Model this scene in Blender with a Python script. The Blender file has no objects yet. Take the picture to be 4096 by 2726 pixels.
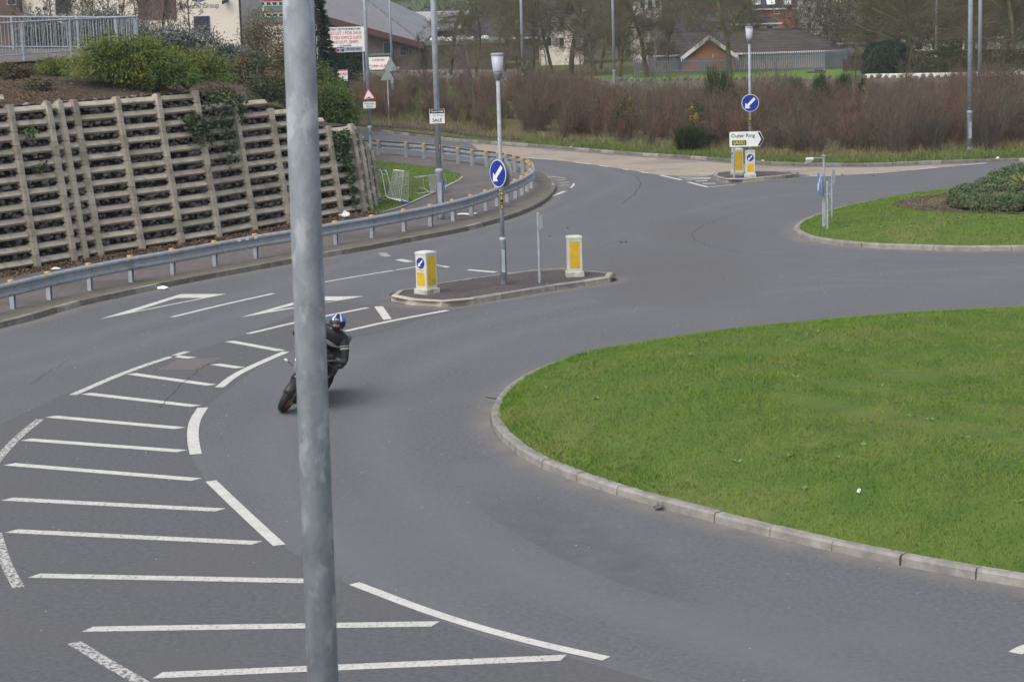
import bpy, bmesh, math, random
import numpy as np
from mathutils import Vector, Matrix, geometry
# ------------------------------------------------------------------ camera, light, exposure
SC = bpy.context.scene
COL = SC.collection
R = math.radians
F, CX, CY, EYE = 8000.0, 2048.0, 1363.0, 6.2      # survey: focal length in photo pixels, centre, eye height (m)
PITCH, ROLL = math.atan(CY / F), -0.029
cam = bpy.data.cameras.new('camera')
cam.lens = 36 * F / 4096
cam.sensor_width = 36
cam.clip_end = 4000
cam.dof.use_dof = True
cam.dof.focus_distance = 33
cam.dof.aperture_fstop = 7.0
camo = bpy.data.objects.new('camera', cam)
COL.objects.link(camo)
camo.matrix_world = Matrix.Translation((0, 0, EYE)) @ Matrix.Rotation(R(90) - PITCH, 4, 'X') @ Matrix.Rotation(ROLL, 4, 'Z')
SC.camera = camo
SUN_EL, SUN_AZ = R(52), R(-140)                   # azimuth from +Y, clockwise
world = bpy.data.worlds.new('World')
SC.world = world
world.use_nodes = True
wn = world.node_tree
wn.nodes.clear()
sky = wn.nodes.new('ShaderNodeTexSky')
sky.sky_type = 'NISHITA'
sky.sun_disc = False
sky.sun_elevation = SUN_EL
sky.sun_rotation = SUN_AZ
sky.dust_density = 4.0
sky.air_density = 1.0
hsv = wn.nodes.new('ShaderNodeHueSaturation')     # overcast: the cloud layer greys the sky
hsv.inputs['Saturation'].default_value = 0.54
bg = wn.nodes.new('ShaderNodeBackground')
bg.inputs['Strength'].default_value = 0.13
wo = wn.nodes.new('ShaderNodeOutputWorld')
wn.links.new(sky.outputs[0], hsv.inputs['Color'])
wn.links.new(hsv.outputs[0], bg.inputs[0])
wn.links.new(bg.outputs[0], wo.inputs[0])
sl = bpy.data.lights.new('sun', 'SUN')
sl.energy = 0.55
sl.angle = R(70)
sl.color = (1.0, 0.97, 0.93)
so = bpy.data.objects.new('sun', sl)
COL.objects.link(so)
so.rotation_euler = Vector((-math.sin(SUN_AZ) * math.cos(SUN_EL), -math.cos(SUN_AZ) * math.cos(SUN_EL), -math.sin(SUN_EL))).to_track_quat('-Z', 'Y').to_euler()
SC.view_settings.view_transform = 'Standard'
SC.view_settings.look = 'None'
SC.view_settings.gamma = 1.0
SC.view_settings.exposure = 0.72
SC.render.engine = 'CYCLES'
SC.cycles.max_bounces = 5
SC.cycles.transparent_max_bounces = 12
SC.cycles.use_denoising = True

# ------------------------------------------------------------------ survey helpers: photo measurement -> metres
def ray(x, y):
    a, b = (x - CX) / F, -(y - CY) / F
    c, s = math.cos(ROLL), math.sin(ROLL)
    u, v = a * c - b * s, a * s + b * c
    return u, math.cos(PITCH) + v * math.sin(PITCH), -math.sin(PITCH) + v * math.cos(PITCH)
def G(x, y, z=0.0):                # where the sight line meets the level z
    r = ray(x, y)
    t = (z - EYE) / r[2]
    return Vector((r[0] * t, r[1] * t, z))
def A(x, y, Y):                    # the point of the sight line at distance Y
    r = ray(x, y)
    t = Y / r[1]
    return Vector((r[0] * t, Y, EYE + r[2] * t))
def Z(ox, oy, s, pts): return [(ox + x / s, oy + y / s) for x, y in pts]
Z5 = lambda p: Z(0, 600, 1.96, p)
Z6 = lambda p: Z(1100, 600, 1.96, p)
Z2 = lambda p: Z(1100, 0, 1.96, p)
Z3 = lambda p: Z(2000, 0, 1.96, p)
Z4 = lambda p: Z(2900, 0, 1.96, p)
ZA = lambda p: Z(0, 1100, 1.96, p)
ZB = lambda p: Z(0, 1800, 1.683, p)
ZF = lambda p: Z(0, 0, 0.5752, p)
ZS = lambda p: Z(1500, 850, 2.356, p)
ZN = lambda p: Z(1900, 1200, 1.0273, p)
ZI = lambda p: Z(2800, 500, 1.818, p)
ZT = lambda p: Z(1400, 600, 4.712, p)
GP = lambda pts, z=0.0: [G(x, y, z) for x, y in pts]
def smooth(x, a, b):
    t = min(1.0, max(0.0, (x - a) / (b - a)))
    return t * t * (3 - 2 * t)

# ------------------------------------------------------------------ mesh helpers
class MB:
    def __init__(s): s.v, s.f = [], []
    def add(s, v, f):
        o = len(s.v)
        s.v += [tuple(p) for p in v]
        s.f += [tuple(i + o for i in q) for q in f]
        return s
    def box(s, c, d, rot=None, bev=0.0):
        x, y, z = d[0] / 2, d[1] / 2, d[2] / 2
        if bev > 0:
            b = bev
            pts = []
            for sz, k in ((-1, 0), (1, 0)):
                pass
            lo = [(-x, -y), (x, -y), (x, y), (-x, y)]
            def oct_(i): 
                xx, yy = x - i, y - i
                return [(-xx + b, -yy), (xx - b, -yy), (xx, -yy + b), (xx, yy - b), (xx - b, yy), (-xx + b, yy), (-xx, yy - b), (-xx, -yy + b)]
            rings = [[(p[0], p[1], h) for p in oct_(i)] for i, h in ((b, -z), (0, -z + b), (0, z - b), (b, z))]
            pts = [p for r_ in rings for p in r_]
            fs = [tuple(range(7, -1, -1)), tuple(range(24, 32))]
            for k in range(3):
                for i in range(8):
                    j = (i + 1) % 8
                    fs.append((k * 8 + i, k * 8 + j, k * 8 + 8 + j, k * 8 + 8 + i))
        else:
            pts = [(-x, -y, -z), (x, -y, -z), (x, y, -z), (-x, y, -z), (-x, -y, z), (x, -y, z), (x, y, z), (-x, y, z)]
            fs = [(3, 2, 1, 0), (4, 5, 6, 7), (0, 1, 5, 4), (1, 2, 6, 5), (2, 3, 7, 6), (3, 0, 4, 7)]
        c = Vector(c)
        pts = [c + (rot @ Vector(p) if rot else Vector(p)) for p in pts]
        return s.add(pts, fs)
    def loft(s, loops, cap=True):
        n = len(loops[0])
        pts = [p for l in loops for p in l]
        fs = []
        for k in range(len(loops) - 1):
            for i in range(n):
                j = (i + 1) % n
                fs.append((k * n + i, k * n + j, k * n + n + j, k * n + n + i))
        if cap:
            fs.append(tuple(range(n - 1, -1, -1)))
            m = (len(loops) - 1) * n
            fs.append(tuple(range(m, m + n)))
        return s.add(pts, fs)
    def prism(s, poly, z0, z1): return s.loft([[(p[0], p[1], z0) for p in poly], [(p[0], p[1], z1) for p in poly]])
    def tube(s, pts, rad, n=8, cap=True):
        pts = [Vector(p) for p in pts]
        if not hasattr(rad, '__len__'): rad = [rad] * len(pts)
        loops, ref = [], None
        for i, p in enumerate(pts):
            d = (pts[min(i + 1, len(pts) - 1)] - pts[max(i - 1, 0)]).normalized()
            if ref is None: ref = Vector((0, 0, 1)) if abs(d.z) < 0.9 else Vector((1, 0, 0))
            a = d.cross(ref).normalized()
            b = d.cross(a).normalized()
            ref = -b if False else (a.cross(d)).normalized()
            loops.append([p + (a * math.cos(2 * math.pi * k / n) + b * math.sin(2 * math.pi * k / n)) * rad[i] for k in range(n)])
        return s.loft(loops, cap)
    def lathe(s, prof, n=16, c=(0, 0, 0), M=None):
        loops = [[(r * math.cos(2 * math.pi * k / n), r * math.sin(2 * math.pi * k / n), z) for k in range(n)] for r, z in prof]
        if M: loops = [[M @ Vector(p) for p in l] for l in loops]
        c = Vector(c)
        return s.loft([[Vector(p) + c for p in l] for l in loops])
    def ellipsoid(s, c, d, n=12, m=8, rot=None):
        c = Vector(c)
        loops = []
        for k in range(1, m):
            t = math.pi * k / m
            l = [Vector((d[0] * math.sin(t) * math.cos(2 * math.pi * i / n), d[1] * math.sin(t) * math.sin(2 * math.pi * i / n), -d[2] * math.cos(t))) for i in range(n)]
            loops.append([c + (rot @ p if rot else p) for p in l])
        return s.loft(loops)
    def sheet(s, poly, z=None):
        p = [Vector((q[0], q[1], q[2] if z is None else z)) for q in poly]
        tr = geometry.tessellate_polygon([[Vector((q.x, q.y, 0)) for q in p]])
        fs = []
        for t in tr:
            a, b, c = (p[i] for i in t)
            nz = (b.x - a.x) * (c.y - a.y) - (b.y - a.y) * (c.x - a.x)
            fs.append(t if nz > 0 else (t[2], t[1], t[0]))
        return s.add(p, fs)
    def strip(s, line, w0, w1, z=None):            # ribbon along a ground line, offsets w0..w1 to its left
        pts = [Vector((p[0], p[1], 0)) for p in line]
        a, b = [], []
        for i, p in enumerate(pts):
            d = (pts[min(i + 1, len(pts) - 1)] - pts[max(i - 1, 0)]).normalized()
            nrm = Vector((-d.y, d.x, 0))
            zz = z if z is not None else line[i][2]
            a.append(p + nrm * w0 + Vector((0, 0, zz)))
            b.append(p + nrm * w1 + Vector((0, 0, zz)))
        n = len(pts)
        return s.add(a + b, [(i, i + 1, n + i + 1, n + i) for i in range(n - 1)])
    def data(s, name, smooth=False):
        me = bpy.data.meshes.new(name)
        me.from_pydata(s.v, [], s.f)
        bm = bmesh.new()
        bm.from_mesh(me)
        bmesh.ops.recalc_face_normals(bm, faces=bm.faces)
        bm.to_mesh(me)
        bm.free()
        if smooth: me.shade_smooth()
        return me
    def build(s, name, m, parent=None, smooth=False, flip=True):
        me = s.data(name, smooth)
        return put(name, me, m, parent)
    def flat(s, name, m, parent=None):              # sheets: keep the given winding
        me = bpy.data.meshes.new(name)
        me.from_pydata(s.v, [], s.f)
        return put(name, me, m, parent)

def put(name, me, m=None, parent=None):
    if m is not None and not me.materials: me.materials.append(m)
    o = bpy.data.objects.new(name, me)
    COL.objects.link(o)
    if parent: o.parent = parent
    return o
def fast(name, v, f, m, parent=None, smooth=False):
    me = bpy.data.meshes.new(name)
    v = np.ascontiguousarray(v, dtype=np.float32)
    f = np.ascontiguousarray(f, dtype=np.int32)
    k = f.shape[1]
    me.vertices.add(len(v)); me.vertices.foreach_set('co', v.ravel())
    me.loops.add(f.size); me.loops.foreach_set('vertex_index', f.ravel())
    me.polygons.add(len(f)); me.polygons.foreach_set('loop_start', np.arange(len(f), dtype=np.int32) * k)
    me.update(calc_edges=True)
    if smooth: me.shade_smooth()
    return put(name, me, m, parent)
def tubes(P0, P1, R0, R1, k=3):
    P0, P1 = np.asarray(P0, float), np.asarray(P1, float)
    R0, R1 = np.asarray(R0, float), np.asarray(R1, float)
    d = P1 - P0
    d /= np.linalg.norm(d, axis=1, keepdims=True) + 1e-9
    ref = np.where(np.abs(d[:, 2:3]) < 0.9, np.array([[0, 0, 1.0]]), np.array([[1.0, 0, 0]]))
    a = np.cross(d, ref); a /= np.linalg.norm(a, axis=1, keepdims=True) + 1e-9
    b = np.cross(d, a)
    ang = np.arange(k) * 2 * np.pi / k
    off = a[:, None, :] * np.cos(ang)[None, :, None] + b[:, None, :] * np.sin(ang)[None, :, None]
    v0 = P0[:, None, :] + off * R0[:, None, None]
    v1 = P1[:, None, :] + off * R1[:, None, None]
    n = len(P0)
    v = np.concatenate([v0, v1], axis=1).reshape(-1, 3)
    i = np.arange(k); j = (i + 1) % k
    q = np.stack([i, j, j + k, i + k], axis=1)
    f = (np.arange(n)[:, None, None] * 2 * k + q[None]).reshape(-1, 4)
    return v, f
def leaves(P, D, L, W, rng, flat=0.0, nrm=None):
    """pointed leaf at P along D (n,3), length L, width W: two triangles with a slight fold"""
    n = len(P)
    D = D / (np.linalg.norm(D, axis=1, keepdims=True) + 1e-9)
    rr = rng.normal(size=(n, 3)); rr[:, 2] += flat * 4
    if nrm is not None: rr = nrm + rr * .45
    s = np.cross(D, rr); s /= np.linalg.norm(s, axis=1, keepdims=True) + 1e-9
    L = np.broadcast_to(L, (n,))[:, None]; W = np.broadcast_to(W, (n,))[:, None]
    v = np.stack([P, P + D * L * 0.5 + s * W * 0.5, P + D * L, P + D * L * 0.5 - s * W * 0.5], axis=1).reshape(-1, 3)
    f = np.arange(n * 4).reshape(-1, 4)
    return v, f
def join(*vf):
    vs, fs, o = [], [], 0
    for v, f in vf:
        vs.append(v); fs.append(f + o); o += len(v)
    return np.concatenate(vs), np.concatenate(fs)
def blades(P, h, w, lean, rng):
    n = len(P)
    a = rng.uniform(0, 2 * np.pi, n)
    s = np.stack([np.cos(a), np.sin(a), np.zeros(n)], 1) * w[:, None] * 0.5
    l = rng.normal(size=(n, 3)) * lean; l[:, 2] = 1
    tip = P + l * h[:, None]
    v = np.stack([P - s, P + s, tip], 1).reshape(-1, 3)
    return v, np.arange(n * 3).reshape(-1, 3)

# ------------------------------------------------------------------ tagging
def tag(o, label=None, cat=None, group=None, kind=None):
    if label: o['label'] = label
    if cat: o['category'] = cat
    if group: o['group'] = group
    if kind: o['kind'] = kind
    return o
def thing(name, label, cat, loc=(0, 0, 0), rz=0.0, group=None):
    o = bpy.data.objects.new(name, None)
    COL.objects.link(o)
    o.empty_display_size = 0.2
    o.location = loc
    o.rotation_euler = (0, 0, rz)
    return tag(o, label, cat, group)
def structure(o): o['kind'] = 'structure'; return o
def stuff(o, label=None, cat=None): o['kind'] = 'stuff'; return tag(o, label, cat)
def copytree(o, parent=None):
    c = o.copy()
    COL.objects.link(c)
    c.parent = parent
    for ch in list(o.children): copytree(ch, c)
    return c

# ------------------------------------------------------------------ materials
def mat(name, c1, c2=None, scale=3.0, rough=0.85, bump=0.0, bscale=None, detail=5, c3=None, s3=0.4, t3=(0.5, 0.62), rnd=0.0, metal=0.0, spec=0.3, lo=0.35, hi=0.65, emit=None, stretch=None):
    m = bpy.data.materials.new(name)
    m.use_nodes = True
    nt = m.node_tree
    b = nt.nodes['Principled BSDF']
    b.inputs['Roughness'].default_value = rough
    b.inputs['Metallic'].default_value = metal
    b.inputs['Specular IOR Level'].default_value = spec
    geo = nt.nodes.new('ShaderNodeNewGeometry')
    vec = geo.outputs['Position']
    if stretch:
        mp = nt.nodes.new('ShaderNodeMapping')
        mp.inputs['Scale'].default_value = stretch
        nt.links.new(vec, mp.inputs[0])
        vec = mp.outputs[0]
    def noise(sc, det=detail, rg=0.6):
        n = nt.nodes.new('ShaderNodeTexNoise')
        n.inputs['Scale'].default_value = sc
        n.inputs['Detail'].default_value = det
        n.inputs['Roughness'].default_value = .78 if det >= 12 else rg
        nt.links.new(vec, n.inputs['Vector'])
        return n.outputs['Fac']
    def ramp(fac, a, bb, ca, cb):
        r = nt.nodes.new('ShaderNodeValToRGB')
        r.color_ramp.elements[0].position = a
        r.color_ramp.elements[1].position = bb
        r.color_ramp.elements[0].color = (*ca, 1)
        r.color_ramp.elements[1].color = (*cb, 1)
        nt.links.new(fac, r.inputs[0])
        return r.outputs[0]
    def mix(fac, ca, cb):
        x = nt.nodes.new('ShaderNodeMix')
        x.data_type = 'RGBA'
        for s, i in ((fac, 0), (ca, 6), (cb, 7)):
            if isinstance(s, tuple): x.inputs[i].default_value = (*s, 1)
            elif isinstance(s, (int, float)): x.inputs[i].default_value = s
            else: nt.links.new(s, x.inputs[i])
        return x.outputs[2]
    c = ramp(noise(scale), lo, hi, c1, c2 or c1)
    if c3 is not None:
        c = mix(ramp(noise(s3, 6), t3[0], t3[1], (0, 0, 0), (1, 1, 1)), c, c3)
    if rnd:
        oi = nt.nodes.new('ShaderNodeObjectInfo')
        h = nt.nodes.new('ShaderNodeHueSaturation')
        mr = nt.nodes.new('ShaderNodeMapRange')
        mr.inputs['To Min'].default_value = 1 - rnd
        mr.inputs['To Max'].default_value = 1 + rnd
        nt.links.new(oi.outputs['Random'], mr.inputs[0])
        nt.links.new(mr.outputs[0], h.inputs['Value'])
        nt.links.new(c, h.inputs['Color'])
        c = h.outputs[0]
    nt.links.new(c, b.inputs['Base Color'])
    if bump:
        bp = nt.nodes.new('ShaderNodeBump')
        bp.inputs['Strength'].default_value = bump
        bp.inputs['Distance'].default_value = 0.02
        nt.links.new(noise(bscale or scale * 4), bp.inputs['Height'])
        nt.links.new(bp.outputs[0], b.inputs['Normal'])
    if emit:
        b.inputs['Emission Color'].default_value = (*emit[0], 1)
        b.inputs['Emission Strength'].default_value = emit[1]
    m['c'] = 1
    return m
def plain(name, c, rough=0.5, metal=0.0, spec=0.4): return mat(name, c, tuple(min(1, x * 1.12 + 0.004) for x in c), 6.0, rough, metal=metal, spec=spec)
def worn(name, c, lo, hi, scale=14.0, edge=None):
    """a thin coat that has worn through in places: noise decides where the coat is gone"""
    m = mat(name, c, tuple(x * 0.86 for x in c), 5.0, 0.75)
    nt = m.node_tree
    b = nt.nodes['Principled BSDF']
    out = nt.nodes['Material Output']
    geo = nt.nodes.new('ShaderNodeNewGeometry')
    n1 = nt.nodes.new('ShaderNodeTexNoise'); n1.inputs['Scale'].default_value = scale; n1.inputs['Detail'].default_value = 8; n1.inputs['Roughness'].default_value = 0.72
    nt.links.new(geo.outputs['Position'], n1.inputs['Vector'])
    r = nt.nodes.new('ShaderNodeMapRange')
    r.inputs['From Min'].default_value = lo; r.inputs['From Max'].default_value = hi
    nt.links.new(n1.outputs['Fac'], r.inputs[0])
    f = r.outputs[0]
    if edge:
        at = nt.nodes.new('ShaderNodeAttribute'); at.attribute_name = 'cover'
        mu = nt.nodes.new('ShaderNodeMath'); mu.operation = 'MULTIPLY'
        nt.links.new(f, mu.inputs[0]); nt.links.new(at.outputs['Fac'], mu.inputs[1])
        f = mu.outputs[0]
    tr = nt.nodes.new('ShaderNodeBsdfTransparent')
    mx = nt.nodes.new('ShaderNodeMixShader')
    nt.links.new(f, mx.inputs[0]); nt.links.new(tr.outputs[0], mx.inputs[1]); nt.links.new(b.outputs[0], mx.inputs[2])
    nt.links.new(mx.outputs[0], out.inputs[0])
    return m

M = {}
M['asphalt'] = mat('asphalt', (0.077, 0.080, 0.087), (0.167, 0.170, 0.178), 15.0, 0.9, 0.35, 55, 12, c3=(0.138, 0.141, 0.148), s3=0.30, t3=(0.44, 0.78), lo=.3, hi=.7)
M['asphalt_dark'] = mat('asphalt_dark', (0.067, 0.069, 0.074), (0.150, 0.152, 0.158), 15.0, 0.92, 0.4, 50, 12, c3=(0.116, 0.113, 0.113), s3=0.45, t3=(0.45, 0.75), lo=.28, hi=.72)
M['asphalt_old'] = mat('asphalt_old', (0.085, 0.080, 0.078), (0.150, 0.143, 0.138), 30.0, 0.92, 0.4, 50, 8)
M['patch'] = mat('patch', (0.12, 0.105, 0.102), (0.185, 0.165, 0.158), 22.0, 0.9, 0.5, 40, 8)
M['crack'] = worn('crack', (0.075, 0.075, 0.079), 0.36, 0.6, 5)
M['iron'] = plain('iron', (0.05, 0.05, 0.055), 0.7)
M['buff'] = mat('buff', (0.30, 0.25, 0.195), (0.37, 0.315, 0.25), 3.0, 0.9, 0.2, 40, 7, c3=(0.25, 0.215, 0.18), s3=0.35)
M['footway'] = mat('footway', (0.125, 0.112, 0.108), (0.165, 0.148, 0.14), 6.0, 0.92, 0.3, 40, 7, c3=(0.105, 0.10, 0.088), s3=0.5)
M['islandtop'] = mat('islandtop', (0.05, 0.042, 0.042), (0.15, 0.13, 0.125), 34.0, 0.95, 0.6, 45, 8, c3=(0.075, 0.062, 0.06), s3=0.8, t3=(0.4, 0.65))
M['kerb'] = mat('kerb', (0.22, 0.21, 0.19), (0.33, 0.315, 0.29), 5.0, 0.9, 0.3, 30, 6, c3=(0.19, 0.18, 0.16), s3=2.2, t3=(0.5, 0.7), rnd=0.08)
M['kerb_dark'] = mat('kerb_dark', (0.13, 0.125, 0.108), (0.21, 0.2, 0.175), 5.0, 0.92, 0.3, 30, 6, c3=(0.12, 0.125, 0.07), s3=1.2, t3=(0.5, 0.72), rnd=0.14)
M['kerb_pale'] = mat('kerb_pale', (0.34, 0.31, 0.25), (0.44, 0.41, 0.35), 5.0, 0.9, 0.3, 30, 6, rnd=0.1)
M['paint'] = worn('paint', (0.60, 0.59, 0.55), 0.30, 0.42, 16)
M['paint_worn'] = worn('paint_worn', (0.58, 0.57, 0.53), 0.31, 0.47, 22)
M['paint_faint'] = worn('paint_faint', (0.54, 0.53, 0.50), 0.39, 0.55, 20)
def blend(name, base, c, lo, hi, scale):
    """dust, moss or wear lying on a base surface: the same base, tinted where noise and the 'cover' layer say so"""
    m = M[base].copy()
    m.name = name
    nt = m.node_tree
    b = nt.nodes['Principled BSDF']
    src = b.inputs['Base Color'].links[0].from_socket
    geo = nt.nodes.new('ShaderNodeNewGeometry')
    n1 = nt.nodes.new('ShaderNodeTexNoise'); n1.inputs['Scale'].default_value = scale; n1.inputs['Detail'].default_value = 9; n1.inputs['Roughness'].default_value = 0.7
    nt.links.new(geo.outputs['Position'], n1.inputs['Vector'])
    r = nt.nodes.new('ShaderNodeMapRange')
    r.inputs['From Min'].default_value = lo; r.inputs['From Max'].default_value = hi
    nt.links.new(n1.outputs['Fac'], r.inputs[0])
    at = nt.nodes.new('ShaderNodeAttribute'); at.attribute_name = 'cover'
    mu = nt.nodes.new('ShaderNodeMath'); mu.operation = 'MULTIPLY'
    nt.links.new(r.outputs[0], mu.inputs[0]); nt.links.new(at.outputs['Fac'], mu.inputs[1])
    x = nt.nodes.new('ShaderNodeMix'); x.data_type = 'RGBA'
    nt.links.new(mu.outputs[0], x.inputs[0]); nt.links.new(src, x.inputs[6])
    x.inputs[7].default_value = (*c, 1)
    nt.links.new(x.outputs[2], b.inputs['Base Color'])
    return m
M['dirt'] = blend('dirt', 'asphalt', (0.255, 0.222, 0.178), 0.30, 0.72, 1.6)
M['moss'] = blend('moss', 'footway', (0.16, 0.155, 0.055), 0.38, 0.72, 2.4)
M['gritty'] = blend('gritty', 'asphalt', (0.116, 0.111, 0.107), 0.30, 0.62, 3.5)
M['polish'] = blend('polish', 'asphalt', (0.150, 0.154, 0.161), 0.20, 0.70, 5.0)
M['rubber'] = blend('rubber', 'asphalt', (0.088, 0.090, 0.095), 0.30, 0.80, 2.0)
M['soil'] = mat('soil', (0.040, 0.028, 0.022), (0.095, 0.070, 0.054), 7.0, 0.97, 0.9, 18, 8, c3=(0.065, 0.058, 0.034), s3=0.9)
M['mulch'] = mat('mulch', (0.06, 0.045, 0.036), (0.16, 0.125, 0.09), 9.0, 0.97, 0.9, 22, 8, c3=(0.16, 0.14, 0.05), s3=0.9, t3=(0.55, 0.7))
M['turf'] = mat('turf', (0.060, 0.115, 0.018), (0.105, 0.15, 0.028), 1.2, 0.95, 0.6, 20, 8, c3=(0.13, 0.145, 0.045), s3=0.35)
M['grass'] = mat('grass', (0.092, 0.182, 0.020), (0.158, 0.235, 0.036), 1.3, 0.8, c3=(0.215, 0.235, 0.062), s3=1.1, t3=(0.49, 0.74), spec=0.2)
M['grass_weed'] = mat('grass_weed', (0.15, 0.25, 0.075), (0.22, 0.31, 0.12), 2.0, 0.7, spec=0.3)
M['verge_green'] = mat('verge_green', (0.095, 0.150, 0.030), (0.16, 0.20, 0.06), 0.9, 0.9, c3=(0.19, 0.17, 0.08), s3=0.3, t3=(0.52, 0.7))
M['rough'] = mat('rough', (0.085, 0.11, 0.028), (0.16, 0.15, 0.06), 0.6, 0.9, c3=(0.085, 0.125, 0.03), s3=0.2)
M['roughground'] = mat('roughground', (0.075, 0.085, 0.028), (0.12, 0.105, 0.05), 0.8, 0.95, 0.6, 8, 8, c3=(0.06, 0.085, 0.02), s3=0.12)
M['lawn'] = mat('lawn', (0.095, 0.185, 0.025), (0.13, 0.215, 0.035), 0.5, 0.95, 0.3, 12, 6, c3=(0.13, 0.165, 0.035), s3=0.12)
M['galv'] = mat('galv', (0.275, 0.305, 0.335), (0.37, 0.405, 0.44), 5.0, 0.55, 0.05, 14, 6, c3=(0.42, 0.455, 0.485), s3=9.0, t3=(0.57, 0.68), spec=0.4)
M['galv_fore'] = mat('galv_fore', (0.285, 0.315, 0.342), (0.40, 0.435, 0.465), 13.0, 0.75, 0.04, 30, 7, c3=(0.51, 0.54, 0.565), s3=9.0, t3=(0.55, 0.63), spec=0.2, stretch=(1, 1, 0.55))
M['galv_far'] = mat('galv_far', (0.30, 0.33, 0.37), (0.38, 0.41, 0.45), 3.0, 0.6)
M['beam'] = mat('beam', (0.27, 0.295, 0.33), (0.36, 0.385, 0.42), 6.0, 0.5, 0.04, 20, 6, c3=(0.22, 0.235, 0.25), s3=2.5, t3=(0.55, 0.72), spec=0.5, metal=0.1)
M['bolt'] = plain('bolt', (0.10, 0.105, 0.11), 0.6)
M['amber'] = plain('amber', (0.58, 0.33, 0.06), 0.6)
M['concrete'] = mat('concrete', (0.365, 0.325, 0.258), (0.475, 0.432, 0.352), 2.6, 0.92, 0.35, 26, 7, c3=(0.225, 0.20, 0.16), s3=3.2, t3=(0.52, 0.72), rnd=0.10)
M['concrete_pink'] = mat('concrete_pink', (0.33, 0.265, 0.22), (0.40, 0.345, 0.295), 2.6, 0.92, 0.35, 26, 7, c3=(0.20, 0.18, 0.16), s3=3.2, t3=(0.52, 0.72), rnd=0.12)
M['concrete_moss'] = mat('concrete_moss', (0.25, 0.235, 0.165), (0.34, 0.32, 0.25), 2.6, 0.92, 0.35, 26, 7, rnd=0.12)
M['rock'] = mat('rock', (0.11, 0.093, 0.083), (0.30, 0.265, 0.245), 2.2, 0.95, 0.6, 12, 7)
M['leaflitter'] = mat('leaflitter', (0.10, 0.062, 0.036), (0.22, 0.155, 0.10), 10.0, 0.95, spec=0.2)
M['white'] = plain('white', (0.74, 0.75, 0.73), 0.45)
M['bollard_white'] = mat('bollard_white', (0.52, 0.52, 0.47), (0.64, 0.64, 0.59), 4.0, 0.55, c3=(0.40, 0.37, 0.28), s3=3.0, t3=(0.62, 0.8))
M['bollard_base'] = mat('bollard_base', (0.42, 0.41, 0.35), (0.58, 0.57, 0.50), 6.0, 0.7, c3=(0.27, 0.25, 0.18), s3=4.0, t3=(0.5, 0.7))
M['yellow'] = mat('yellow', (0.56, 0.36, 0.02), (0.66, 0.44, 0.035), 5.0, 0.45, c3=(0.34, 0.23, 0.05), s3=7.0, t3=(0.63, 0.75))
M['blue'] = mat('blue', (0.012, 0.030, 0.26), (0.02, 0.045, 0.33), 3.0, 0.45)
M['bluefade'] = plain('bluefade', (0.10, 0.22, 0.52), 0.5)
M['red'] = plain('red', (0.52, 0.035, 0.03), 0.45)
M['black'] = plain('black', (0.012, 0.012, 0.014), 0.5)
M['green_sign'] = plain('green_sign', (0.012, 0.10, 0.045), 0.5)
M['sign_yellow'] = plain('sign_yellow', (0.75, 0.52, 0.03), 0.5)
M['grey'] = plain('grey', (0.30, 0.31, 0.33), 0.6)
M['signback'] = mat('signback', (0.24, 0.265, 0.27), (0.30, 0.325, 0.33), 3, 0.6)
M['diffuser'] = plain('diffuser', (0.42, 0.43, 0.49), 0.35)
M['lampdark'] = plain('lampdark', (0.13, 0.14, 0.16), 0.5)
M['bark'] = mat('bark', (0.075, 0.062, 0.042), (0.13, 0.115, 0.07), 2.2, 0.95, 0.6, 9, 6, c3=(0.12, 0.13, 0.05), s3=0.9)
M['twig'] = mat('twig', (0.095, 0.078, 0.054), (0.165, 0.14, 0.09), 0.5, 0.95, c3=(0.135, 0.135, 0.055), s3=0.3)
M['twig_grey'] = mat('twig_grey', (0.14, 0.115, 0.10), (0.20, 0.17, 0.15), 0.7, 0.95)
M['thicket'] = mat('thicket', (0.075, 0.043, 0.031), (0.245, 0.155, 0.108), 3.2, 0.95, c3=(0.130, 0.112, 0.083), s3=0.42, t3=(0.45, 0.55))
M['drygrass'] = mat('drygrass', (0.22, 0.18, 0.10), (0.30, 0.25, 0.15), 1.0, 0.95)
rng = np.random.default_rng(7)
random.seed(11)
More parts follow.
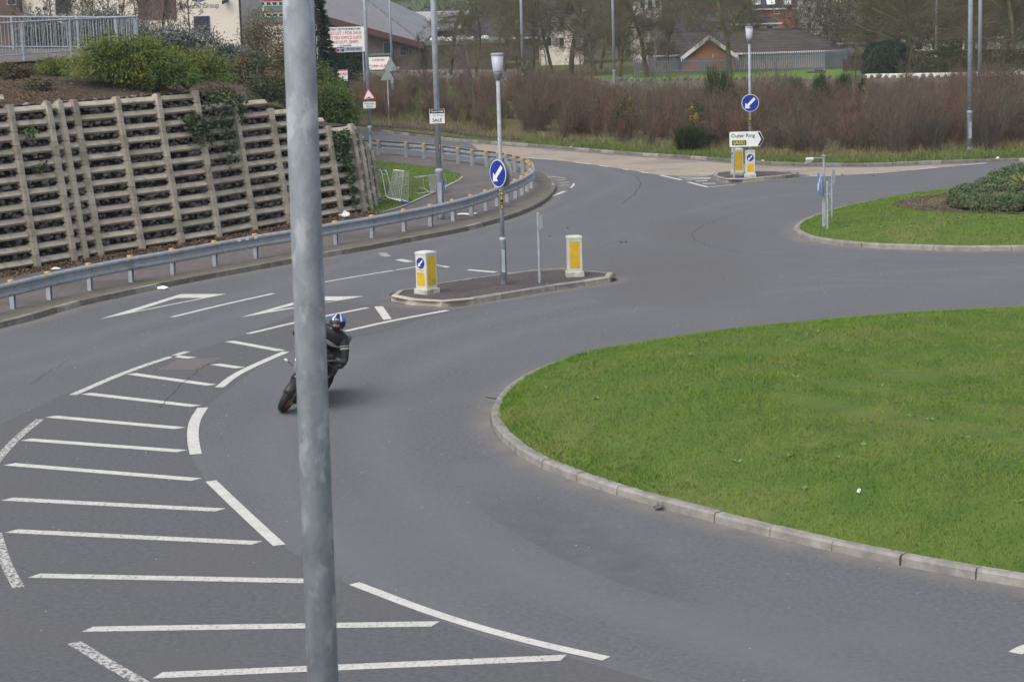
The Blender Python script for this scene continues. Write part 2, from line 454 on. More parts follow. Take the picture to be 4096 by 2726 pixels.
# ------------------------------------------------------------------ ground, road
def resample(line, step):
    pts = [Vector((p[0], p[1], 0)) for p in line]
    out, acc = [pts[0].copy()], 0.0
    for a, b in zip(pts, pts[1:]):
        L = (b - a).length
        if L < 1e-6: continue
        t = step - acc
        while t <= L:
            out.append(a + (b - a) * (t / L))
            t += step
        acc = (acc + L) % step if L >= step - acc else acc + L
    return out
def chaikin(pts, n=2, closed=False):
    pts = [Vector((p[0], p[1], 0)) for p in pts]
    for _ in range(n):
        q = [] if closed else [pts[0]]
        m = len(pts) if closed else len(pts) - 1
        for i in range(m):
            a, b = pts[i], pts[(i + 1) % len(pts)]
            q += [a * 0.75 + b * 0.25, a * 0.25 + b * 0.75]
        if not closed: q.append(pts[-1])
        pts = q
    return pts
def kerb(line, side, parent, m, h=0.12, w=0.14, step=0.915, z0=0.0):
    if (Vector(line[0]) - Vector(line[-1])).length < 1e-4:
        per = sum((Vector(a) - Vector(b)).length for a, b in zip(line, line[1:]))
        step = per / max(1, round(per / step)) - 1e-5
    pts = resample(line, step)
    prof = [(0, -0.05), (0.006, h - 0.03), (0.03, h), (w, h), (w, -0.05)]
    for i in range(len(pts) - 1):
        a, b = pts[i], pts[i + 1]
        d = (b - a).normalized()
        n = Vector((-d.y, d.x, 0)) * side
        a2, b2 = a + d * random.uniform(0.003, 0.012), b - d * random.uniform(0.003, 0.012)
        j = Vector((random.uniform(-.006, .006), random.uniform(-.006, .006), random.uniform(-.005, .005)))
        mm = m if not isinstance(m, list) else random.choice(m)
        MB().loft([[p + n * o + Vector((0, 0, z + z0)) + j for o, z in prof] for p in (a2, b2)]).build('kerb_stone', mm, parent)
    return pts
def coat(line, side, width, z, m, name, parent, inner=0.0, k=4):
    pts = [Vector((p[0], p[1], 0)) for p in line]
    mb, cov = MB(), []
    n = len(pts)
    for j in range(k + 1):
        t = j / k
        for i, p in enumerate(pts):
            d = (pts[min(i + 1, n - 1)] - pts[max(i - 1, 0)]).normalized()
            q = p - Vector((-d.y, d.x, 0)) * side * (inner + width * t)
            mb.v.append((q.x, q.y, z))
            e = min(1, i / 3, (n - 1 - i) / 3) if n > 8 else 1
            cov.append((1 - t) ** 1.3 * e)
    for j in range(k):
        for i in range(n - 1):
            q = (j * n + i, j * n + i + 1, (j + 1) * n + i + 1, (j + 1) * n + i)
            mb.f.append(q if side < 0 else q[::-1])
    o = mb.flat(name, m, parent)
    at = o.data.attributes.new('cover', 'FLOAT', 'POINT')
    at.data.foreach_set('value', np.array(cov, dtype=np.float32))
    return o

ground = structure(MB().sheet([(-900, -60, -0.08), (900, -60, -0.08), (900, 1400, -0.08), (-900, 1400, -0.08)]).flat('ground', M['roughground']))
road = structure(MB().sheet([(-60, -6, 0), (70, -6, 0), (70, 128, 0), (-60, 128, 0)]).flat('road', M['asphalt']))
def on_road(poly, m, z=0.004, name='road_marking'): return MB().sheet(poly, z).flat(name, m, road)
def line_mark(pts, w, m, z=0.006):
    p = chaikin(pts, 2) if len(pts) > 2 else [Vector((q[0], q[1], 0)) for q in pts]
    mb = MB().strip(p, -w / 2, w / 2, z)
    return mb.flat('road_marking', m, road)
# unworn darker asphalt under the hatching, repairs, trench joints
hatchzone = GP(ZF([(900, 705), (760, 690), (560, 770), (150, 905), (-90, 1020), (-400, 1300), (-500, 1800), (900, 1800), (1560, 1640), (1500, 1565), (1380, 1530), (1100, 1460), (810, 1350), (640, 1250), (470, 1100), (435, 1040), (470, 935), (640, 810), (900, 760), (1040, 705)]))
on_road(hatchzone, M['asphalt_dark'], 0.002, 'asphalt_patch')
on_road(GP(ZF([(840, 712), (930, 680), (1000, 700), (1060, 712), (900, 745), (790, 765)])), M['asphalt_old'], 0.0035, 'asphalt_patch')
on_road(GP(ZA([(1345, 690), (1400, 655), (1740, 648), (1640, 690), (1555, 740), (1225, 743), (1285, 720)])), M['patch'], 0.004, 'asphalt_patch')
def crack(pts, w=0.03): 
    p = GP(pts)
    q = []
    for a, b in zip(p, p[1:]):
        for k in range(6): q.append(a.lerp(b, k / 6) + Vector((random.uniform(-.03, .03), random.uniform(-.03, .03), 0)))
    q.append(p[-1])
    MB().strip(q, -w / 3, w / 3, 0.0075).flat('road_crack', M['crack'], road)
crack(ZA([(1640, 690), (1555, 745), (1455, 835), (1270, 1010), (1250, 1040)]))
crack(ZA([(1640, 340), (1200, 420), (800, 500)]), 0.02)
crack(ZA([(560, 660), (400, 750), (240, 860)]), 0.02)
crack(ZS([(500, 690), (900, 620), (1280, 540), (1800, 440), (2356, 250)]), 0.02)
crack(ZI([(2356, 1000), (1900, 1000), (1200, 985), (740, 968), (320, 930), (80, 885), (-40, 840), (-60, 790), (40, 720), (200, 665), (400, 610), (700, 580), (1050, 500), (1500, 470)]), 0.03)
lane = chaikin(GP(ZF([(1900, 1640), (1500, 1500), (1150, 1390), (900, 1240), (760, 1090), (740, 980), (830, 860), (1050, 770), (1350, 710), (1700, 660), (2200, 630), (2500, 620)])), 3)
lane2 = chaikin(GP(ZF([(-200, 880), (100, 830), (350, 755), (560, 700), (760, 640), (1000, 560), (1250, 480), (1400, 420), (1380, 395), (1250, 375)])), 3)
lane3 = chaikin(GP(ZF([(2500, 480), (2100, 440), (1800, 445), (1600, 480), (1500, 540), (1550, 600), (1800, 640), (2300, 650)])), 3)
def patch_coat(poly, z, m):
    pts = chaikin(poly, 2, True)
    n = len(pts)
    c = sum(pts, Vector()) / n
    ks = (1, .86, .7, .5, .25)
    mb = MB()
    for k in ks: mb.v += [tuple(c + (p - c) * k + Vector((0, 0, z))) for p in pts]
    mb.v.append((c.x, c.y, z))
    for j in range(len(ks) - 1): mb.f += [(j * n + i, j * n + (i + 1) % n, (j + 1) * n + (i + 1) % n, (j + 1) * n + i) for i in range(n)]
    mb.f += [((len(ks) - 1) * n + i, (len(ks) - 1) * n + (i + 1) % n, len(mb.v) - 1) for i in range(n)]
    o = mb.flat('worn_patch', m, road)
    at = o.data.attributes.new('cover', 'FLOAT', 'POINT')
    at.data.foreach_set('value', np.array([v for k in (0, .35, .7, 1, 1) for v in [k] * n] + [1], dtype=np.float32))
patch_coat(GP(ZF([(1300, 575), (1500, 555), (1720, 585), (1820, 640), (1680, 705), (1450, 710), (1330, 680)])), .0013, M['gritty'])
patch_coat(GP(ZF([(1450, 520), (1600, 480), (1760, 520), (1700, 575), (1520, 580)])), .0016, M['gritty'])
patch_coat(GP(ZF([(1000, 1150), (1200, 1100), (1500, 1250), (1700, 1400), (1500, 1450), (1200, 1300)])), .0002, M['rubber'])
for ln, offs, zz in ((lane, (-.75, .75), .0004), (lane2, (-.7, .7), .0005), (lane3, (0,), .0006)):
    for of in offs:
        for sd in (1, -1):
            q = []
            for i, p_ in enumerate(ln):
                d_ = (ln[min(i + 1, len(ln) - 1)] - ln[max(i - 1, 0)]).normalized()
                q.append(p_ + Vector((-d_.y, d_.x, 0)) * of)
            coat(q, sd, .6, zz, M['polish'], 'tyre_track', road)
crack(Z3([(900, 1340), (1060, 1380), (1105, 1430), (1060, 1520), (950, 1600)]), 0.05)

# ------------------------------------------------------------------ white road paint
W, WW, WF = M['paint'], M['paint_worn'], M['paint_faint']
def bar(a, b, w, m):
    a, b = a.copy(), b.copy()
    d = (b - a).normalized()
    n = Vector((-d.y, d.x, 0)) * w / 2
    k = d * w * 0.55
    on_road([a - n - k * .6, b - n - k * .2, b + n + k * .6, a + n + k * .2], m, 0.006)
for pts, m in ((ZA([(1035, 775), (1655, 862)]), W), (ZA([(680, 930), (1530, 1027)]), W), (ZA([(405, 1110), (1405, 1200)]), W),
               (ZA([(213, 1290), (1418, 1380)]), W), (ZB([(70, 96), (1315, 198)]), W), (ZB([(55, 330), (1475, 403)]), WW),
               (ZB([(85, 545), (1720, 625)]), WW), (ZB([(240, 845), (2120, 882)]), WW), (ZB([(602, 1205), (2920, 1170)]), WW),
               (ZB([(1075, 1515), (3780, 1398)]), WW), (ZA([(1355, 635), (1500, 650)]), W), (ZA([(1690, 700), (1880, 727)]), W),
               (ZA([(1800, 520), (1945, 545)]), W), (ZA([(1952, 547), (2200, 593)]), W)):
    p = GP(pts)
    bar(p[0], p[1], 0.17, m)
for pts, w, m in ((ZA([(570, 940), (1020, 745), (1470, 600)]), 0.14, WW), (ZA([(315, 1130), (150, 1260), (0, 1420), (-70, 1520)]), 0.13, WF),
                  (ZB([(-25, 560), (0, 640), (40, 770), (125, 925)]), 0.13, WF), (ZB([(500, 1295), (700, 1420), (930, 1550), (1150, 1690)]), 0.14, WF),
                  (ZA([(2240, 602), (2000, 705), (1830, 790), (1720, 880)]), 0.15, W), (ZA([(1590, 1040), (1530, 1130), (1510, 1220), (1515, 1310), (1535, 1405)]), 0.17, W),
                  (ZB([(1420, 208), (1640, 420), (1880, 640)]), 0.15, W), (ZF([(815, 1342), (1000, 1413), (1200, 1472), (1395, 1515)]), 0.14, W),
                  (ZF([(570, 768), (700, 737), (846, 708)]), 0.13, W), (ZF([(795, 762), (900, 738), (1030, 714)]), 0.14, W),
                  (ZA([(1350, 330), (1750, 232), (2145, 145)]), 0.12, W), (Z6([(390, 1035), (650, 990), (928, 945)]), 0.09, W), (Z6([(945, 942), (1095, 918), (1180, 905)]), 0.09, W),
                  (Z2([(600, 1088), (720, 1098), (845, 1112)]), 0.12, W)):
    line_mark(GP(pts), w, m)
for q in (Z6([(808, 810), (870, 806), (910, 833), (845, 838)]),):
    on_road(GP(q), WF, 0.006)
for q in (Z6([(938, 862), (1000, 855), (1090, 875), (1030, 881)]), Z6([(1240, 898), (1290, 903), (1375, 915), (1345, 923)]), Z6([(1498, 943), (1530, 936), (1748, 955), (1715, 963)]),
          Z6([(1898, 976), (1925, 967), (2030, 972), (2000, 984)]), Z6([(778, 1228), (845, 1225), (915, 1325), (850, 1331)]), Z6([(2180, 958), (2280, 952), (2300, 958), (2210, 962)])):
    on_road(GP(q), W, 0.006)
def triangle(o, i):
    o, i = GP(o, 0.006), GP(i, 0.006)
    mb = MB().add(o + i, [(0, 1, 4, 3), (1, 2, 5, 4), (2, 0, 3, 5)])
    mb.f = [f[::-1] for f in mb.f]
    mb.flat('give_way_triangle', W, road)
triangle(ZA([(780, 345), (1418, 148), (1775, 147)]), ZA([(1050, 285), (1385, 178), (1590, 178)]))
triangle(ZF([(552, 730), (722, 682), (838, 681)]), ZF([(625, 714), (716, 691), (775, 691)]))
# far markings
for pts, w in ((Z3([(450, 1415), (515, 1408)]), .1), (Z3([(475, 1437), (545, 1430)]), .1), (Z3([(470, 1456), (550, 1452)]), .1), (Z3([(400, 1542), (510, 1500)]), .14), (Z3([(350, 1380), (510, 1396)]), .09),
               (Z3([(1260, 1375), (1425, 1413)]), .14), (Z3([(1475, 1428), (1630, 1468)]), .14), (Z3([(1630, 1467), (1850, 1447)]), .1), (Z3([(1400, 1391), (1650, 1396)]), .2), (Z3([(1455, 1408), (1650, 1402)]), .2),
               (Z3([(1535, 1422), (1625, 1418)]), .2), (Z3([(1590, 1440), (1690, 1438)]), .2), (Z3([(1760, 1380), (1840, 1372)]), .15), (Z3([(2010, 1383), (2080, 1378)]), .15)):
    line_mark(GP(pts), w, W)
on_road(GP(Z3([(545, 1473), (565, 1474), (585, 1452), (587, 1438), (570, 1440), (562, 1458)])), W, 0.006)
line_mark(GP([(4060, 2612), (4100, 2590), (4200, 2560)]), 0.14, W)
# buff anti-skid lane along the far kerb
FK = GP(Z2([(720, 1020), (1000, 1058), (1250, 1087), (1500, 1115)]) + Z3([(0, 1133), (400, 1163), (1000, 1216), (1440, 1243), (1700, 1262)]) + Z4([(250, 1290), (500, 1300), (900, 1306), (1200, 1306), (1500, 1292), (1900, 1276), (2344, 1266)]))
FK = [Vector((-40, 149, 0)), Vector((-22, 126, 0)), Vector((-12, 110, 0))] + FK + [Vector((24, 70.8, 0)), Vector((40, 71.5, 0)), Vector((75, 76, 0))]
FKS = chaikin(FK, 2)
buff_lo = GP(Z3([(-130, 1210), (20, 1222), (200, 1236), (600, 1273), (1000, 1330), (1260, 1374), (1700, 1386)]) + Z4([(600, 1386), (840, 1379), (1280, 1353), (1660, 1316), (2050, 1279)]))
up = [p for p in FKS if buff_lo[0].x - 1.0 < p.x < buff_lo[-1].x + .4]
buff = MB().sheet([(p.x, p.y, 0) for p in buff_lo] + [(p.x - .02, p.y - 0.18, 0) for p in reversed(up)], 0.003).flat('buff_lane', M['buff'], road)
for pts in (Z3([(200, 1239), (410, 1252)]), Z3([(585, 1272), (715, 1288)]), Z3([(780, 1300), (855, 1308)]), Z3([(965, 1327), (1012, 1332)]), Z3([(1100, 1350), (1165, 1358)]),
            Z4([(640, 1383), (840, 1378)]), Z4([(1085, 1361), (1280, 1352)]), Z4([(1480, 1331), (1660, 1316)]), Z4([(1860, 1296), (2050, 1279)]), Z4([(480, 1329), (645, 1329)]), Z3([(1550, 1357), (1720, 1366)])):
    line_mark(GP(pts), 0.14, W, 0.008)

# ------------------------------------------------------------------ left footway with its kerb
LK = GP(Z5([(0, 1398), (215, 1345), (390, 1293), (560, 1240), (740, 1197), (920, 1160), (1280, 1080), (1640, 1010), (2000, 945), (2285, 890)]) + Z6([(390, 842), (740, 785), (1000, 733), (1280, 680), (1500, 638), (1750, 570), (1900, 522), (2050, 458), (2140, 400), (2190, 345), (2205, 310), (2195, 270), (2170, 235), (2120, 205), (2050, 180)]))
back_edge = GP(ZT([(2356, 318), (2050, 265), (1730, 220), (1400, 182), (1000, 142), (450, 78)]), 0.0)
LK = [Vector((-15, 28, 0)), Vector((-12.3, 35, 0))] + LK + [Vector((0.55, 74.6, 0)), Vector((-0.4, 77.0, 0))] + back_edge[1:] + [Vector((-9.5, 93, 0)), Vector((-18, 104, 0)), Vector((-34, 118, 0))]
LKS = chaikin(LK, 2)
foot = structure(MB().sheet([(p.x, p.y, 0.112) for p in LKS] + [(-60, 118, .112), (-60, 20, .112), (-22, 18, .112)]).flat('pavement', M['footway']))
kp = kerb(LKS, 1, foot, [M['kerb_dark']] * 3 + [M['kerb']])
coat([p for p in LKS if p.y < 74], 1, 0.55, 0.0009, M['dirt'], 'gutter_dirt', road)
coat([p for p in LKS if p.y < 74], -1, 0.75, 0.1130, M['moss'], 'moss', foot, inner=0.15)
# grass wedge beside the path
wedge_px = [(380, 200), (450, 210), (800, 232), (1200, 278), (1600, 340), (1950, 415), (2080, 465), (2112, 510), (2050, 570), (1900, 640), (1600, 790), (1300, 920), (1000, 1060), (700, 1150), (480, 1195), (300, 1215)]
wedge_pts = chaikin(GP(ZT(wedge_px), 0.12), 2, True)
wedge = structure(MB().sheet([(p.x, p.y, 0.13) for p in wedge_pts]).flat('grass_verge', M['turf'], None))
MB().strip(chaikin(GP(ZT([(2112, 505), (2050, 572), (1900, 642), (1600, 792), (1300, 922), (1000, 1062), (700, 1152), (480, 1197)]), .12), 2), -.05, .05, 0.136).flat('path_edging', M['kerb_pale'], wedge)

# ------------------------------------------------------------------ islands
def inside(poly, P):
    x, y = P[:, 0], P[:, 1]
    r = np.zeros(len(P), bool)
    n = len(poly)
    for i in range(n):
        a, b = poly[i], poly[i - 1]
        c = ((a[1] > y) != (b[1] > y)) & (x < (b[0] - a[0]) * (y - a[1]) / (b[1] - a[1] + 1e-12) + a[0])
        r ^= c
    return r
def edge_dist(poly, P):
    d = np.full(len(P), 1e9)
    n = len(poly)
    for i in range(n):
        a, b = np.array(poly[i][:2]), np.array(poly[(i + 1) % n][:2])
        ab = b - a
        t = np.clip(((P[:, :2] - a) @ ab) / (ab @ ab + 1e-12), 0, 1)
        d = np.minimum(d, np.linalg.norm(P[:, :2] - (a + t[:, None] * ab), axis=1))
    return d
class Dome:
    def __init__(s, outline, centre, height, run, lip=0.11, seed=0):
        s.o = [Vector((p[0], p[1], 0)) for p in outline]
        s.c = Vector((centre[0], centre[1], 0)); s.h = height; s.run = run; s.lip = lip; s.seed = seed
    def z(s, P):
        d = edge_dist([(p.x, p.y) for p in s.o], P)
        t = np.clip((d - 0.12) / s.run, 0, 1)
        b = np.sin(P[:, 0] * 1.7 + s.seed) * np.cos(P[:, 1] * 1.3) * 0.03 + np.sin(P[:, 0] * 4.1 + P[:, 1] * 3.3) * 0.012
        return s.lip - 0.015 + s.h * (t * (2 - t)) ** 0.9 + b * t
    def mesh(s, name, m, parent=None, inset=0.14):
        n = len(s.o)
        rings = [1.0, .985, .96, .93, .89, .84, .78, .7, .6, .5, .38, .25, .12]
        v = []
        for k in rings:
            for p in s.o:
                q = s.c + (p - s.c) * k
                if k == 1.0: q = q + (s.c - p).normalized() * inset * 0.8
                v.append((q.x, q.y, 0))
        v.append(tuple(s.c))
        v = np.array(v)
        v[:, 2] = s.z(v)
        f = []
        for k in range(len(rings) - 1):
            for i in range(n):
                j = (i + 1) % n
                f.append((k * n + i, k * n + j, (k + 1) * n + j, (k + 1) * n + i))
        last = (len(rings) - 1) * n
        mb = MB(); mb.v = [tuple(p) for p in v]
        mb.f = f + [(last + i, last + (i + 1) % n, len(v) - 1) for i in range(n)]
        o = mb.build(name, m, parent, smooth=True)
        return structure(o) if parent is None else o
    def scatter(s, n, box, rg, margin=0.15):
        P = np.stack([rg.uniform(box[0], box[1], n), rg.uniform(box[2], box[3], n), np.zeros(n)], 1)
        k = inside([(p.x, p.y) for p in s.o], P)
        P = P[k]
        P = P[edge_dist([(p.x, p.y) for p in s.o], P) > margin]
        P[:, 2] = s.z(P)
        return P
near_px = ZN([(2256, 1182), (2110, 1157), (1808, 1103), (1533, 1048), (1283, 992), (1060, 935), (870, 885), (680, 833), (510, 780), (305, 708), (210, 660), (140, 613), (85, 555), (62, 510), (60, 480), (85, 430), (125, 380), (200, 330), (300, 285), (400, 255), (480, 240)])
near_open = GP(near_px)
near_loop = [Vector((8.3, 17.9, 0)), Vector((6.8, 18.9, 0))] + near_open + [Vector((2.6, 35.2, 0)), Vector((4.6, 36.2, 0)), Vector((7.5, 37.0, 0)), Vector((11, 37.2, 0)), Vector((15, 36.2, 0)), Vector((19, 33.5, 0)), Vector((21, 29, 0)), Vector((20, 23.5, 0)), Vector((16.5, 19, 0)), Vector((12, 17.2, 0))]
near_s = chaikin(near_loop, 2, True)
isl1 = Dome(near_s, (8.5, 28.5), 0.56, 3.6, seed=1)
isl1o = isl1.mesh('roundabout_island', M['turf'])
kerb(near_s + [near_s[0]], 1 if False else -1, isl1o, [M['kerb']] * 4 + [M['kerb_dark']] if False else M['kerb'])
coat([p for p in near_s if True][:int(len(near_s) * .75)], -1, 0.45, 0.0009, M['dirt'], 'gutter_dirt', road)
far_px = ZI([(2356, 914), (1985, 918), (1600, 910), (1200, 893), (1000, 876), (850, 858), (760, 833), (700, 805), (677, 780), (690, 755), (730, 725), (780, 700), (880, 663), (970, 633)])
far_loop = [Vector((17.5, 48, 0)), Vector((14.5, 47.0, 0))] + GP(far_px) + [Vector((10.3, 58.0, 0)), Vector((11.7, 59.8, 0)), Vector((13.6, 61.0, 0)), Vector((16.2, 61.3, 0)), Vector((19, 59.5, 0)), Vector((20.8, 56, 0)), Vector((20.4, 51.5, 0))]
far_s = chaikin(far_loop, 2, True)
isl2 = Dome(far_s, (14, 54), 0.30, 3.2, seed=3)
isl2o = isl2.mesh('roundabout_island', M['turf'])
kerb(far_s + [far_s[0]], -1, isl2o, M['kerb'])
coat(far_s[:int(len(far_s) * .7)], -1, 0.5, 0.0009, M['dirt'], 'gutter_dirt', road)
def splitter(outline, name, pale, stone):
    s = chaikin(outline, 1, True)
    o = structure(MB().sheet([(p.x, p.y, 0.105) for p in s]).flat(name, M['islandtop']))
    pts = kerb(s + [s[0]], 1, o, stone, 0.13, 0.13, 0.80)
    for c in [c for c in o.children]:
        cx = sum((Vector(v.co) for v in c.data.vertices), Vector()) / len(c.data.vertices)
        if any((cx - Vector((q.x, q.y, cx.z))).length < 0.75 for q in pale):
            c.data.materials.clear(); c.data.materials.append(M['kerb_pale'])
    coat(s + [s[0]], 1, 0.4, 0.0036, M['dirt'], 'gutter_dirt', road)
    return o
sp1 = GP(ZS([(138, 828), (180, 857), (440, 882), (560, 890), (800, 886), (1030, 845), (1320, 800), (1620, 747), (1930, 707), (2230, 659), (2278, 645), (2262, 612)])) + [Vector((2.05, 44.45, 0)), Vector((1.55, 45.25, 0)), Vector((0.95, 45.45, 0)), Vector((-0.12, 44.85, 0)), Vector((-1.6, 43.45, 0)), Vector((-2.12, 42.9, 0)), Vector((-2.6, 42.35, 0))]
island_a = splitter(sp1, 'traffic_island', [GP(ZS([(680, 890)]))[0], GP(ZS([(2240, 657)]))[0], GP(ZS([(150, 840)]))[0]], M['kerb'])
sp2 = GP(ZI([(110, 400), (160, 414), (240, 424), (400, 411), (735, 381)])) + [Vector((9.95, 68.5, 0)), Vector((8.4, 69.5, 0)), Vector((7.5, 69.4, 0)), Vector((7.0, 68.7, 0))]
island_b = splitter(sp2, 'traffic_island', [GP(ZI([(300, 420)]))[0]], M['kerb'])

# ------------------------------------------------------------------ verge and land beyond the far kerb
FX, FY = np.array([p.x for p in FKS]), np.array([p.y for p in FKS])
def fk_y(x): return np.interp(x, FX, FY)
def sm(x, a, b):
    t = np.clip((x - a) / (b - a), 0, 1)
    return t * t * (3 - 2 * t)
def verge_z(x, y):
    x, y = np.asarray(x, float), np.asarray(y, float)
    t = y - fk_y(x)
    left = 1 - sm(x, -9, 2)
    lump = (np.sin(x * .9 + 1) * np.cos(y * .7) * .05 + np.sin(x * .31 - y * .23) * .06) * sm(t, .5, 4)
    return 0.105 + 0.5 * sm(y, 84, 113) * (1 - left) + left * (1.15 * sm(t, 2, 22) - .45 * sm(y, 132, 150)) + lump * (1 - sm(y, 116, 124))
xs = np.concatenate([np.linspace(-40, -14, 14), np.linspace(-13, 30, 60), np.linspace(32, 75, 16)])
ts = np.concatenate([[0.1], np.linspace(.6, 12, 16), np.linspace(13.5, 60, 34)])
gx = np.repeat(xs[:, None], len(ts) + 1, 1)
gy = np.concatenate([fk_y(xs)[:, None] + ts[None, :], np.full((len(xs), 1), 330.0)], 1)
gz = verge_z(gx, gy)
nv = np.stack([gx, gy, gz], -1).reshape(-1, 3)
I = np.arange(len(xs) * (len(ts) + 1)).reshape(len(xs), -1)
fq = np.stack([I[:-1, :-1], I[1:, :-1], I[1:, 1:], I[:-1, 1:]], -1).reshape(-1, 4)
verge = structure(fast('verge', nv, fq, M['roughground'], smooth=True))
kerb([p for p in FKS if -20 < p.x < 40], 1, verge, [M['kerb_dark'], M['kerb'], M['kerb_dark']], 0.12)
coat([p for p in FKS if -12 < p.x < 30], 1, 0.4, 0.0036, M['dirt'], 'gutter_dirt', road)
def bare(poly, m, name, dz, parent=verge, nx=24):
    """thin cover following the land"""
    P = [(p[0], p[1]) for p in poly]
    x0, x1, y0, y1 = min(p[0] for p in P), max(p[0] for p in P), min(p[1] for p in P), max(p[1] for p in P)
    X, Y = np.meshgrid(np.linspace(x0, x1, nx), np.linspace(y0, y1, nx), indexing='ij')
    pts = np.stack([X.ravel(), Y.ravel(), verge_z(X, Y).ravel() + dz], 1)
    ok = inside(P, pts)
    I = np.arange(nx * nx).reshape(nx, nx)
    q = np.stack([I[:-1, :-1], I[1:, :-1], I[1:, 1:], I[:-1, 1:]], -1).reshape(-1, 4)
    q = q[ok[q].all(1)]
    return fast(name, pts, q, m, parent, True)
bare([(-11, 109), (-8.5, 103.5), (-4.2, 95.6), (-1.2, 90), (0.6, 87.5), (0.8, 90), (-1, 95), (-4, 101), (-8, 108.5)], M['soil'], 'bare_soil', 0.03, nx=60)
lawn = structure(bare([(3.5, 124), (3, 146), (36, 146), (36, 118.5), (12, 120.5)], M['lawn'], 'lawn', 0.02, None))
structure(lawn)
car_park = bare([(-34, 150), (-34, 158), (3.2, 157), (3.2, 146.5), (-14, 147)], M['asphalt_old'], 'car_park_road', 0.03, None)
structure(car_park)
structure(bare([(-34, 158.2), (-34, 163), (3.2, 163), (3.2, 157.2)], mat('brick_paving', (0.20, 0.11, 0.085), (0.27, 0.17, 0.135), 3, .9), 'brick_paving', 0.03, None))
# wooded hill that closes the view
hx = np.linspace(-420, 520, 60); hy = np.linspace(300, 1000, 40)
HX, HY = np.meshgrid(hx, hy, indexing='ij')
def hill_z(x, y): return -1 + 62 * sm(y, 300, 760) * (0.75 + 0.25 * np.sin(x * .011 + .6)) + 2.0 * np.sin(x * .05) * sm(y, 320, 420)
I = np.arange(HX.size).reshape(HX.shape)
fq = np.stack([I[:-1, :-1], I[1:, :-1], I[1:, 1:], I[:-1, 1:]], -1).reshape(-1, 4)
hill = structure(fast('hills', np.stack([HX, HY, hill_z(HX, HY)], -1).reshape(-1, 3), fq, mat('hill', (0.055, 0.085, 0.035), (0.085, 0.125, 0.045), 0.03, .95, c3=(0.05, 0.06, 0.035), s3=0.012), smooth=True))
# ------------------------------------------------------------------ concrete crib retaining wall
cols_px = [((158, 1074), (23, 434)), ((306, 1049), (179, 416)), ((352, 1040), (232, 413)), ((411, 1029), (293, 408)), ((577, 1004), (462, 393)), ((735, 980), (630, 378)),
           ((885, 955), (781, 367)), ((1028, 927), (939, 395)), ((1165, 903), (1082, 430)), ((1270, 885), (1198, 452)), ((1375, 866), (1308, 480)), ((1467, 852), (1408, 509)), ((1490, 843), (1432, 537)), ((1507, 829), (1454, 563)), ((1523, 814), (1478, 588))]
CR = 0.33
BAT = 0.15
base0 = [G(b[0], b[1], 0.1) for b, t in cols_px]
WD = (base0[10] - base0[0]).normalized()
WN = Vector((-WD.y, WD.x, 0))                 # into the bank
crib = thing('retaining_wall', 'tall concrete crib retaining wall of stacked headers and stretchers, filled with stones', 'retaining wall')
columns = []
def add_col(B, hh): columns.append((B, max(3, int(round(hh / CR)))))
for k in (3, 2, 1):
    add_col(base0[0] - WD * 2.02 * k + WN * 0.06 * k * k, 4.2 - 0.0 * k)
for (b, t), B in zip(cols_px, base0):
    best = None
    for i in range(60, 520, 2):
        hgt = i / 100
        T = B + WN * BAT * hgt + Vector((0, 0, hgt))
        v = T - Vector((0, 0, EYE))
        # project
        yy = v.y * math.cos(PITCH) - v.z * math.sin(PITCH)
        uu, vv = v.x / yy, (v.y * math.sin(PITCH) + v.z * math.cos(PITCH)) / yy
        c, s_ = math.cos(-ROLL), math.sin(-ROLL)
        a_, b_ = uu * c - vv * s_, uu * s_ + vv * c
        py = CY - b_ * F
        if best is None or abs(py - t[1]) < best[0]: best = (abs(py - t[1]), hgt)
    add_col(B, best[1])
hd_prof = [(0, 0.005), (0, .325), (.10, .325), (.20, .25), (.55, .25), (.55, .08), (.20, .08), (.10, .005)]
def wall_pt(B, dep, z): return B + WN * (dep + BAT * z) + Vector((0, 0, z))
def concrete_pick():
    r = random.random()
    return M['concrete'] if r < .80 else M['concrete_pink'] if r < .92 else M['concrete_moss']
ncol = len(columns)
for i, (B, n) in enumerate(columns):
    w = 0.075
    for k in range(n):
        z = k * CR
        j = random.uniform(-.008, .008)
        MB().loft([[wall_pt(B, d_ + j, z + q) + WD * sgn * w * (1.0 if d_ < .12 else 1.25) for d_, q in hd_prof] for sgn in (-1, 1)]).build('header', concrete_pick() if B.x < -4.8 else random.choice([M['concrete'], M['concrete_moss']]), crib)
st_prof = [(.045, .10), (.05, .118), (.145, .205), (.28, .205), (.28, .045), (.13, .045)]
for i in range(ncol - 1):
    (B0, n0), (B1, n1) = columns[i], columns[i + 1]
    d = (B1 - B0)
    L = d.length
    d.normalize()
    narrow = L < 0.55
    n = min(n0, n1) if L > 0.55 else max(1, min(n0, n1))
    if n0 > n1: n = n1 + (1 if n0 - n1 == 1 else 0) if i != 9 else n1
    n = min(n, max(n0, n1))
    for k in range(n):
        z = k * CR + .04 - (0.15 if (narrow and i > 12) else 0) + (0.15 if (narrow and i > 12) else 0)
        e = 0.07
        sh = 0.05
        a0, a1 = B0 + d * e, B1 - d * e
        sag = random.uniform(-.006, .006)
        MB().loft([[wall_pt(a0, p, z + q) + d * (sh if p < .1 else 0) for p, q in st_prof], [wall_pt(a1, p, z + q + sag) - d * (sh if p < .1 else 0) for p, q in st_prof]]).build('stretcher', concrete_pick(), crib)
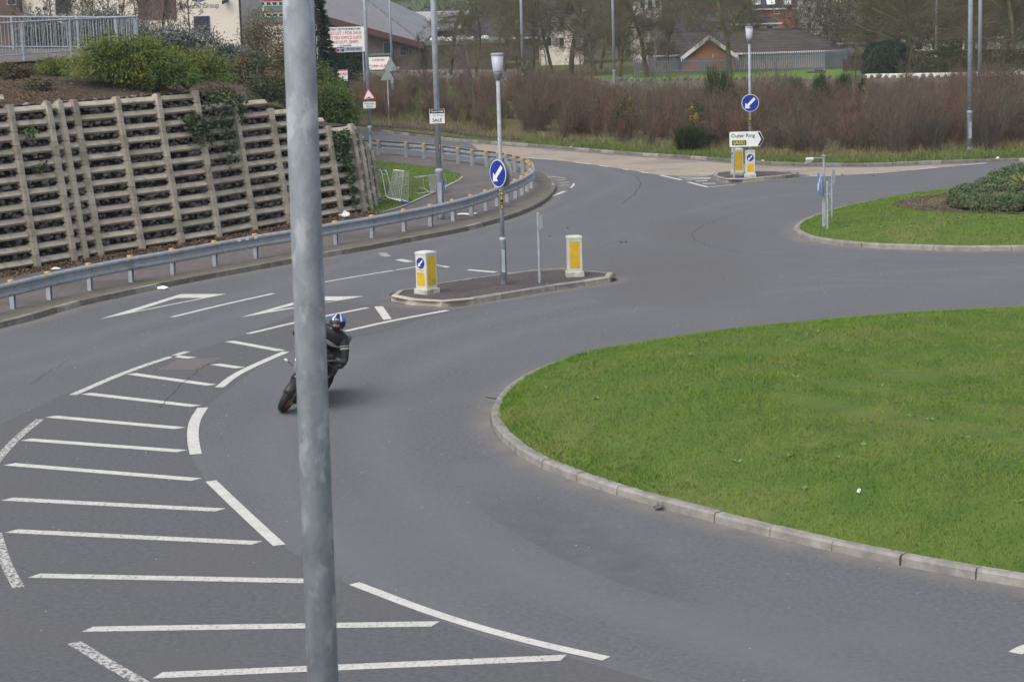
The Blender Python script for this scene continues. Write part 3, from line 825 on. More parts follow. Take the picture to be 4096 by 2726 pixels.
# stone filling between the beams
ico = np.array([(0, 0, 1), (.89, 0, .45), (.28, .85, .45), (-.72, .53, .45), (-.72, -.53, .45), (.28, -.85, .45), (.72, .53, -.45), (-.28, .85, -.45), (-.89, 0, -.45), (-.28, -.85, -.45), (.72, -.53, -.45), (0, 0, -1)])
icf = np.array([(0, 1, 2), (0, 2, 3), (0, 3, 4), (0, 4, 5), (0, 5, 1), (1, 6, 2), (2, 7, 3), (3, 8, 4), (4, 9, 5), (5, 10, 1), (6, 7, 2), (7, 8, 3), (8, 9, 4), (9, 10, 5), (10, 6, 1), (11, 7, 6), (11, 8, 7), (11, 9, 8), (11, 10, 9), (11, 6, 10)])
def rocks(P, size, rg, squash=.75):
    n = len(P)
    v = ico[None] * (1 + rg.normal(0, .22, (n, 12, 1))) * size[:, None, None] * np.stack([np.ones(n), rg.uniform(.7, 1.1, n), np.full(n, squash)], 1)[:, None]
    a = rg.uniform(0, 6.3, n)
    c, s = np.cos(a)[:, None], np.sin(a)[:, None]
    v = np.stack([v[..., 0] * c - v[..., 1] * s, v[..., 0] * s + v[..., 1] * c, v[..., 2]], -1) + P[:, None]
    f = (np.arange(n)[:, None, None] * 12 + icf[None]).reshape(-1, 3)
    return v.reshape(-1, 3), f
rp = []
backing = MB()
for i in range(ncol - 1):
    (B0, n0), (B1, n1) = columns[i], columns[i + 1]
    n = min(n0, n1)
    hh = n * CR
    m = int(70 * (B1 - B0).length * hh / 1.2)
    for _ in range(m):
        u, z = random.random(), random.uniform(0, hh - .05)
        fr = (z % CR) / CR
        p = wall_pt(B0.lerp(B1, u), .20 + .12 * fr + random.uniform(-.03, .05), z)
        rp.append(tuple(p))
    backing.add([wall_pt(B0, .5, -.1), wall_pt(B1, .5, -.1), wall_pt(B1, .5, hh - .1), wall_pt(B0, .5, hh - .1)], [(0, 1, 2, 3)])
rp = np.array(rp)
v, f = rocks(rp, rng.uniform(.04, .10, len(rp)), rng)
rf = fast('rock_fill', v, f, M['rock'], crib); stuff(rf)
backing.build('earth_backing', M['soil'], crib)

# ------------------------------------------------------------------ planted bank above the wall
tops = [wall_pt(B, .22, n * CR - .05) for B, n in columns]
PERP = Vector((-.72, .69, 0))
def bank_profile(t, i):
    w = smooth(i, 9, 14)
    return (1 - w) * (0.42 * smooth(t, 0, 3.4) + .45 * smooth(t, 3.6, 8)) + w * (0.7 * smooth(t, 0, 5))
nt_ = 18
bt = [0, .3, .7, 1.2, 1.8, 2.4, 3.0, 3.7, 4.6, 6, 8, 11, 15, 20, 26, 34]
bv, bf = [], []
ext = [(tops[0] - WD * 6 + Vector((0, 0, -.1)), 0)] + [(p, i) for i, p in enumerate(tops)]
e_last = tops[-1]
ext += [(e_last + PERP * .5 + WD * .5 + Vector((0, 0, -.5)), 15), (e_last + PERP * 1.3 + WD * 1.1 + Vector((0, 0, -e_last.z * .55)), 15), (e_last + PERP * 2.4 + WD * 1.6 + Vector((0, 0, -e_last.z + .05)), 15)]
def bank_pt(p, i, t):
    q = p + PERP * t
    z = p.z + bank_profile(t, i) + (math.sin(q.x * 2.1) * math.cos(q.y * 1.7) * .05 if t > .2 else 0)
    fade = 1 - smooth(t, 14, 30) * .5
    return Vector((q.x, q.y, z * fade))
for p, i in ext:
    for t in bt: bv.append(tuple(bank_pt(p, i, t)))
nb = len(bt)
for a in range(len(ext) - 1):
    for b in range(nb - 1): bf.append((a * nb + b, (a + 1) * nb + b, (a + 1) * nb + b + 1, a * nb + b + 1))
from mathutils.bvhtree import BVHTree
BVH = BVHTree.FromPolygons([Vector(p) for p in bv], bf)
def on_bank(px, py):
    h = BVH.ray_cast(Vector((0, 0, EYE)), Vector(ray(px, py)).normalized())
    if h[0] is not None: return h[0]
    best = None
    for k in range(80):
        q = A(px, py, 52 + k * .15)
        d = BVH.ray_cast(Vector((q.x, q.y, 30)), Vector((0, 0, -1)))
        if d[0] is not None and (best is None or abs(q.z - d[0].z) < best[0]): best = (abs(q.z - d[0].z), d[0])
    return best[1] if best else A(px, py, 58)
bank = MB(); bank.v, bank.f = bv, bf
bank = structure(bank.build('embankment', M['soil'], None, smooth=True))
# return face of the bank at the end of the wall and leaf litter along the foot
lp = []
for i in range(0, ncol - 4):
    (B0, _), (B1, _) = columns[i], columns[i + 1]
    for _ in range(int(500 * (B1 - B0).length)):
        p = B0.lerp(B1, random.random()) - WN * abs(random.gauss(0, .28)) + Vector((0, 0, .02 + random.uniform(0, .03)))
        lp.append(tuple(p))
lp = np.array(lp)
v, f = leaves(lp, rng.normal(size=(len(lp), 3)) * [1, 1, .35], .08, .05, rng)
stuff(fast('leaf_litter', v, f, M['leaflitter']), 'dry brown fallen leaves along the foot of the crib wall', 'leaf litter')
def litter_on(mats, n, lo, hi, name, label, s=.05):
    P = []
    for _ in range(n):
        k = random.uniform(lo, hi); i = int(k); fr = k - i
        p0, p1 = ext[i], ext[min(i + 1, len(ext) - 1)]
        t = random.uniform(.1, 4)
        q = bank_pt(p0[0].lerp(p1[0], fr), p0[1], t)
        P.append((q.x, q.y, q.z + .01))
    P = np.array(P)
    v, f = leaves(P, rng.normal(size=(len(P), 3)) * [1, 1, .5], s, s * .6, rng)
    stuff(fast(name, v, f, mats), label, 'mulch')
litter_on(M['leaflitter'], 14000, 0, 12, 'bark_mulch', 'brown bark mulch and dead leaves scattered over the planted bank')

# ------------------------------------------------------------------ galvanised crash barrier
rail = thing('crash_barrier', 'long curved galvanised steel crash barrier with amber post caps beside the footway', 'crash barrier')
posts_px = Z5([(105, 1243), (390, 1172), (710, 1100), (1033, 1035), (1360, 975), (1690, 910), (2010, 850)]) + Z6([(190, 795), (480, 740), (765, 690), (1015, 640), (1222, 598), (1398, 555), (1540, 515), (1655, 475), (1740, 440), (1820, 408), (1886, 380), (1938, 352), (1977, 325), (2008, 296)])
back_px = Z2([(2002, 1420), (1985, 1398), (1940, 1368), (1880, 1352), (1815, 1335), (1750, 1322), (1660, 1308), (1547, 1297), (1437, 1280), (1305, 1262), (1170, 1243), (1030, 1232)])
posts = GP(posts_px, .112)
posts = [posts[0] + (posts[0] - posts[1]) * 3, posts[0] + (posts[0] - posts[1]) * 2, posts[0] + (posts[0] - posts[1])] + posts
bp = GP(back_px, .112)
posts += bp + [bp[-1] + (bp[-1] - bp[-2]) * 1.6, bp[-1] + (bp[-1] - bp[-2]) * 3.2 + Vector((-.3, 0, 0)), bp[-1] + (bp[-1] - bp[-2]) * 4.9 + Vector((-.8, 0, 0))]
PN = []
for i, p in enumerate(posts):
    d = (posts[min(i + 1, len(posts) - 1)] - posts[max(i - 1, 0)]).normalized()
    PN.append((d, Vector((d.y, -d.x, 0))))           # outwards: to the road
pprof = [(-.055, -.04), (.055, -.04), (.055, -.028), (-.04, -.028), (-.04, .028), (.055, .028), (.055, .04), (-.055, .04)]
for p, (d, n) in zip(posts, PN):
    lo = [p + n * a + d * b for a, b in pprof]
    MB().loft([[q + Vector((0, 0, z)) for q in lo] for z in (-.05, .56)]).build('post', M['galv'], rail)
    rot = Matrix((n, d, Vector((0, 0, 1)))).transposed()
    MB().box(p + Vector((0, 0, .56)) - n * .012, (.10, .12, .11), rot, .012).build('reflector_cap', M['amber'], rail)
wprof = [(.0, .15), (.035, .15), (.075, .115), (.075, .075), (.01, .03), (.01, -.03), (.075, -.075), (.075, -.115), (.035, -.15), (.0, -.15), (-.003, -.147), (.032, -.146), (.070, -.113), (.070, -.077), (.005, -.03), (.005, .03), (.070, .077), (.070, .113), (.032, .146), (-.003, .147)]
path = []
cp = [p + n * .062 for p, (d, n) in zip(posts, PN)]
for i in range(len(cp) - 1):
    p0, p1, p2, p3 = cp[max(i - 1, 0)], cp[i], cp[i + 1], cp[min(i + 2, len(cp) - 1)]
    seg = []
    for k in range(7):
        t = k / 6
        q = .5 * ((2 * p1) + (p2 - p0) * t + (2 * p0 - 5 * p1 + 4 * p2 - p3) * t * t + (-p0 + 3 * p1 - 3 * p2 + p3) * t ** 3)
        seg.append(q)
    path.append(seg)
allp = [q for s in path for q in s[:-1]] + [path[-1][-1]]
fr = []
for i, q in enumerate(allp):
    d = (allp[min(i + 1, len(allp) - 1)] - allp[max(i - 1, 0)]).normalized()
    fr.append((q, d, Vector((d.y, -d.x, 0))))
for i in range(0, len(path), 2):
    a, b = i * 6, min((i + 2) * 6, len(allp) - 1)
    MB().loft([[q + n * (o + (.004 if k == 0 else 0)) + Vector((0, 0, .44 + h)) for o, h in wprof] for k, (q, d, n) in enumerate(fr[a:b + 1])]).build('beam', M['beam'], rail, smooth=False)
bolt = MB()
bolt.lathe([(.016, 0), (.016, .01), (.006, .014)], 6)
bme = bolt.data('bolt'); bme.materials.append(M['bolt'])
for i in range(2, 24):
    q, d, n = fr[i * 6]
    for ds, hz in ((-.12, .09), (.12, .09), (-.12, -.09), (.12, -.09), (0, 0)):
        if i % 2 and ds: continue
        o = put('bolt', bme, None, rail)
        o.matrix_world = Matrix.Translation(q + d * ds + n * (.078 if ds else .014) + Vector((0, 0, .44 + hz))) @ n.to_track_quat('Z', 'Y').to_matrix().to_4x4()
# tape bands
q, d, n = fr[51]
for k in range(3):
    c = fr[51][0].lerp(fr[55][0], k * .3)
    rot = Matrix((n, d, Vector((0, 0, 1)))).transposed()
    MB().box(c + n * .080 + Vector((0, 0, .44 + .10)), (.006, .10, .06), rot).build('tape', M['white'], rail)

# ------------------------------------------------------------------ pedestrian railings on the bank
def railing(name, label, P, zt, h=1.05, drop=.18):
    t = thing(name, label, 'railing', P[0])
    o = Vector(P[0])
    for i in range(len(P)):
        p = Vector(P[i]) - o
        MB().box(p + Vector((0, 0, h / 2 - drop / 2)), (.075, .075, h + drop), None, .008).build('post', M['galv'], t)
        if i + 1 < len(P):
            a, b = p, Vector(P[i + 1]) - o
            up = Vector((0, 0, 1))
            MB().tube([a + up * h, b + up * h], .03, 8).build('top_rail', M['galv'], t)
            MB().tube([a + up * .13, b + up * .13], .022, 6).build('bottom_rail', M['galv'], t)
            n = int((b - a).length / .115)
            for k in range(1, n):
                c = a.lerp(b, k / n)
                bar_ = put('picket', PICK, None, t)
                bar_.location = c + up * .13
    return t
pk = MB().tube([(0, 0, 0), (0, 0, .90)], .010, 5)
PICK = pk.data('picket'); PICK.materials.append(M['galv'])
def post_at(x, yb, yt, Y, h=1.05):
    a = A(x, yt, Y)
    return Vector((a.x, a.y, a.z - h))
rA = [post_at(-140, 0, 100, 56.8), post_at(85, 0, 89, 58.3), post_at(276, 0, 79, 60.0), post_at(544, 0, 68, 62.6)]
railing('railing', 'grey steel picket railing along the near edge of the bank path', rA, 1.1)
rB = [post_at(-140, 0, 66, 63.0), post_at(45, 0, 68, 63.2), post_at(308, 0, 69, 63.6), post_at(460, 0, 69, 63.9), post_at(538, 0, 67, 62.9)]
railing('railing', 'grey steel picket railing on the far edge of the bank path, behind the first', rB, 1.1)
slab = MB()
for a, b in zip(rA[:-1], rA[1:]): pass
path_top = structure(MB().sheet([tuple(Vector(p) + Vector((.2, -.35, -.06))) for p in rA] + [tuple(Vector(p) + Vector((0, .3, .06))) for p in reversed(rB)]).flat('path', M['footway']))
# ------------------------------------------------------------------ lettering and sign parts
def text_data(s, size, key, bold=0.0, align='CENTER'):
    cu = bpy.data.curves.new('lettering', 'FONT')
    cu.body = s
    cu.size = size
    cu.align_x = align
    cu.align_y = 'CENTER'
    cu.offset = bold
    cu.extrude = 0.0015
    cu.resolution_u = 3
    o = bpy.data.objects.new('lettering', cu)
    me = bpy.data.meshes.new_from_object(o)
    bpy.data.objects.remove(o)
    bpy.data.curves.remove(cu)
    me.name = 'lettering'
    me.materials.clear()
    me.materials.append(M[key])
    return me
RX90 = Matrix.Rotation(R(90), 4, 'X')
def lettering(parent, s, size, at, key, bold=0.0, align='CENTER', sx=1.0, rz=0.0, name='lettering'):
    o = put(name, text_data(s, size, key, bold, align), None, parent)
    o.matrix_local = Matrix.Translation(at) @ Matrix.Rotation(rz, 4, 'Z') @ RX90 @ Matrix.Diagonal((sx, 1, 1, 1))
    return o
def plate(parent, name, w, h, at, m, th=0.004, bev=0.0):
    return MB().box(at, (w, th, h), None).build(name, m, parent)
def rounded(w, h, r, n=4):
    pts = []
    for cx_, cz_, a0 in ((w / 2 - r, h / 2 - r, 0), (-w / 2 + r, h / 2 - r, 90), (-w / 2 + r, -h / 2 + r, 180), (w / 2 - r, -h / 2 + r, 270)):
        for k in range(n + 1):
            a = R(a0 + 90 * k / n)
            pts.append((cx_ + r * math.cos(a), cz_ + r * math.sin(a)))
    return pts
def face(parent, name, pts, y0, y1, m, at=(0, 0, 0), rz=0.0):
    mb = MB().loft([[(x, y0, z) for x, z in pts], [(x, y1, z) for x, z in pts]])
    o = mb.build(name, m, parent)
    o.matrix_local = Matrix.Translation(at) @ Matrix.Rotation(rz, 4, 'Z')
    return o
def circle(r, n=32): return [(r * math.cos(2 * math.pi * k / n), r * math.sin(2 * math.pi * k / n)) for k in range(n)]
ARROW = [(.21, .205), (.135, .275)]
def arrow_pts(s):
    a = [(-.62, -.62), (.02, -.55), (-.15, -.36), (.62, .40), (.40, .62), (-.36, -.15), (-.55, .02)]
    return [(x * s, z * s) for x, z in a]
def roundel(parent, r, at, rz, back=True):
    d = face(parent, 'sign_disc', circle(r), 0, .012, M['grey'], at, rz)
    face(d, 'white_rim', circle(r * .985), -.003, 0.0, M['white'])
    face(d, 'blue_face', circle(r * .93), -.006, -.003, M['blue'])
    face(d, 'arrow', arrow_pts(r), -.009, -.006, M['white'])
    return d
def bracket(parent, at, w=.12):
    MB().box(at, (w, .03, .03), None, .004).build('bracket', M['galv'], parent)

# ------------------------------------------------------------------ lit keep-left posts on the islands
def keep_left_post(loc, rz, label, digits, lean=0.0):
    t = thing('keep_left_post', label, 'lamp post', loc, 0, 'lantern posts on the traffic islands')
    t.rotation_euler = (0, lean, 0)
    MB().lathe([(.074, -.05), (.074, .10)], 14).build('root_sleeve', M['lampdark'], t)
    MB().lathe([(.070, .10), (.070, .96), (.075, .965), (.075, 1.01), (.050, 1.035)], 14).build('base_section', M['galv'], t, True)
    MB().box((.0, -.068, .52), (.075, .01, .50), None, .003).build('door', M['galv'], t)
    MB().lathe([(.046, 1.03), (.044, 2.6), (.040, 4.42)], 12).build('shaft', M['galv'], t, True)
    la = MB().lathe([(.045, 4.40), (.052, 4.44), (.095, 4.53), (.098, 4.58)], 14).build('lantern_cup', M['lampdark'], t, True)
    MB().lathe([(.095, 4.58), (.105, 4.62), (.132, 4.93)], 16).build('lantern_bowl', M['diffuser'], t, True)
    MB().lathe([(.137, 4.93), (.143, 4.94), (.143, 4.965), (.11, 4.985)], 16).build('lantern_cap', M['signback'], t)
    n = Matrix.Rotation(rz, 3, 'Z') @ Vector((0, -1, 0))
    roundel(t, .30, n * .075 + Vector((0, 0, 2.42)), rz)
    if rz < -.5: face(t, 'sign_disc', circle(.30), 0, .012, M['signback'], -n * .075 + Vector((0, 0, 2.42)), rz)
    for dz in (-.16, .16): MB().box(Vector((0, 0, 2.42 + dz)), (.05, .16, .03), Matrix.Rotation(rz, 3, 'Z')).build('bracket', M['galv'], t)
    k = MB().box((0, -.052, 1.84), (.062, .006, .40)).build('number_plate', M['black'], t)
    for i, ch in enumerate(digits): lettering(k, ch, .105, (0, -.057, 1.99 - i * .098), 'sign_yellow', .002)
    return t
lampA = G(2016, 1137, .105)
keep_left_post(lampA, R(-54), 'lantern post with a turned blue keep-left disc on the gravelled island between yellow bollards', '45-2')
lampB = G(3006, 700, .105) + Vector((0, .3, 0))
keep_left_post(lampB, R(4), 'lantern post with a blue keep-left disc rising behind the Outer Ring direction sign', '26-1')

# ------------------------------------------------------------------ illuminated bollards
def bollard(loc, rz, label, front=True, side=True):
    t = thing('traffic_bollard', label, 'bollard', loc, rz, 'white and yellow island bollards')
    MB().box((0, 0, .05), (.40, .40, .12), None, .012).build('plinth', M['bollard_base'], t)
    b = MB()
    w0, w1 = .165, .159
    b.loft([[(x * w, y * w, z) for x, y in ((-1, -.93), (-.93, -1), (.93, -1), (1, -.93), (1, .93), (.93, 1), (-.93, 1), (-1, .93))] for w, z in ((w0, .11), (w0, .16), (w1, .84), (w1 + .012, .845), (w1 + .012, .885), (w1 - .05, .905))])
    sh = b.build('shell', M['bollard_white'], t)
    def wall(name, x0, x1, z0, z1, m, ang, off=.003):
        q = []
        for x, z in ((x0, z0), (x1, z0), (x1, z1), (x0, z1)):
            d = w0 + (w1 - w0) * (z - .16) / .68
            q.append((x, -d - off, z))
        q2 = [(x, y + .0045, z) for x, y, z in q]
        o = MB().loft([q, q2]).build(name, m, t)
        o.matrix_local = Matrix.Rotation(ang, 4, 'Z')
        return o
    for k in range(4):
        ang = k * math.pi / 2
        if k in (1, 3) and side: wall('yellow_panel', -.122, .122, .18, .80, M['yellow'], ang)
        if k in (0, 2):
            if front:
                wall('yellow_panel', -.115, .115, .18, .46, M['yellow'], ang)
                wall('yellow_strip', -.10, .10, .50, .52, M['yellow'], ang)
                c = Matrix.Rotation(ang, 3, 'Z') @ Vector((0, -.161, .66))
                d = face(t, 'blue_disc', circle(.118, 24), -.004, .002, M['blue'], c, ang)
                d.rotation_euler = (0, 0, ang)
                face(d, 'arrow', arrow_pts(.118), -.007, -.004, M['white'])
            else: wall('yellow_panel', -.112, .112, .19, .79, M['yellow'], ang)
    return t
bollard(G(1708, 1172, .105), R(-43), 'white bollard with blue arrow disc and scuffed yellow side, at the gravelled island tip')
bollard(G(2300, 1106, .105) + Vector((0, .12, 0)), R(3), 'white bollard with one tall yellow panel, at the wide end of the gravelled island', front=False, side=False)
bollard(G(3003, 709, .105) + Vector((0, .12, 0)), R(-6), 'white bollard with blue arrow disc in front of the lantern post by the direction sign')
bollard(G(2955, 702, .105) + Vector((0, .35, 0)), R(-80), 'plain-sided white bollard partly behind the Outer Ring sign post')

# ------------------------------------------------------------------ Outer Ring direction sign
p = G(2937, 712, .105)
t = thing('direction_sign', 'white flag sign reading Outer Ring (A55) with black chevron, on a grey post', 'road sign', p)
MB().lathe([(.038, -.04), (.038, 1.52), (.03, 1.53)], 12).build('post', M['galv'], t)
sc = 1 / 116.0
bx = lambda x, y: ((x - 2937) * sc, 0)
W_, H_ = 1.18, .53
c0 = Vector((.42, -.05, 1.29))
flag = [(-W_ / 2, -H_ / 2 + .03), (-W_ / 2 + .03, -H_ / 2), (W_ / 2 - .14, -H_ / 2), (W_ / 2, -.02), (W_ / 2 - .13, H_ / 2), (-W_ / 2 + .03, H_ / 2), (-W_ / 2, H_ / 2 - .03)]
fb = face(t, 'sign_board', flag, 0, .012, M['black'], c0)
face(fb, 'white_face', [(x * .975, z * .955) for x, z in flag], -.004, 0, M['white'])
face(fb, 'chevron', [(.37, .225), (.44, .225), (.565, -.02), (.44, -.235), (.365, -.235), (.485, -.02)], -.007, -.004, M['black'])
lettering(fb, 'Outer Ring', .175, (-.12, -.0065, .115), 'black', .0015)
face(fb, 'route_panel', rounded(.48, .17, .02), -.006, -.004, M['green_sign'], (-.25, 0, -.115))
lettering(fb, '(A55)', .165, (-.25, -.0085, -.115), 'sign_yellow', .003)
for dz in (-.15, .15): bracket(t, (0, -.026, 1.29 + dz), .10)

# ------------------------------------------------------------------ small sign posts seen edge on
def edge_post(loc, h, label, plates, r=.03, cat='sign post'):
    t = thing('sign_post', label, cat, loc)
    MB().lathe([(r, -.04), (r, h), (r * .8, h + .01)], 10).build('post', M['galv'], t)
    for (w, hh, zc, rz, m) in plates:
        n = Matrix.Rotation(rz, 3, 'Z') @ Vector((0, -1, 0))
        o = MB().box((0, 0, 0), (w, .006, hh)).build('sign_plate', M['signback'], t)
        o.matrix_local = Matrix.Translation(n * (r + .03) + Vector((0, 0, zc))) @ Matrix.Rotation(rz, 4, 'Z')
        MB().box((0, -.0045, 0), (w * .96, .003, hh * .94)).build('face', m, o)
        MB().box((0, 0.006, hh * .3), (w, .008, .03)).build('rail', M['galv'], o)
        MB().box((0, 0.006, -hh * .3), (w, .008, .03)).build('rail', M['galv'], o)
        for dz in (-.3, .3): MB().box(n * (r * .5 + .01) + Vector((0, 0, zc + dz * hh)), (2.4 * r, .07, .025), Matrix.Rotation(rz, 3, 'Z')).build('bracket', M['galv'], t)
    return t
edge_post(G(2159, 1130, .105), 1.52, 'thin grey post with a white plate seen edge-on, on the gravelled island', [(.60, .30, 1.32, R(83), M['white'])], .028)
p = G(3306, 905, .22)
def isl2_at(x, y):
    P = np.array([[x, y, 0.0]])
    return Vector((x, y, float(isl2.z(P)[0])))
q = G(3310, 905, .27); edge_post(isl2_at(q.x, q.y), 1.20, 'short grey post with a sign plate seen edge-on, foremost on the shrub island', [(.60, .38, 1.0, R(84), M['white'])], .026)
q = G(3328, 864, .27); edge_post(isl2_at(q.x, q.y), 1.30, 'thin grey post with a grey sign back, rear of the posts on the shrub island', [(.60, .38, 1.08, R(76), M['white'])], .022)
q = G(3296, 897, .27)
t = thing('lit_sign_post', 'grey post with overhanging lamp and faded blue disc turned edge-on, on the shrub island', 'sign post', isl2_at(q.x, q.y))
MB().box((0, 0, .40), (.085, .085, .9), None, .01).build('base_box', M['galv'], t)
MB().lathe([(.032, .8), (.032, 1.82)], 10).build('post', M['galv'], t)
MB().box((0, 0, 1.82), (.095, .095, .05), None, .006).build('cap', M['signback'], t)
MB().tube([(0, 0, 1.77), (-.30, -.04, 1.77)], .012, 6).build('lamp_arm', M['galv'], t)
lm = MB().loft([[(-.28, -.10, 1.79), (-.28, .02, 1.79), (-.28, .02, 1.74), (-.28, -.10, 1.74)], [(-.46, -.10, 1.78), (-.46, .02, 1.78), (-.47, .02, 1.74), (-.47, -.10, 1.74)]]).build('lamp_housing', M['white'], t)
MB().loft([[(-.28, -.09, 1.74), (-.28, .01, 1.74), (-.46, .01, 1.74), (-.46, -.09, 1.74)], [(-.33, -.08, 1.68), (-.33, 0, 1.68), (-.50, 0, 1.62), (-.50, -.08, 1.62)]]).build('lamp_lens', M['grey'], lm)
d = face(t, 'sign_disc', circle(.30), 0, .012, M['grey'], (-.13, -.02, 1.10), R(-89))
face(d, 'blue_face', circle(.29), -.004, 0, M['bluefade'])
face(d, 'arrow', arrow_pts(.29), -.008, -.004, M['white'])

# ------------------------------------------------------------------ lamp columns
def lamp_column(loc, label, h=10.0, r0=.10, zb=1.4, r1=.08, rt=.055, m='galv', arm=(0, 1), number=None, lean=(0, 0), grp='tall street lamp columns'):
    t = thing('lamp_column', label, 'lamp column', loc, 0, grp)
    t.rotation_euler = (lean[0], lean[1], 0)
    MB().lathe([(r0 * 1.04, -.08), (r0 * 1.04, .18)], 16).build('root_sleeve', M['lampdark'], t, True)
    MB().lathe([(r0, .18), (r0, zb - .04), (r0 * 1.07, zb - .03), (r0 * 1.07, zb + .02), (r1, zb + .07)], 20).build('base_section', M[m], t, True)
    MB().box((0, -r0 - .002, zb * .55), (r0 * 1.1, .014, zb * .42), None, .004).build('door', M[m], t)
    MB().lathe([(r1, zb + .06), (rt, h)], 20).build('shaft', M[m], t, True)
    a = Vector((arm[0], arm[1], 0)).normalized()
    MB().tube([(0, 0, h - .02), Vector((0, 0, h + .25)) + a * .12, Vector((0, 0, h + .42)) + a * .5, Vector((0, 0, h + .5)) + a * 1.2], [.04, .035, .03, .028], 8).build('bracket_arm', M[m], t, True)
    ln = MB().ellipsoid(Vector((0, 0, h + .5)) + a * 1.5, (.16, .16, .08)).build('lantern', M['grey'], t, True)
    if number:
        k = MB().box((r1 * .4, -r1 * .95, 2.05), (.06, .006, .055 * len(number) + .03)).build('number_plate', M['black'], t)
        for i, ch in enumerate(number): lettering(k, ch, .07, (r1 * .4, -r1 * .95 - .006, 2.05 + .0275 * (len(number) - 1) - i * .055), 'sign_yellow', .001)
    return t
# the big column close to the camera
fp0, fp1 = A(1192.5, 0, 10), A(1292, 2726, 10)
fd = (fp0 - fp1).normalized()
fb_ = fp1 - fd * (fp1.z / fd.z)
near_col = lamp_column((fb_.x, fb_.y, 0), 'mottled galvanised lamp column standing in front of everything, crossing the whole scene', 11.5, .105, 1.6, .083, .073, 'galv_fore', (1, .3), grp=None)
near_col.rotation_euler = Vector((0, 0, 1)).rotation_difference(fd).to_euler()
MB().lathe([(.0763, 4.02), (.0768, 4.03), (.0763, 4.04)], 20).build('weld_ring', M['galv_fore'], near_col, True)
p = G(1763, 877, .112)
col_sale = lamp_column(p, 'lamp column carrying the SALE placard, on the footway inside the crash barrier', 10, .108, 1.38, .082, .074, number='431', lean=(0, 0))
t = thing('sale_placard', 'small white half price SALE placard with black heading, fixed to a lamp column', 'placard', p + Vector((0, -.098, 2.92)), R(3))
b_ = plate(t, 'board', .42, .40, (0, 0, 0), M['white'], .006)
plate(b_, 'heading_band', .40, .115, (0, -.0045, .135), M['black'], .003)
lettering(b_, 'Carpet Gold', .068, (0, -.0075, .135), 'white', .001)
lettering(b_, '1/2 Price', .082, (.02, -.0045, .02), 'grey', .0015)
lettering(b_, 'SALE', .128, (0, -.0045, -.115), 'black', .0025)
p = G(1484, 642, .112)
col_hump = lamp_column(p, 'lamp column carrying the red triangle hump warning sign', 10, .085, 1.3, .072, .062)
t = thing('hump_warning_sign', 'red bordered triangle warning of road humps above a white distance plate', 'road sign', p + Vector((.02, -.10, 0)), R(6))
tri = lambda s: [(-s, -s * .577), (s, -s * .577), (0, s * 1.155)]
zc = 2.55
d = face(t, 'triangle', tri(.27), 0, .01, M['red'], (0, 0, zc))
d.rotation_euler = (0, R(-4), 0)
face(d, 'white_face', tri(.20), -.004, 0, M['white'])
hump = [(-.11 + .22 * k / 12, -.088 + (.042 * math.exp(-((k - 6) / 2.6) ** 2))) for k in range(13)]
face(d, 'hump_symbol', [(-.11, -.096)] + hump + [(.11, -.096)], -.007, -.004, M['black'])
d = face(t, 'distance_plate', rounded(.49, .255, .02), 0, .01, M['white'], (0.01, 0, 2.18))
lettering(d, 'Humps for', .088, (0, -.004, .055), 'black')
lettering(d, '550 yds', .088, (0, -.004, -.055), 'black')
for zz in (2.45, 2.18): MB().box((0, .035, zz), (.06, .06, .03)).build('bracket', M['galv'], t)
def vz(x, y): return float(verge_z(x, y))
def on_verge(px, py, it=6):
    z = .3
    for _ in range(it):
        g = G(px, py, z)
        z = vz(g.x, g.y)
    return Vector((g.x, g.y, z))
q = A(1572, 374, 112); lamp_column((q.x, q.y, vz(q.x, q.y)), 'slim lamp column on the rough grass, behind the backs of two triangular signs', 9, .075, 1.2, .065, .05, 'galv_far')
q = A(2094, 375, 118); lamp_column((q.x, q.y, vz(q.x, q.y)), 'slim lamp column in the brown thicket near the leaning young birches', 10, .09, 1.3, .085, .075, 'galv_far')
q = A(2458, 380, 119); lamp_column((q.x, q.y, vz(q.x, q.y)), 'slim lamp column in the brown thicket in front of the broad ivy-dark tree', 10, .085, 1.3, .08, .07, 'galv_far')
q = A(3744, 300, 128); c_ = lamp_column((q.x, q.y, vz(q.x, q.y)), 'slim lamp column behind the hedge with a tiny blue disc on it', 10, .09, 1.3, .08, .07, 'galv_far')
t = thing('cycle_sign', 'tiny blue disc sign on the lamp column behind the hedge', 'road sign', Vector((q.x + .06, q.y - .1, A(3745, 240, 128).z)))
d = face(t, 'disc', circle(.15, 20), 0, .008, M['blue'])
face(d, 'symbol', [(-.06, .05), (.07, .03), (.0, -.09)], -.004, 0, M['white'])
q = on_verge(3877, 606); lamp_column(q, 'thick lamp column with a yellow number plate at the edge of the brown thicket', 10, .105, 1.45, .094, .08, 'galv', number='28')
q = A(3916, 560, 92); lamp_column((q.x, q.y, vz(q.x, q.y)), 'second lamp column standing just behind the thick numbered one in the thicket', 10, .095, 1.3, .088, .08, 'galv_far')

# backs of triangular signs on the rough grass
q = on_verge(1557, 488)
t = thing('triangular_sign', 'grey back of a triangular road sign on a thin post in the rough grass', 'road sign', q)
MB().lathe([(.035, -.05), (.035, 2.9)], 10).build('post', M['galv_far'], t)
face(t, 'triangle', tri(.36), 0, .01, M['signback'], (0, -.05, 2.35))
q = A(1563, 285, 112)
t = thing('triangular_sign', 'greenish grey back of a triangular sign fixed high on a slim lamp column', 'road sign', Vector((q.x, q.y - .1, q.z)))
face(t, 'triangle', [(-.32, 0), (.32, 0), (.33, .18), (.0, .80), (-.33, .18)], 0, .01, M['signback'], (0, 0, 0))

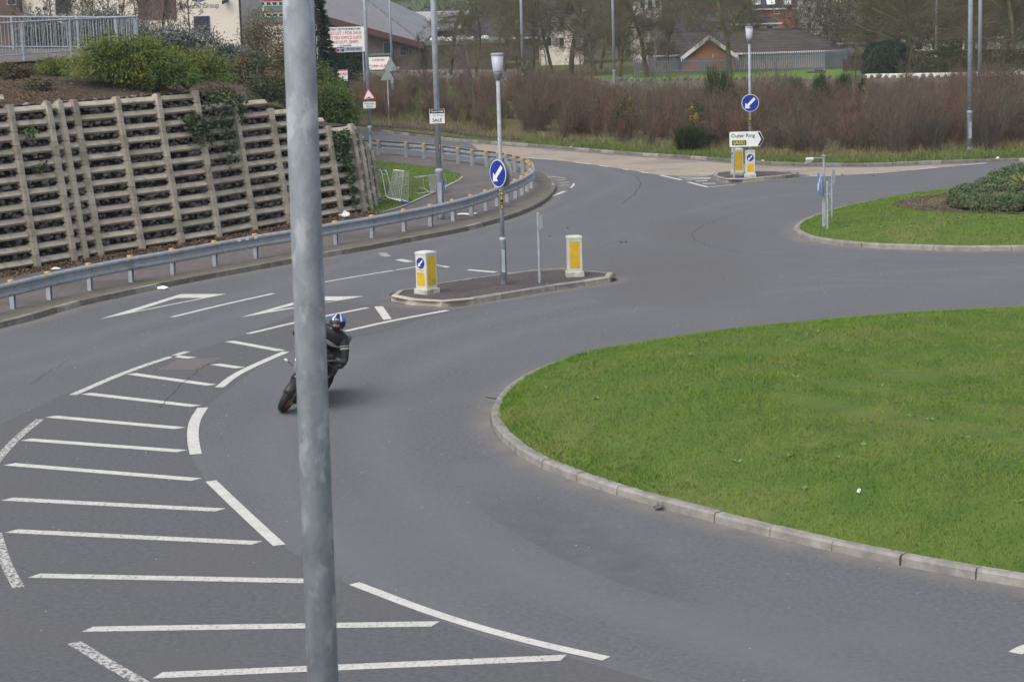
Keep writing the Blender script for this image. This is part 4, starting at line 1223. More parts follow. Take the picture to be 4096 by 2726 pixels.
# ------------------------------------------------------------------ letting board, security board, price board
Yb = 118
def brd(x, y): return A(x, y, Yb)
tl, tr_, bl, br = brd(1296, 113), brd(1458, 106), brd(1304, 213), brd(1463, 203)
cc = (tl + tr_ + bl + br) / 4
gz_ = vz(cc.x, cc.y)
t = thing('letting_board', 'large white Forest Grove office letting board with red lettering on steel posts', 'sign board', (cc.x, cc.y, gz_), R(4))
zc = cc.z - gz_
b_ = plate(t, 'board', 2.34, 1.45, (0, 0, zc), M['white'], .02)
rows = [('FOREST GROVE BUSINESS PARK', .165, .60, 'black', .78), ('TO LET / FOR SALE', .26, .37, 'red', .86), ('FITTED OFFICE SUITE', .24, .10, 'red', .84), ('2153 SQ.FT. (200M²)', .22, -.14, 'red', .80), ('ALL ENQUIRIES', .11, -.36, 'black', .9)]
for s, sz, dz, key, sx in rows: lettering(b_, s, sz, (0.02, -.013, zc + dz), key, .004, sx=sx)
plate(b_, 'red_panel', .42, .26, (-.74, -.012, zc - .56), M['red'], .004)
plate(b_, 'navy_panel', .44, .26, (-.30, -.012, zc - .56), plain('navy', (.02, .03, .09)), .004)
plate(b_, 'grey_panel', 1.06, .26, (.46, -.012, zc - .56), plain('midgrey', (.30, .31, .36)), .004)
lettering(b_, 'OK', .24, (-.74, -.016, zc - .56), 'white', .008)
lettering(b_, 'Osborne\nKing', .10, (-.30, -.016, zc - .56), 'white', .002)
lettering(b_, '028 9027 0000', .15, (.46, -.016, zc - .56), 'black', .002, sx=.85)
for x, top in ((-1.05, zc + 1.0), (1.02, zc + .6)):
    MB().lathe([(.045, -.1), (.045, top)], 8).build('post', M['galv_far'], t).location = (x, .07, 0)
    MB().tube([(x, .1, .7), (x + .75, -.5, -.35)], .03, 6).build('brace', M['galv_far'], t)
q = brd(1275, 320)
t = thing('steel_post', 'bare steel post standing beside the letting board', 'post', (q.x, q.y, vz(q.x, q.y)))
MB().lathe([(.045, -.1), (.045, A(1275, 97, Yb).z - t.location.z)], 8).build('post', M['galv_far'], t)
MB().tube([(0, .03, .7), (.5, -.4, -.2)], .03, 6).build('brace', M['galv_far'], t)
Ys = 113
cc = A(1366, 302, Ys)
t = thing('security_board', 'white board reading SWORD in red on a black post below the letting board', 'sign board', (cc.x, cc.y, vz(cc.x, cc.y)), R(5))
zc = cc.z - t.location.z
MB().box((.36, .05, (zc + .3) / 2), (.13, .06, zc + .5)).build('post', M['black'], t)
MB().box((-.34, .05, (zc + .3) / 2), (.06, .05, zc + .3)).build('post', M['black'], t)
b_ = plate(t, 'board', .68, .60, (0, 0, zc), M['white'], .015)
plate(b_, 'red_strip', .64, .05, (0, -.010, zc + .26), M['red'], .004)
plate(b_, 'red_strip', .60, .035, (0, -.010, zc - .23), M['red'], .004)
lettering(b_, 'SWORD', .20, (0, -.010, zc + .07), 'red', .006, sx=.85)
lettering(b_, 'SECURITY', .09, (0, -.010, zc - .09), 'black', .002)
Yp = 160
cc = A(1514, 254, Yp)
t = thing('price_board', 'white board with red price lettering on the church wall', 'sign board', (cc.x, cc.y, .6), R(2))
zc = cc.z - .6
b_ = plate(t, 'board', 1.75, 1.0, (0, 0, zc), M['white'], .05)
lettering(b_, 'COFFEE BAR', .2, (0, -.027, zc + .26), 'red', .006, sx=.9)
lettering(b_, 'OPEN £2.00', .26, (.05, -.027, zc - .22), 'red', .008, sx=.9)
plate(b_, 'green_edge', 1.8, .07, (0, -.01, zc - .52), M['green_sign'], .06)
for x in (-.8, .8): MB().box((x, .06, (zc) / 2), (.08, .08, zc + .9)).build('post', M['lampdark'], t)

# ------------------------------------------------------------------ overturned shopping trolleys
def trolley(mw, label):
    t = thing('shopping_trolley', label, 'shopping trolley', (0, 0, 0), 0, 'overturned shopping trolleys on the grass')
    t.matrix_world = mw
    chrome = M['chrome']
    def bk(x): # basket half width and floor height at x
        k = x / .86
        return .27 - .07 * k, .52 + .08 * k, .97 - .03 * k
    fr_ = MB()
    for x in (0, .86):
        w, a, b2 = bk(x)
        fr_.tube([(x, -w, b2), (x, -w, a), (x, w, a), (x, w, b2)] + ([(x, -w, b2)] if x else []), .008, 5)
    for s in (-1, 1):
        fr_.tube([(0, s * .27, .97), (.86, s * .20, .94)], .010, 5)
        fr_.tube([(0, s * .27, .52), (.86, s * .20, .60)], .008, 5)
    fr_.build('basket_frame', chrome, t)
    w_ = MB()
    for k in range(1, 19):
        x = .86 * k / 19
        w, a, b2 = bk(x)
        w_.tube([(x, -w, b2), (x, -w, a), (x, w, a), (x, w, b2)], .0038, 3, False)
    for k in range(1, 7):
        z = k / 7
        for s in (-1, 1):
            w_.tube([(0, s * .27, .52 + .45 * z), (.86, s * .20, .60 + .34 * z)], .0038, 3, False)
        w_.tube([(.86, -.20, .60 + .34 * z), (.86, .20, .60 + .34 * z)], .0038, 3, False)
        w_.tube([(0, -.27 + .54 * z, .52), (.86, -.20 + .40 * z, .60)], .0038, 3, False)
    w_.build('basket_wires', M['wire'], t)
    ch = MB()
    for s in (-1, 1):
        ch.tube([(-.06, s * .27, .99), (0, s * .27, .55), (.06, s * .26, .46), (-.08, s * .26, .16), (-.06, s * .26, .13)], .013, 6)
        ch.tube([(.06, s * .26, .46), (.80, s * .20, .20), (.82, s * .20, .13)], .013, 6)
    ch.tube([(.70, -.21, .235), (.70, .21, .235)], .010, 6)
    ch.build('chassis', chrome, t)
    MB().tube([(-.02, -.27, .97), (-.10, -.28, 1.0), (-.10, .28, 1.0), (-.02, .27, .97)], .014, 6).build('handle', M['trolley_blue'], t)
    MB().box((-.10, 0, 1.0), (.05, .22, .05), None, .01).build('handle_badge', M['trolley_blue'], t)
    for x in (-.06, .82):
        for s in (-1, 1):
            y = s * (.26 if x < 0 else .20)
            MB().lathe([(.058, -.016), (.062, -.010), (.062, .010), (.058, .016)], 14, (x, y, .062), Matrix.Rotation(R(90), 4, 'X')).build('wheel', M['trolley_wheel'], t)
            MB().box((x, y, .10), (.03, .045, .09)).build('castor_fork', chrome, t)
    return t
M['chrome'] = plain('chrome', (.55, .57, .60), .3, .55)
M['wire'] = plain('wire', (.50, .54, .55), .4, .25)
M['trolley_blue'] = plain('trolley_blue', (.02, .07, .42), .4)
M['trolley_wheel'] = plain('trolley_wheel', (.12, .12, .14), .6)
def basis(fwd, up, origin):
    f_ = Vector(fwd).normalized()
    l = Vector(up).cross(f_).normalized()
    u = f_.cross(l).normalized()
    m = Matrix((f_, l, u)).transposed().to_4x4()
    m.translation = origin
    return m
p = G(1575, 812, .14)
trolley(basis((.13, .10, 1), (.92, -.35, -.03), p + Vector((-.55, .0, .22))), 'shopping trolley tipped up on its handle with its nose in the air')
p = G(1745, 772, .14)
trolley(basis((.10, 1, .02), (1, .0, .10), p + Vector((-.72, -.15, .27))), 'shopping trolley lying on its side behind the lamp column')
# ------------------------------------------------------------------ motorcycle and rider
def bike_part(name, mb, m, parent, smooth=True): return mb.build(name, m, parent, smooth)
M['tyre'] = plain('tyre', (.016, .017, .019), .7)
M['rim'] = plain('rim', (.30, .045, .03), .45)
M['rim_dark'] = plain('rim_dark', (.03, .03, .033), .4, .4)
M['fairing'] = mat('fairing', (.30, .29, .38), (.34, .33, .42), 3, .3, spec=.5)
M['bikeblack'] = plain('bikeblack', (.018, .018, .02), .4)
M['engine'] = mat('engine', (.05, .052, .056), (.12, .12, .125), 12, .45, metal=.5)
M['steel'] = plain('steel', (.45, .46, .48), .3, .7)
M['leather'] = mat('leather', (.016, .016, .020), (.032, .032, .038), 9, .6, .25, 25)
M['stripe'] = mat('stripe', (.24, .235, .225), (.34, .33, .32), 8, .6)
M['helm_blue'] = plain('helm_blue', (.02, .09, .46), .22)
M['helm_black'] = plain('helm_black', (.014, .015, .018), .22)
M['helm_silver'] = plain('helm_silver', (.45, .55, .72), .25)
M['visor'] = plain('visor', (.02, .022, .025), .12)
M['skin'] = plain('skin', (.26, .12, .09), .6)
M['amberlamp'] = mat('amberlamp', (.8, .45, .15), (.85, .5, .2), 4, .4, emit=((1, .55, .2), 2.2))
M['lens'] = plain('lens', (.5, .52, .55), .15)
LEAN = R(-31)
bp_ = G(1128, 1648, 0)
MW = Matrix.Translation(bp_ + Vector((0, 0, .012))) @ Matrix.Rotation(R(-105), 4, 'Z') @ Matrix.Rotation(LEAN, 4, 'X')
bike = thing('motorcycle', 'black and silver sports motorcycle leaning hard into the bend with amber side lamp lit', 'motorcycle')
bike.matrix_world = MW
def torus(mb, c, Rr, rx, ry, n=36, k=12):
    c = Vector(c)
    loops = []
    for i in range(n + 1):
        a = 2 * math.pi * i / n
        ca, sa = math.cos(a), math.sin(a)
        loops.append([c + Vector(((Rr + rx * math.cos(2 * math.pi * j / k)) * ca, ry * math.sin(2 * math.pi * j / k), (Rr + rx * math.cos(2 * math.pi * j / k)) * sa)) for j in range(k)])
    return mb.loft(loops, False)
def wheel(x, w, r):
    tw = torus(MB(), (x, 0, r), r - .055, .055, w / 2).build('wheel', M['tyre'], bike, True)
    tw.name = 'wheel'
    torus(MB(), (x, 0, r), r - .098, .016, w * .34, 32, 8).build('rim', M['rim'], tw, True)
    sp = MB()
    for k in range(5):
        a = 2 * math.pi * k / 5
        sp.tube([(x, 0, r), (x + (r - .1) * math.cos(a), 0, r + (r - .1) * math.sin(a))], [.022, .014], 6)
    sp.lathe([(.035, -.06), (.035, .06)], 12, (x, 0, r), Matrix.Rotation(R(90), 4, 'X'))
    sp.build('spokes', M['rim_dark'], tw)
    for s in (-1, 1):
        MB().lathe([(.14, -.0025), (.14, .0025)], 24, (x, s * (.075 if x > -.5 else .09), r), Matrix.Rotation(R(90), 4, 'X')).build('brake_disc', M['steel'], tw)
wheel(0, .12, .30)
wheel(-1.42, .18, .315)
for s in (-1, 1):
    MB().tube([(0, s * .095, .30), (-.14, s * .095, .58), (-.30, s * .095, .90)], [.028, .030, .024], 10).build('fork_leg', M['rim_dark'], bike, True)
    MB().box((-.045, s * .10, .26), (.07, .05, .11), None, .01).build('brake_caliper', M['engine'], bike)
mg = MB()
loops = []
for k in range(13):
    a = R(20 + 130 * k / 12)
    loops.append([Vector((math.cos(a) * (.318 + dr), y, .30 + math.sin(a) * (.318 + dr))) for y, dr in ((-.075, -.03), (-.06, .004), (0, .014), (.06, .004), (.075, -.03), (.06, -.004), (0, .006), (-.06, -.004))])
mg.loft(loops).build('front_mudguard', M['bikeblack'], bike, True)
MB().tube([(-.02, -.08, .60), (-.02, .08, .60)], .012, 6).build('fork_brace', M['steel'], bike)
# fairing as stacked sections from nose to tank
def section(x, w, zb, zt, n=14, sq=2.6):
    pts = []
    for k in range(n):
        a = 2 * math.pi * k / n
        c, s = math.cos(a), math.sin(a)
        pts.append(Vector((x, w * math.copysign(abs(c) ** (2 / sq), c), (zb + zt) / 2 + (zt - zb) / 2 * math.copysign(abs(s) ** (2 / sq), s))))
    return pts
MB().loft([section(.10, .05, .80, .88), section(.06, .12, .75, .92), section(-.03, .19, .68, .99), section(-.15, .23, .58, 1.03), section(-.30, .25, .50, 1.0), section(-.42, .24, .42, .93)]).build('front_fairing', M['fairing'], bike, True)
MB().loft([section(-.30, .20, .30, .62), section(-.55, .22, .20, .60), section(-.85, .20, .18, .56), section(-1.0, .16, .22, .50)]).build('belly_fairing', M['bikeblack'], bike, True)
MB().loft([section(-.42, .14, .36, .80), section(-.60, .20, .32, .82), section(-.92, .20, .32, .76), section(-1.05, .13, .36, .70)]).build('engine', M['engine'], bike, True)
MB().loft([section(-.36, .11, .80, .97), section(-.48, .17, .78, 1.03), section(-.70, .17, .78, 1.02), section(-.86, .11, .78, .92)]).build('fuel_tank', M['bikeblack'], bike, True)
MB().loft([section(-.84, .13, .76, .86), section(-1.05, .15, .75, .85), section(-1.30, .13, .82, .94), section(-1.62, .08, .94, 1.04), section(-1.78, .04, 1.0, 1.05)]).build('seat_tail', M['bikeblack'], bike, True)
MB().loft([[(.02, -.14, .93), (.02, .14, .93), (-.02, .14, .95), (-.02, -.14, .95)], [(-.20, -.15, 1.16), (-.20, .15, 1.16), (-.22, .15, 1.155), (-.22, -.15, 1.155)]]).build('windscreen', M['visor'], bike)
for s in (-1, 1):
    hl = MB().ellipsoid((.052, s * .095, .835), (.055, .06, .045), 12, 8).build('headlight', M['lens'], bike, True)
    MB().ellipsoid((.045, s * .175, .875), (.03, .022, .03), 8, 6).build('side_lamp', M['amberlamp'] if s < 0 else M['lens'], bike, True)
    MB().tube([(-.10, s * .2, .70), (-.12, s * .32, .71)], .010, 6).build('indicator_stalk', M['bikeblack'], bike)
    MB().ellipsoid((-.12, s * .35, .71), (.025, .04, .022), 8, 6).build('indicator', M['lens'], bike, True)
    MB().tube([(-.12, s * .17, 1.02), (-.14, s * .34, 1.13)], .011, 6).build('mirror_arm', M['bikeblack'], bike)
    MB().ellipsoid((-.15, s * .40, 1.15), (.035, .085, .05), 10, 7).build('mirror', M['bikeblack'], bike, True)
    MB().tube([(-.33, s * .06, .92), (-.35, s * .20, .94), (-.40, s * .37, .92)], .016, 8).build('handlebar', M['bikeblack'], bike, True)
    MB().tube([(-1.0, s * .12, .42), (-1.42, s * .12, .315)], [.035, .025], 8).build('swingarm', M['rim_dark'], bike)
    MB().box((-.98, s * .20, .36), (.10, .09, .02), None, .004).build('foot_peg', M['steel'], bike)
MB().tube([(-.95, -.14, .30), (-1.25, -.19, .42), (-1.62, -.22, .60)], [.03, .05, .05], 10).build('exhaust', M['steel'], bike, True)
MB().box((.10, 0, .60), (.012, .20, .05)).build('number_plate_bracket', M['bikeblack'], bike)

rider = thing('person', 'motorcycle rider in black leathers with pale chest stripe and blue full-face helmet', 'person')
rider.matrix_world = MW
def skin_mesh(nodes, edges, root, lev=2):
    bm = bmesh.new()
    lay = bm.verts.layers.skin.verify()
    idx = {}
    for k, (p, r) in nodes.items():
        v = bm.verts.new(p)
        v[lay].radius = r if isinstance(r, tuple) else (r, r)
        v[lay].use_root = (k == root)
        idx[k] = v
    for a, b in edges: bm.edges.new((idx[a], idx[b]))
    me = bpy.data.meshes.new('skeleton')
    bm.to_mesh(me); bm.free()
    o = bpy.data.objects.new('skeleton', me)
    COL.objects.link(o)
    o.modifiers.new('s', 'SKIN').use_smooth_shade = True
    ss = o.modifiers.new('u', 'SUBSURF'); ss.levels = lev; ss.render_levels = lev
    dg = bpy.context.evaluated_depsgraph_get()
    out = bpy.data.meshes.new_from_object(o.evaluated_get(dg))
    bpy.data.objects.remove(o)
    out.shade_smooth()
    return out
N_ = {'pelvis': ((-1.02, 0, .93), (.15, .13)), 'waist': ((-.90, 0, 1.06), (.145, .12)), 'chest': ((-.74, 0, 1.22), (.175, .125)), 'upper': ((-.63, 0, 1.33), (.145, .10)), 'neck': ((-.56, 0, 1.42), .068)}
Ed = [('pelvis', 'waist'), ('waist', 'chest'), ('chest', 'upper'), ('upper', 'neck')]
for s, L in ((1, 'l'), (-1, 'r')):
    N_.update({'sh' + L: ((-.63, s * .19, 1.32), .085), 'ua' + L: ((-.60, s * .29, 1.19), .072), 'el' + L: ((-.58, s * .37, 1.05), .062), 'fa' + L: ((-.49, s * .375, .98), .056), 'wr' + L: ((-.425, s * .355, .945), .040),
               'hip' + L: ((-1.0, s * .12, .90), .115), 'th' + L: ((-.82, s * .20, .80), .105), 'kn' + L: ((-.64, s * .26, .68), .078), 'sn' + L: ((-.80, s * .25, .55), .070), 'an' + L: ((-.98, s * .22, .42), .052)})
    Ed += [('upper', 'sh' + L), ('sh' + L, 'ua' + L), ('ua' + L, 'el' + L), ('el' + L, 'fa' + L), ('fa' + L, 'wr' + L), ('pelvis', 'hip' + L), ('hip' + L, 'th' + L), ('th' + L, 'kn' + L), ('kn' + L, 'sn' + L), ('sn' + L, 'an' + L)]
body = put('body', skin_mesh(N_, Ed, 'pelvis'), M['leather'], rider)
for s, L in ((1, 'l'), (-1, 'r')):
    w = Vector(N_['wr' + L][0])
    hn = {'w': (w, .034), 'p': (w + Vector((.045, -s * .01, -.005)), (.040, .026))}
    he = [('w', 'p')]
    for k, dy in enumerate((-.036, -.012, .012, .036)):
        b0 = w + Vector((.075, dy - s * .01, .012))
        hn['a%d' % k] = (b0, .011); hn['b%d' % k] = (b0 + Vector((.026, 0, -.018)), .0105); hn['c%d' % k] = (b0 + Vector((.012, 0, -.045)), .010)
        he += [('p', 'a%d' % k), ('a%d' % k, 'b%d' % k), ('b%d' % k, 'c%d' % k)]
    hn['t0'] = (w + Vector((.03, -s * .05, -.012)), .013); hn['t1'] = (w + Vector((.062, -s * .052, -.035)), .011)
    he += [('p', 't0'), ('t0', 't1')]
    put('glove', skin_mesh(hn, he, 'w', 1), M['bikeblack'], rider)
    a = Vector(N_['an' + L][0])
    bn = {'top': (a + Vector((.03, 0, .10)), .066), 'an': (a, .058), 'heel': (a + Vector((-.03, 0, -.07)), .045), 'ball': (a + Vector((.13, 0, -.075)), (.05, .036)), 'toe': (a + Vector((.20, 0, -.075)), (.038, .028))}
    put('boot', skin_mesh(bn, [('top', 'an'), ('an', 'heel'), ('heel', 'ball'), ('ball', 'toe')], 'an', 1), M['bikeblack'], rider)
    # stripes round the sleeve
    for t0, wd, m, rr in ((.62, .008, 'stripe', .083), (.86, .015, 'stripe', .079)):
        p0, p1 = Vector(N_['sh' + L][0]), Vector(N_['ua' + L][0])
        c = p0.lerp(p1, t0); d_ = (p1 - p0).normalized()
        MB().tube([c - d_ * wd, c - d_ * wd * .4, c + d_ * wd * .4, c + d_ * wd], [rr - .006, rr, rr, rr - .006], 16, False).build('sleeve_stripe', M[m], rider, True)
    MB().ellipsoid((-.58, s * .29, .70) if False else (-.585, s * .265, .70), (.05, .055, .07), 10, 7).build('knee_guard', M['bikeblack'], rider, True)
    MB().box((-.535, s * .27, .70), (.008, .03, .02)).build('knee_badge', M['stripe'], rider)
def band(z0, z1, grow, name):
    loops = []
    n = 24
    for zt in (z0, z0 + .004, z1 - .004, z1):
        k = (zt - 1.06) / (1.33 - 1.06)
        c = Vector((-.90, 0, 1.06)).lerp(Vector((-.63, 0, 1.33)), k)
        g = grow if zt in (z0 + .004, z1 - .004) else grow - .012
        loops.append([c + Vector((math.cos(2 * math.pi * i / n) * (.125 + g) * .75, math.sin(2 * math.pi * i / n) * (.175 + g), -math.cos(2 * math.pi * i / n) * (.125 + g) * .55)) for i in range(n)])
    MB().loft(loops, False).build(name, M['stripe'], rider, True)
band(1.225, 1.245, .012, 'chest_stripe')
band(1.16, 1.205, .014, 'chest_stripe')
# helmet
HC = Vector((-.50, 0, 1.545))
HR = Matrix.Rotation(R(20), 3, 'X') @ Matrix.Rotation(R(12), 3, 'Z') @ Matrix.Rotation(R(-8), 3, 'Y')
def ell(az, el, g=1.0):
    a, e = R(az), R(el)
    v = Vector((math.cos(e) * math.cos(a) * .150, math.cos(e) * math.sin(a) * .128, math.sin(e) * .142)) * g
    if el < -20 and abs(az) < 70: v.x += .02
    return HC + HR @ v
def ell_patch(name, az0, az1, el0, el1, g, m, n=12, k=8, parent=rider):
    mb = MB()
    for j in range(k + 1):
        for i in range(n + 1): mb.v.append(tuple(ell(az0 + (az1 - az0) * i / n, el0 + (el1 - el0) * j / k, g)))
    for j in range(k):
        for i in range(n):
            a = j * (n + 1) + i
            mb.f.append((a, a + 1, a + n + 2, a + n + 1))
    return mb.build(name, m, parent, True)
helm = ell_patch('helmet', -180, 180, -52, 90, 1.0, M['helm_black'], 40, 20)
ell_patch('side_panel', 32, 150, 12, 66, 1.012, M['helm_blue'], 14, 8, helm)
ell_patch('side_panel', -150, -32, 12, 66, 1.012, M['helm_blue'], 14, 8, helm)
ell_patch('silver_flash', 22, 40, 14, 72, 1.02, M['helm_silver'], 4, 8, helm)
ell_patch('silver_flash', -40, -22, 14, 72, 1.02, M['helm_silver'], 4, 8, helm)
ell_patch('chin_flash', 40, 110, -44, -34, 1.015, M['helm_silver'], 10, 2, helm)
ell_patch('chin_flash', -110, -40, -44, -34, 1.015, M['helm_silver'], 10, 2, helm)
ell_patch('visor', -62, 62, -22, 16, 1.02, M['visor'], 16, 6, helm)
ell_patch('face', -22, 22, -22, -6, 1.024, M['skin'], 6, 3, helm)
bd = ell_patch('badge', -17, 17, 19, 29, 1.022, M['white'], 6, 3, helm)
lz = put('badge_lettering', text_data('LAZER', .034, 'black', .001), None, helm)
_n = (ell(0, 24, 1.1) - HC).normalized()
_x = (HR @ Vector((0, 1, 0)))
_z = _n
_y = _z.cross(_x).normalized()
lz.matrix_local = Matrix((_x, _y, _z)).transposed().to_4x4()
lz.location = ell(0, 24, 1.034)
# ------------------------------------------------------------------ buildings beyond the thicket
M['render_cream'] = mat('render_cream', (.66, .60, .52), (.72, .66, .58), .4, .9)
M['render_white'] = mat('render_white', (.62, .60, .56), (.70, .68, .64), .5, .9)
M['render_grey'] = mat('render_grey', (.30, .28, .25), (.36, .34, .31), .6, .9)
M['brick_red'] = mat('brick_red', (.28, .10, .075), (.36, .15, .11), 2.0, .92, .2, 9)
M['brick_orange'] = mat('brick_orange', (.26, .12, .06), (.34, .17, .09), 2.0, .92, .2, 9)
M['brick_brown'] = mat('brick_brown', (.085, .073, .062), (.125, .108, .094), 1.6, .92, .2, 9)
M['clad_brown'] = mat('clad_brown', (.105, .068, .058), (.135, .09, .078), 1.0, .85)
def bands(name, c1, c2, per, axis=2):
    m = mat(name, c1, c2, 1.2, .9)
    nt = m.node_tree
    b = nt.nodes['Principled BSDF']
    w = nt.nodes.new('ShaderNodeTexWave'); w.bands_direction = 'XYZ'[axis]; w.inputs['Scale'].default_value = 1 / per * .314; w.inputs['Distortion'].default_value = .4
    g = nt.nodes.new('ShaderNodeNewGeometry'); nt.links.new(g.outputs['Position'], w.inputs['Vector'])
    bp = nt.nodes.new('ShaderNodeBump'); bp.inputs['Strength'].default_value = .9; bp.inputs['Distance'].default_value = .05
    nt.links.new(w.outputs['Fac'], bp.inputs['Height']); nt.links.new(bp.outputs[0], b.inputs['Normal'])
    return m
M['tiles'] = bands('tiles', (.055, .046, .043), (.085, .072, .066), .2)
M['tiles_brown'] = bands('tiles_brown', (.10, .082, .072), (.14, .115, .10), .2)
M['slate'] = bands('slate', (.04, .042, .048), (.065, .066, .073), .22)
M['metal_roof'] = mat('metal_roof', (.20, .205, .215), (.25, .255, .265), .5, .6)
M['metal_roof_pale'] = mat('metal_roof_pale', (.34, .355, .365), (.40, .415, .425), .4, .6)
M['rib'] = plain('rib', (.15, .145, .155), .7)
M['maroon'] = plain('maroon', (.062, .026, .027), .6)
M['fascia'] = plain('fascia', (.66, .66, .64), .6)
M['glass'] = plain('glass', (.03, .035, .04), .15)
M['wframe'] = plain('wframe', (.7, .7, .68), .5)
M['blueframe'] = plain('blueframe', (.03, .05, .20), .5)
def window(parent, x0, x1, y0, y1, Y, frame='wframe', name='window', off=.05, mull=0):
    a, b = A(x0, y1, Y), A(x1, y0, Y)
    c = (a + b) / 2
    w, h = abs(b.x - a.x), abs(b.z - a.z)
    o = parent.matrix_world.translation if False else Vector(parent['o'])
    fr_ = MB()
    t_ = min(.07, w * .1)
    for cx_, cz_, ww, hh in ((0, h / 2, w + t_, t_), (0, -h / 2, w + t_, t_), (-w / 2, 0, t_, h - t_), (w / 2, 0, t_, h - t_)) + (((0, 0, t_ * .8, h - t_),) if mull else ()):
        fr_.box((c.x - o.x + cx_, Y - off - o.y, c.z - o.z + cz_), (ww, .08, hh))
    f_ = fr_.build(name, M[frame], parent)
    MB().box((c.x - o.x, Y - off + .02 - o.y, c.z - o.z), (w - t_ * .5, .03, h - t_ * .5)).build('pane', M['glass'], f_)
    return f_
def building(name, label, cat, X, Y, Zb, group=None):
    t = thing(name, label, cat, (X, Y, Zb), 0, group)
    t['o'] = (X, Y, Zb)
    return t
def wbox(t, name, x0, x1, y0, y1, z0, z1, m, bev=0):
    o = Vector(t['o'])
    return MB().box(Vector(((x0 + x1) / 2, (y0 + y1) / 2, (z0 + z1) / 2)) - o, (x1 - x0, y1 - y0, z1 - z0), None, bev).build(name, m, t)
def wloft(t, name, loops, m, parent=None, cap=True):
    o = Vector(t['o'])
    return MB().loft([[Vector(p) - o for p in l] for l in loops], cap).build(name, m, parent or t)
GZ = .6
# cream office block
Y = 170
a, b = A(88, 0, Y), A(956, 0, Y)
t = building('office_building', 'cream rendered office block lettered Financial Group, behind the planted bank', 'building', a.x, Y, 0)
wbox(t, 'wall', a.x, b.x, Y, Y + 16, 0, 11, M['render_cream'])
c0, c1 = A(552, 0, Y), A(708, 78, Y)
wbox(t, 'cladding', c0.x, c1.x, Y - .06, Y + .1, c1.z, 11.2, M['clad_brown'])
l0 = A(-60, 0, Y)
wbox(t, 'side_wing', l0.x - 14, a.x, Y - .5, Y + 12, 0, 10, M['clad_brown'])
window(t, 224, 282, -60, 58, Y, 'grey'); window(t, 780, 836, 66, 136, Y, 'blueframe')
window(t, 30, 60, -50, 20, Y - .5, 'grey')
for x, y in ((180, 35), (485, 27)):
    q = A(x, y, Y); wbox(t, 'lamp_box', q.x - .14, q.x + .14, Y - .25, Y, q.z - .13, q.z + .13, M['black'])
q = A(905, 6, Y)
o_ = Vector(t['o'])
MB().loft([[q - o_ + Vector(v) for v in ((-.3, -.6, -.25), (.3, -.6, -.05), (.3, -.6, .15), (-.3, -.6, .05))], [q - o_ + Vector(v) for v in ((-.1, -.1, 0), (.1, -.1, .05), (.1, -.1, .2), (-.1, -.1, .2))]]).build('floodlight', M['black'], t)
q = A(798, 24, Y)
lettering(t, 'Financial Group', .62, q - o_ + Vector((0, -.03, 0)), 'lampdark', .004, sx=.83)
q = A(795, -6, Y)
MB().add(*(lambda n: ([q - o_ + Vector((math.cos(2 * math.pi * k / n) * rx, -.04, math.sin(2 * math.pi * k / n) * rz + .1)) for rx, rz in ((.72, .36), (.58, .26)) for k in range(n)], [(k, (k + 1) % n, n + (k + 1) % n, n + k) for k in range(n)]))(32)).build('logo_ring', M['blue'], t)
wbox(t, 'drainpipe', b.x - .02, b.x + .14, Y - .15, Y - .02, 0, 11, M['black'])
# flats with red frame and green panels
M['flat_red'] = plain('flat_red', (.24, .05, .06), .6)
Y = 205
a, b = A(1034, 0, Y), A(1210, 0, Y)
t = building('block_of_flats', 'distant flats with red frame and green panels, seen beside the office block', 'building', a.x, Y, 0)
wbox(t, 'wall', a.x, b.x, Y, Y + 10, 0, 14, M['render_cream'])
for y in (-40, 5, 50, 95):
    z = A(1034, y, Y).z
    wbox(t, 'red_band', a.x, b.x, Y - .06, Y, z - .1, z + .1, M['flat_red'])
    if y < 90:
        z2 = A(1034, y + 30, Y).z
        wbox(t, 'green_panel', a.x + .5, b.x, Y - .04, Y, z2 - .45, z2 + .3, mat('panel_green', (.10, .22, .17), (.13, .26, .20), 1, .7))
        for x in (1040, 1066, 1090, 1116): window(t, x, x + 18, y + 3, y + 18, Y, off=.08)
wbox(t, 'red_post', a.x - .1, a.x + .15, Y - .1, Y, 0, 14, M['flat_red'])
# church with sweeping seamed roof
Y = 165
t = building('church', 'dark brick church with a sweeping grey seamed metal roof and maroon fascia', 'church', A(1400, 0, Y).x, Y, GZ)
C_, E_, P_ = A(1690, 172, Y), A(1180, 32, Y), A(1347, -95, Y + 15)
n_ = (E_ - C_).cross(P_ - C_).normalized()
if n_.y > 0: n_ = -n_
wloft(t, 'roof', [[C_, E_, P_], [p - n_ * .18 for p in (C_, E_, P_)]], M['metal_roof'])
for k in range(44):
    s0 = .012 + k * .0215
    if s0 >= .98: break
    te = min(4.33 * s0, (1 - s0) / .769)
    s1 = s0 - te * .231
    p0 = C_ + (E_ - C_) * s0 + n_ * .02
    p1 = C_ + (E_ - C_) * max(s1, 0) + (P_ - C_) * min(te, 1) + n_ * .02
    MB().tube([p0 - Vector(t['o']), p1 - Vector(t['o'])], .035, 4).build('roof_seam', M['rib'], t)
fa0, fa1 = Vector((0, -.1, -.42)), Vector((0, -.1, -.25))
wloft(t, 'fascia', [[E_ + Vector((0, -.15, 0)), E_ + Vector((0, .05, 0)), E_ + Vector((0, .05, -.55)), E_ + Vector((0, -.15, -.55))], [C_ + Vector((.1, -.15, 0)), C_ + Vector((.1, .05, 0)), C_ + Vector((.1, .05, -.5)), C_ + Vector((.1, -.15, -.5))]], M['maroon'])
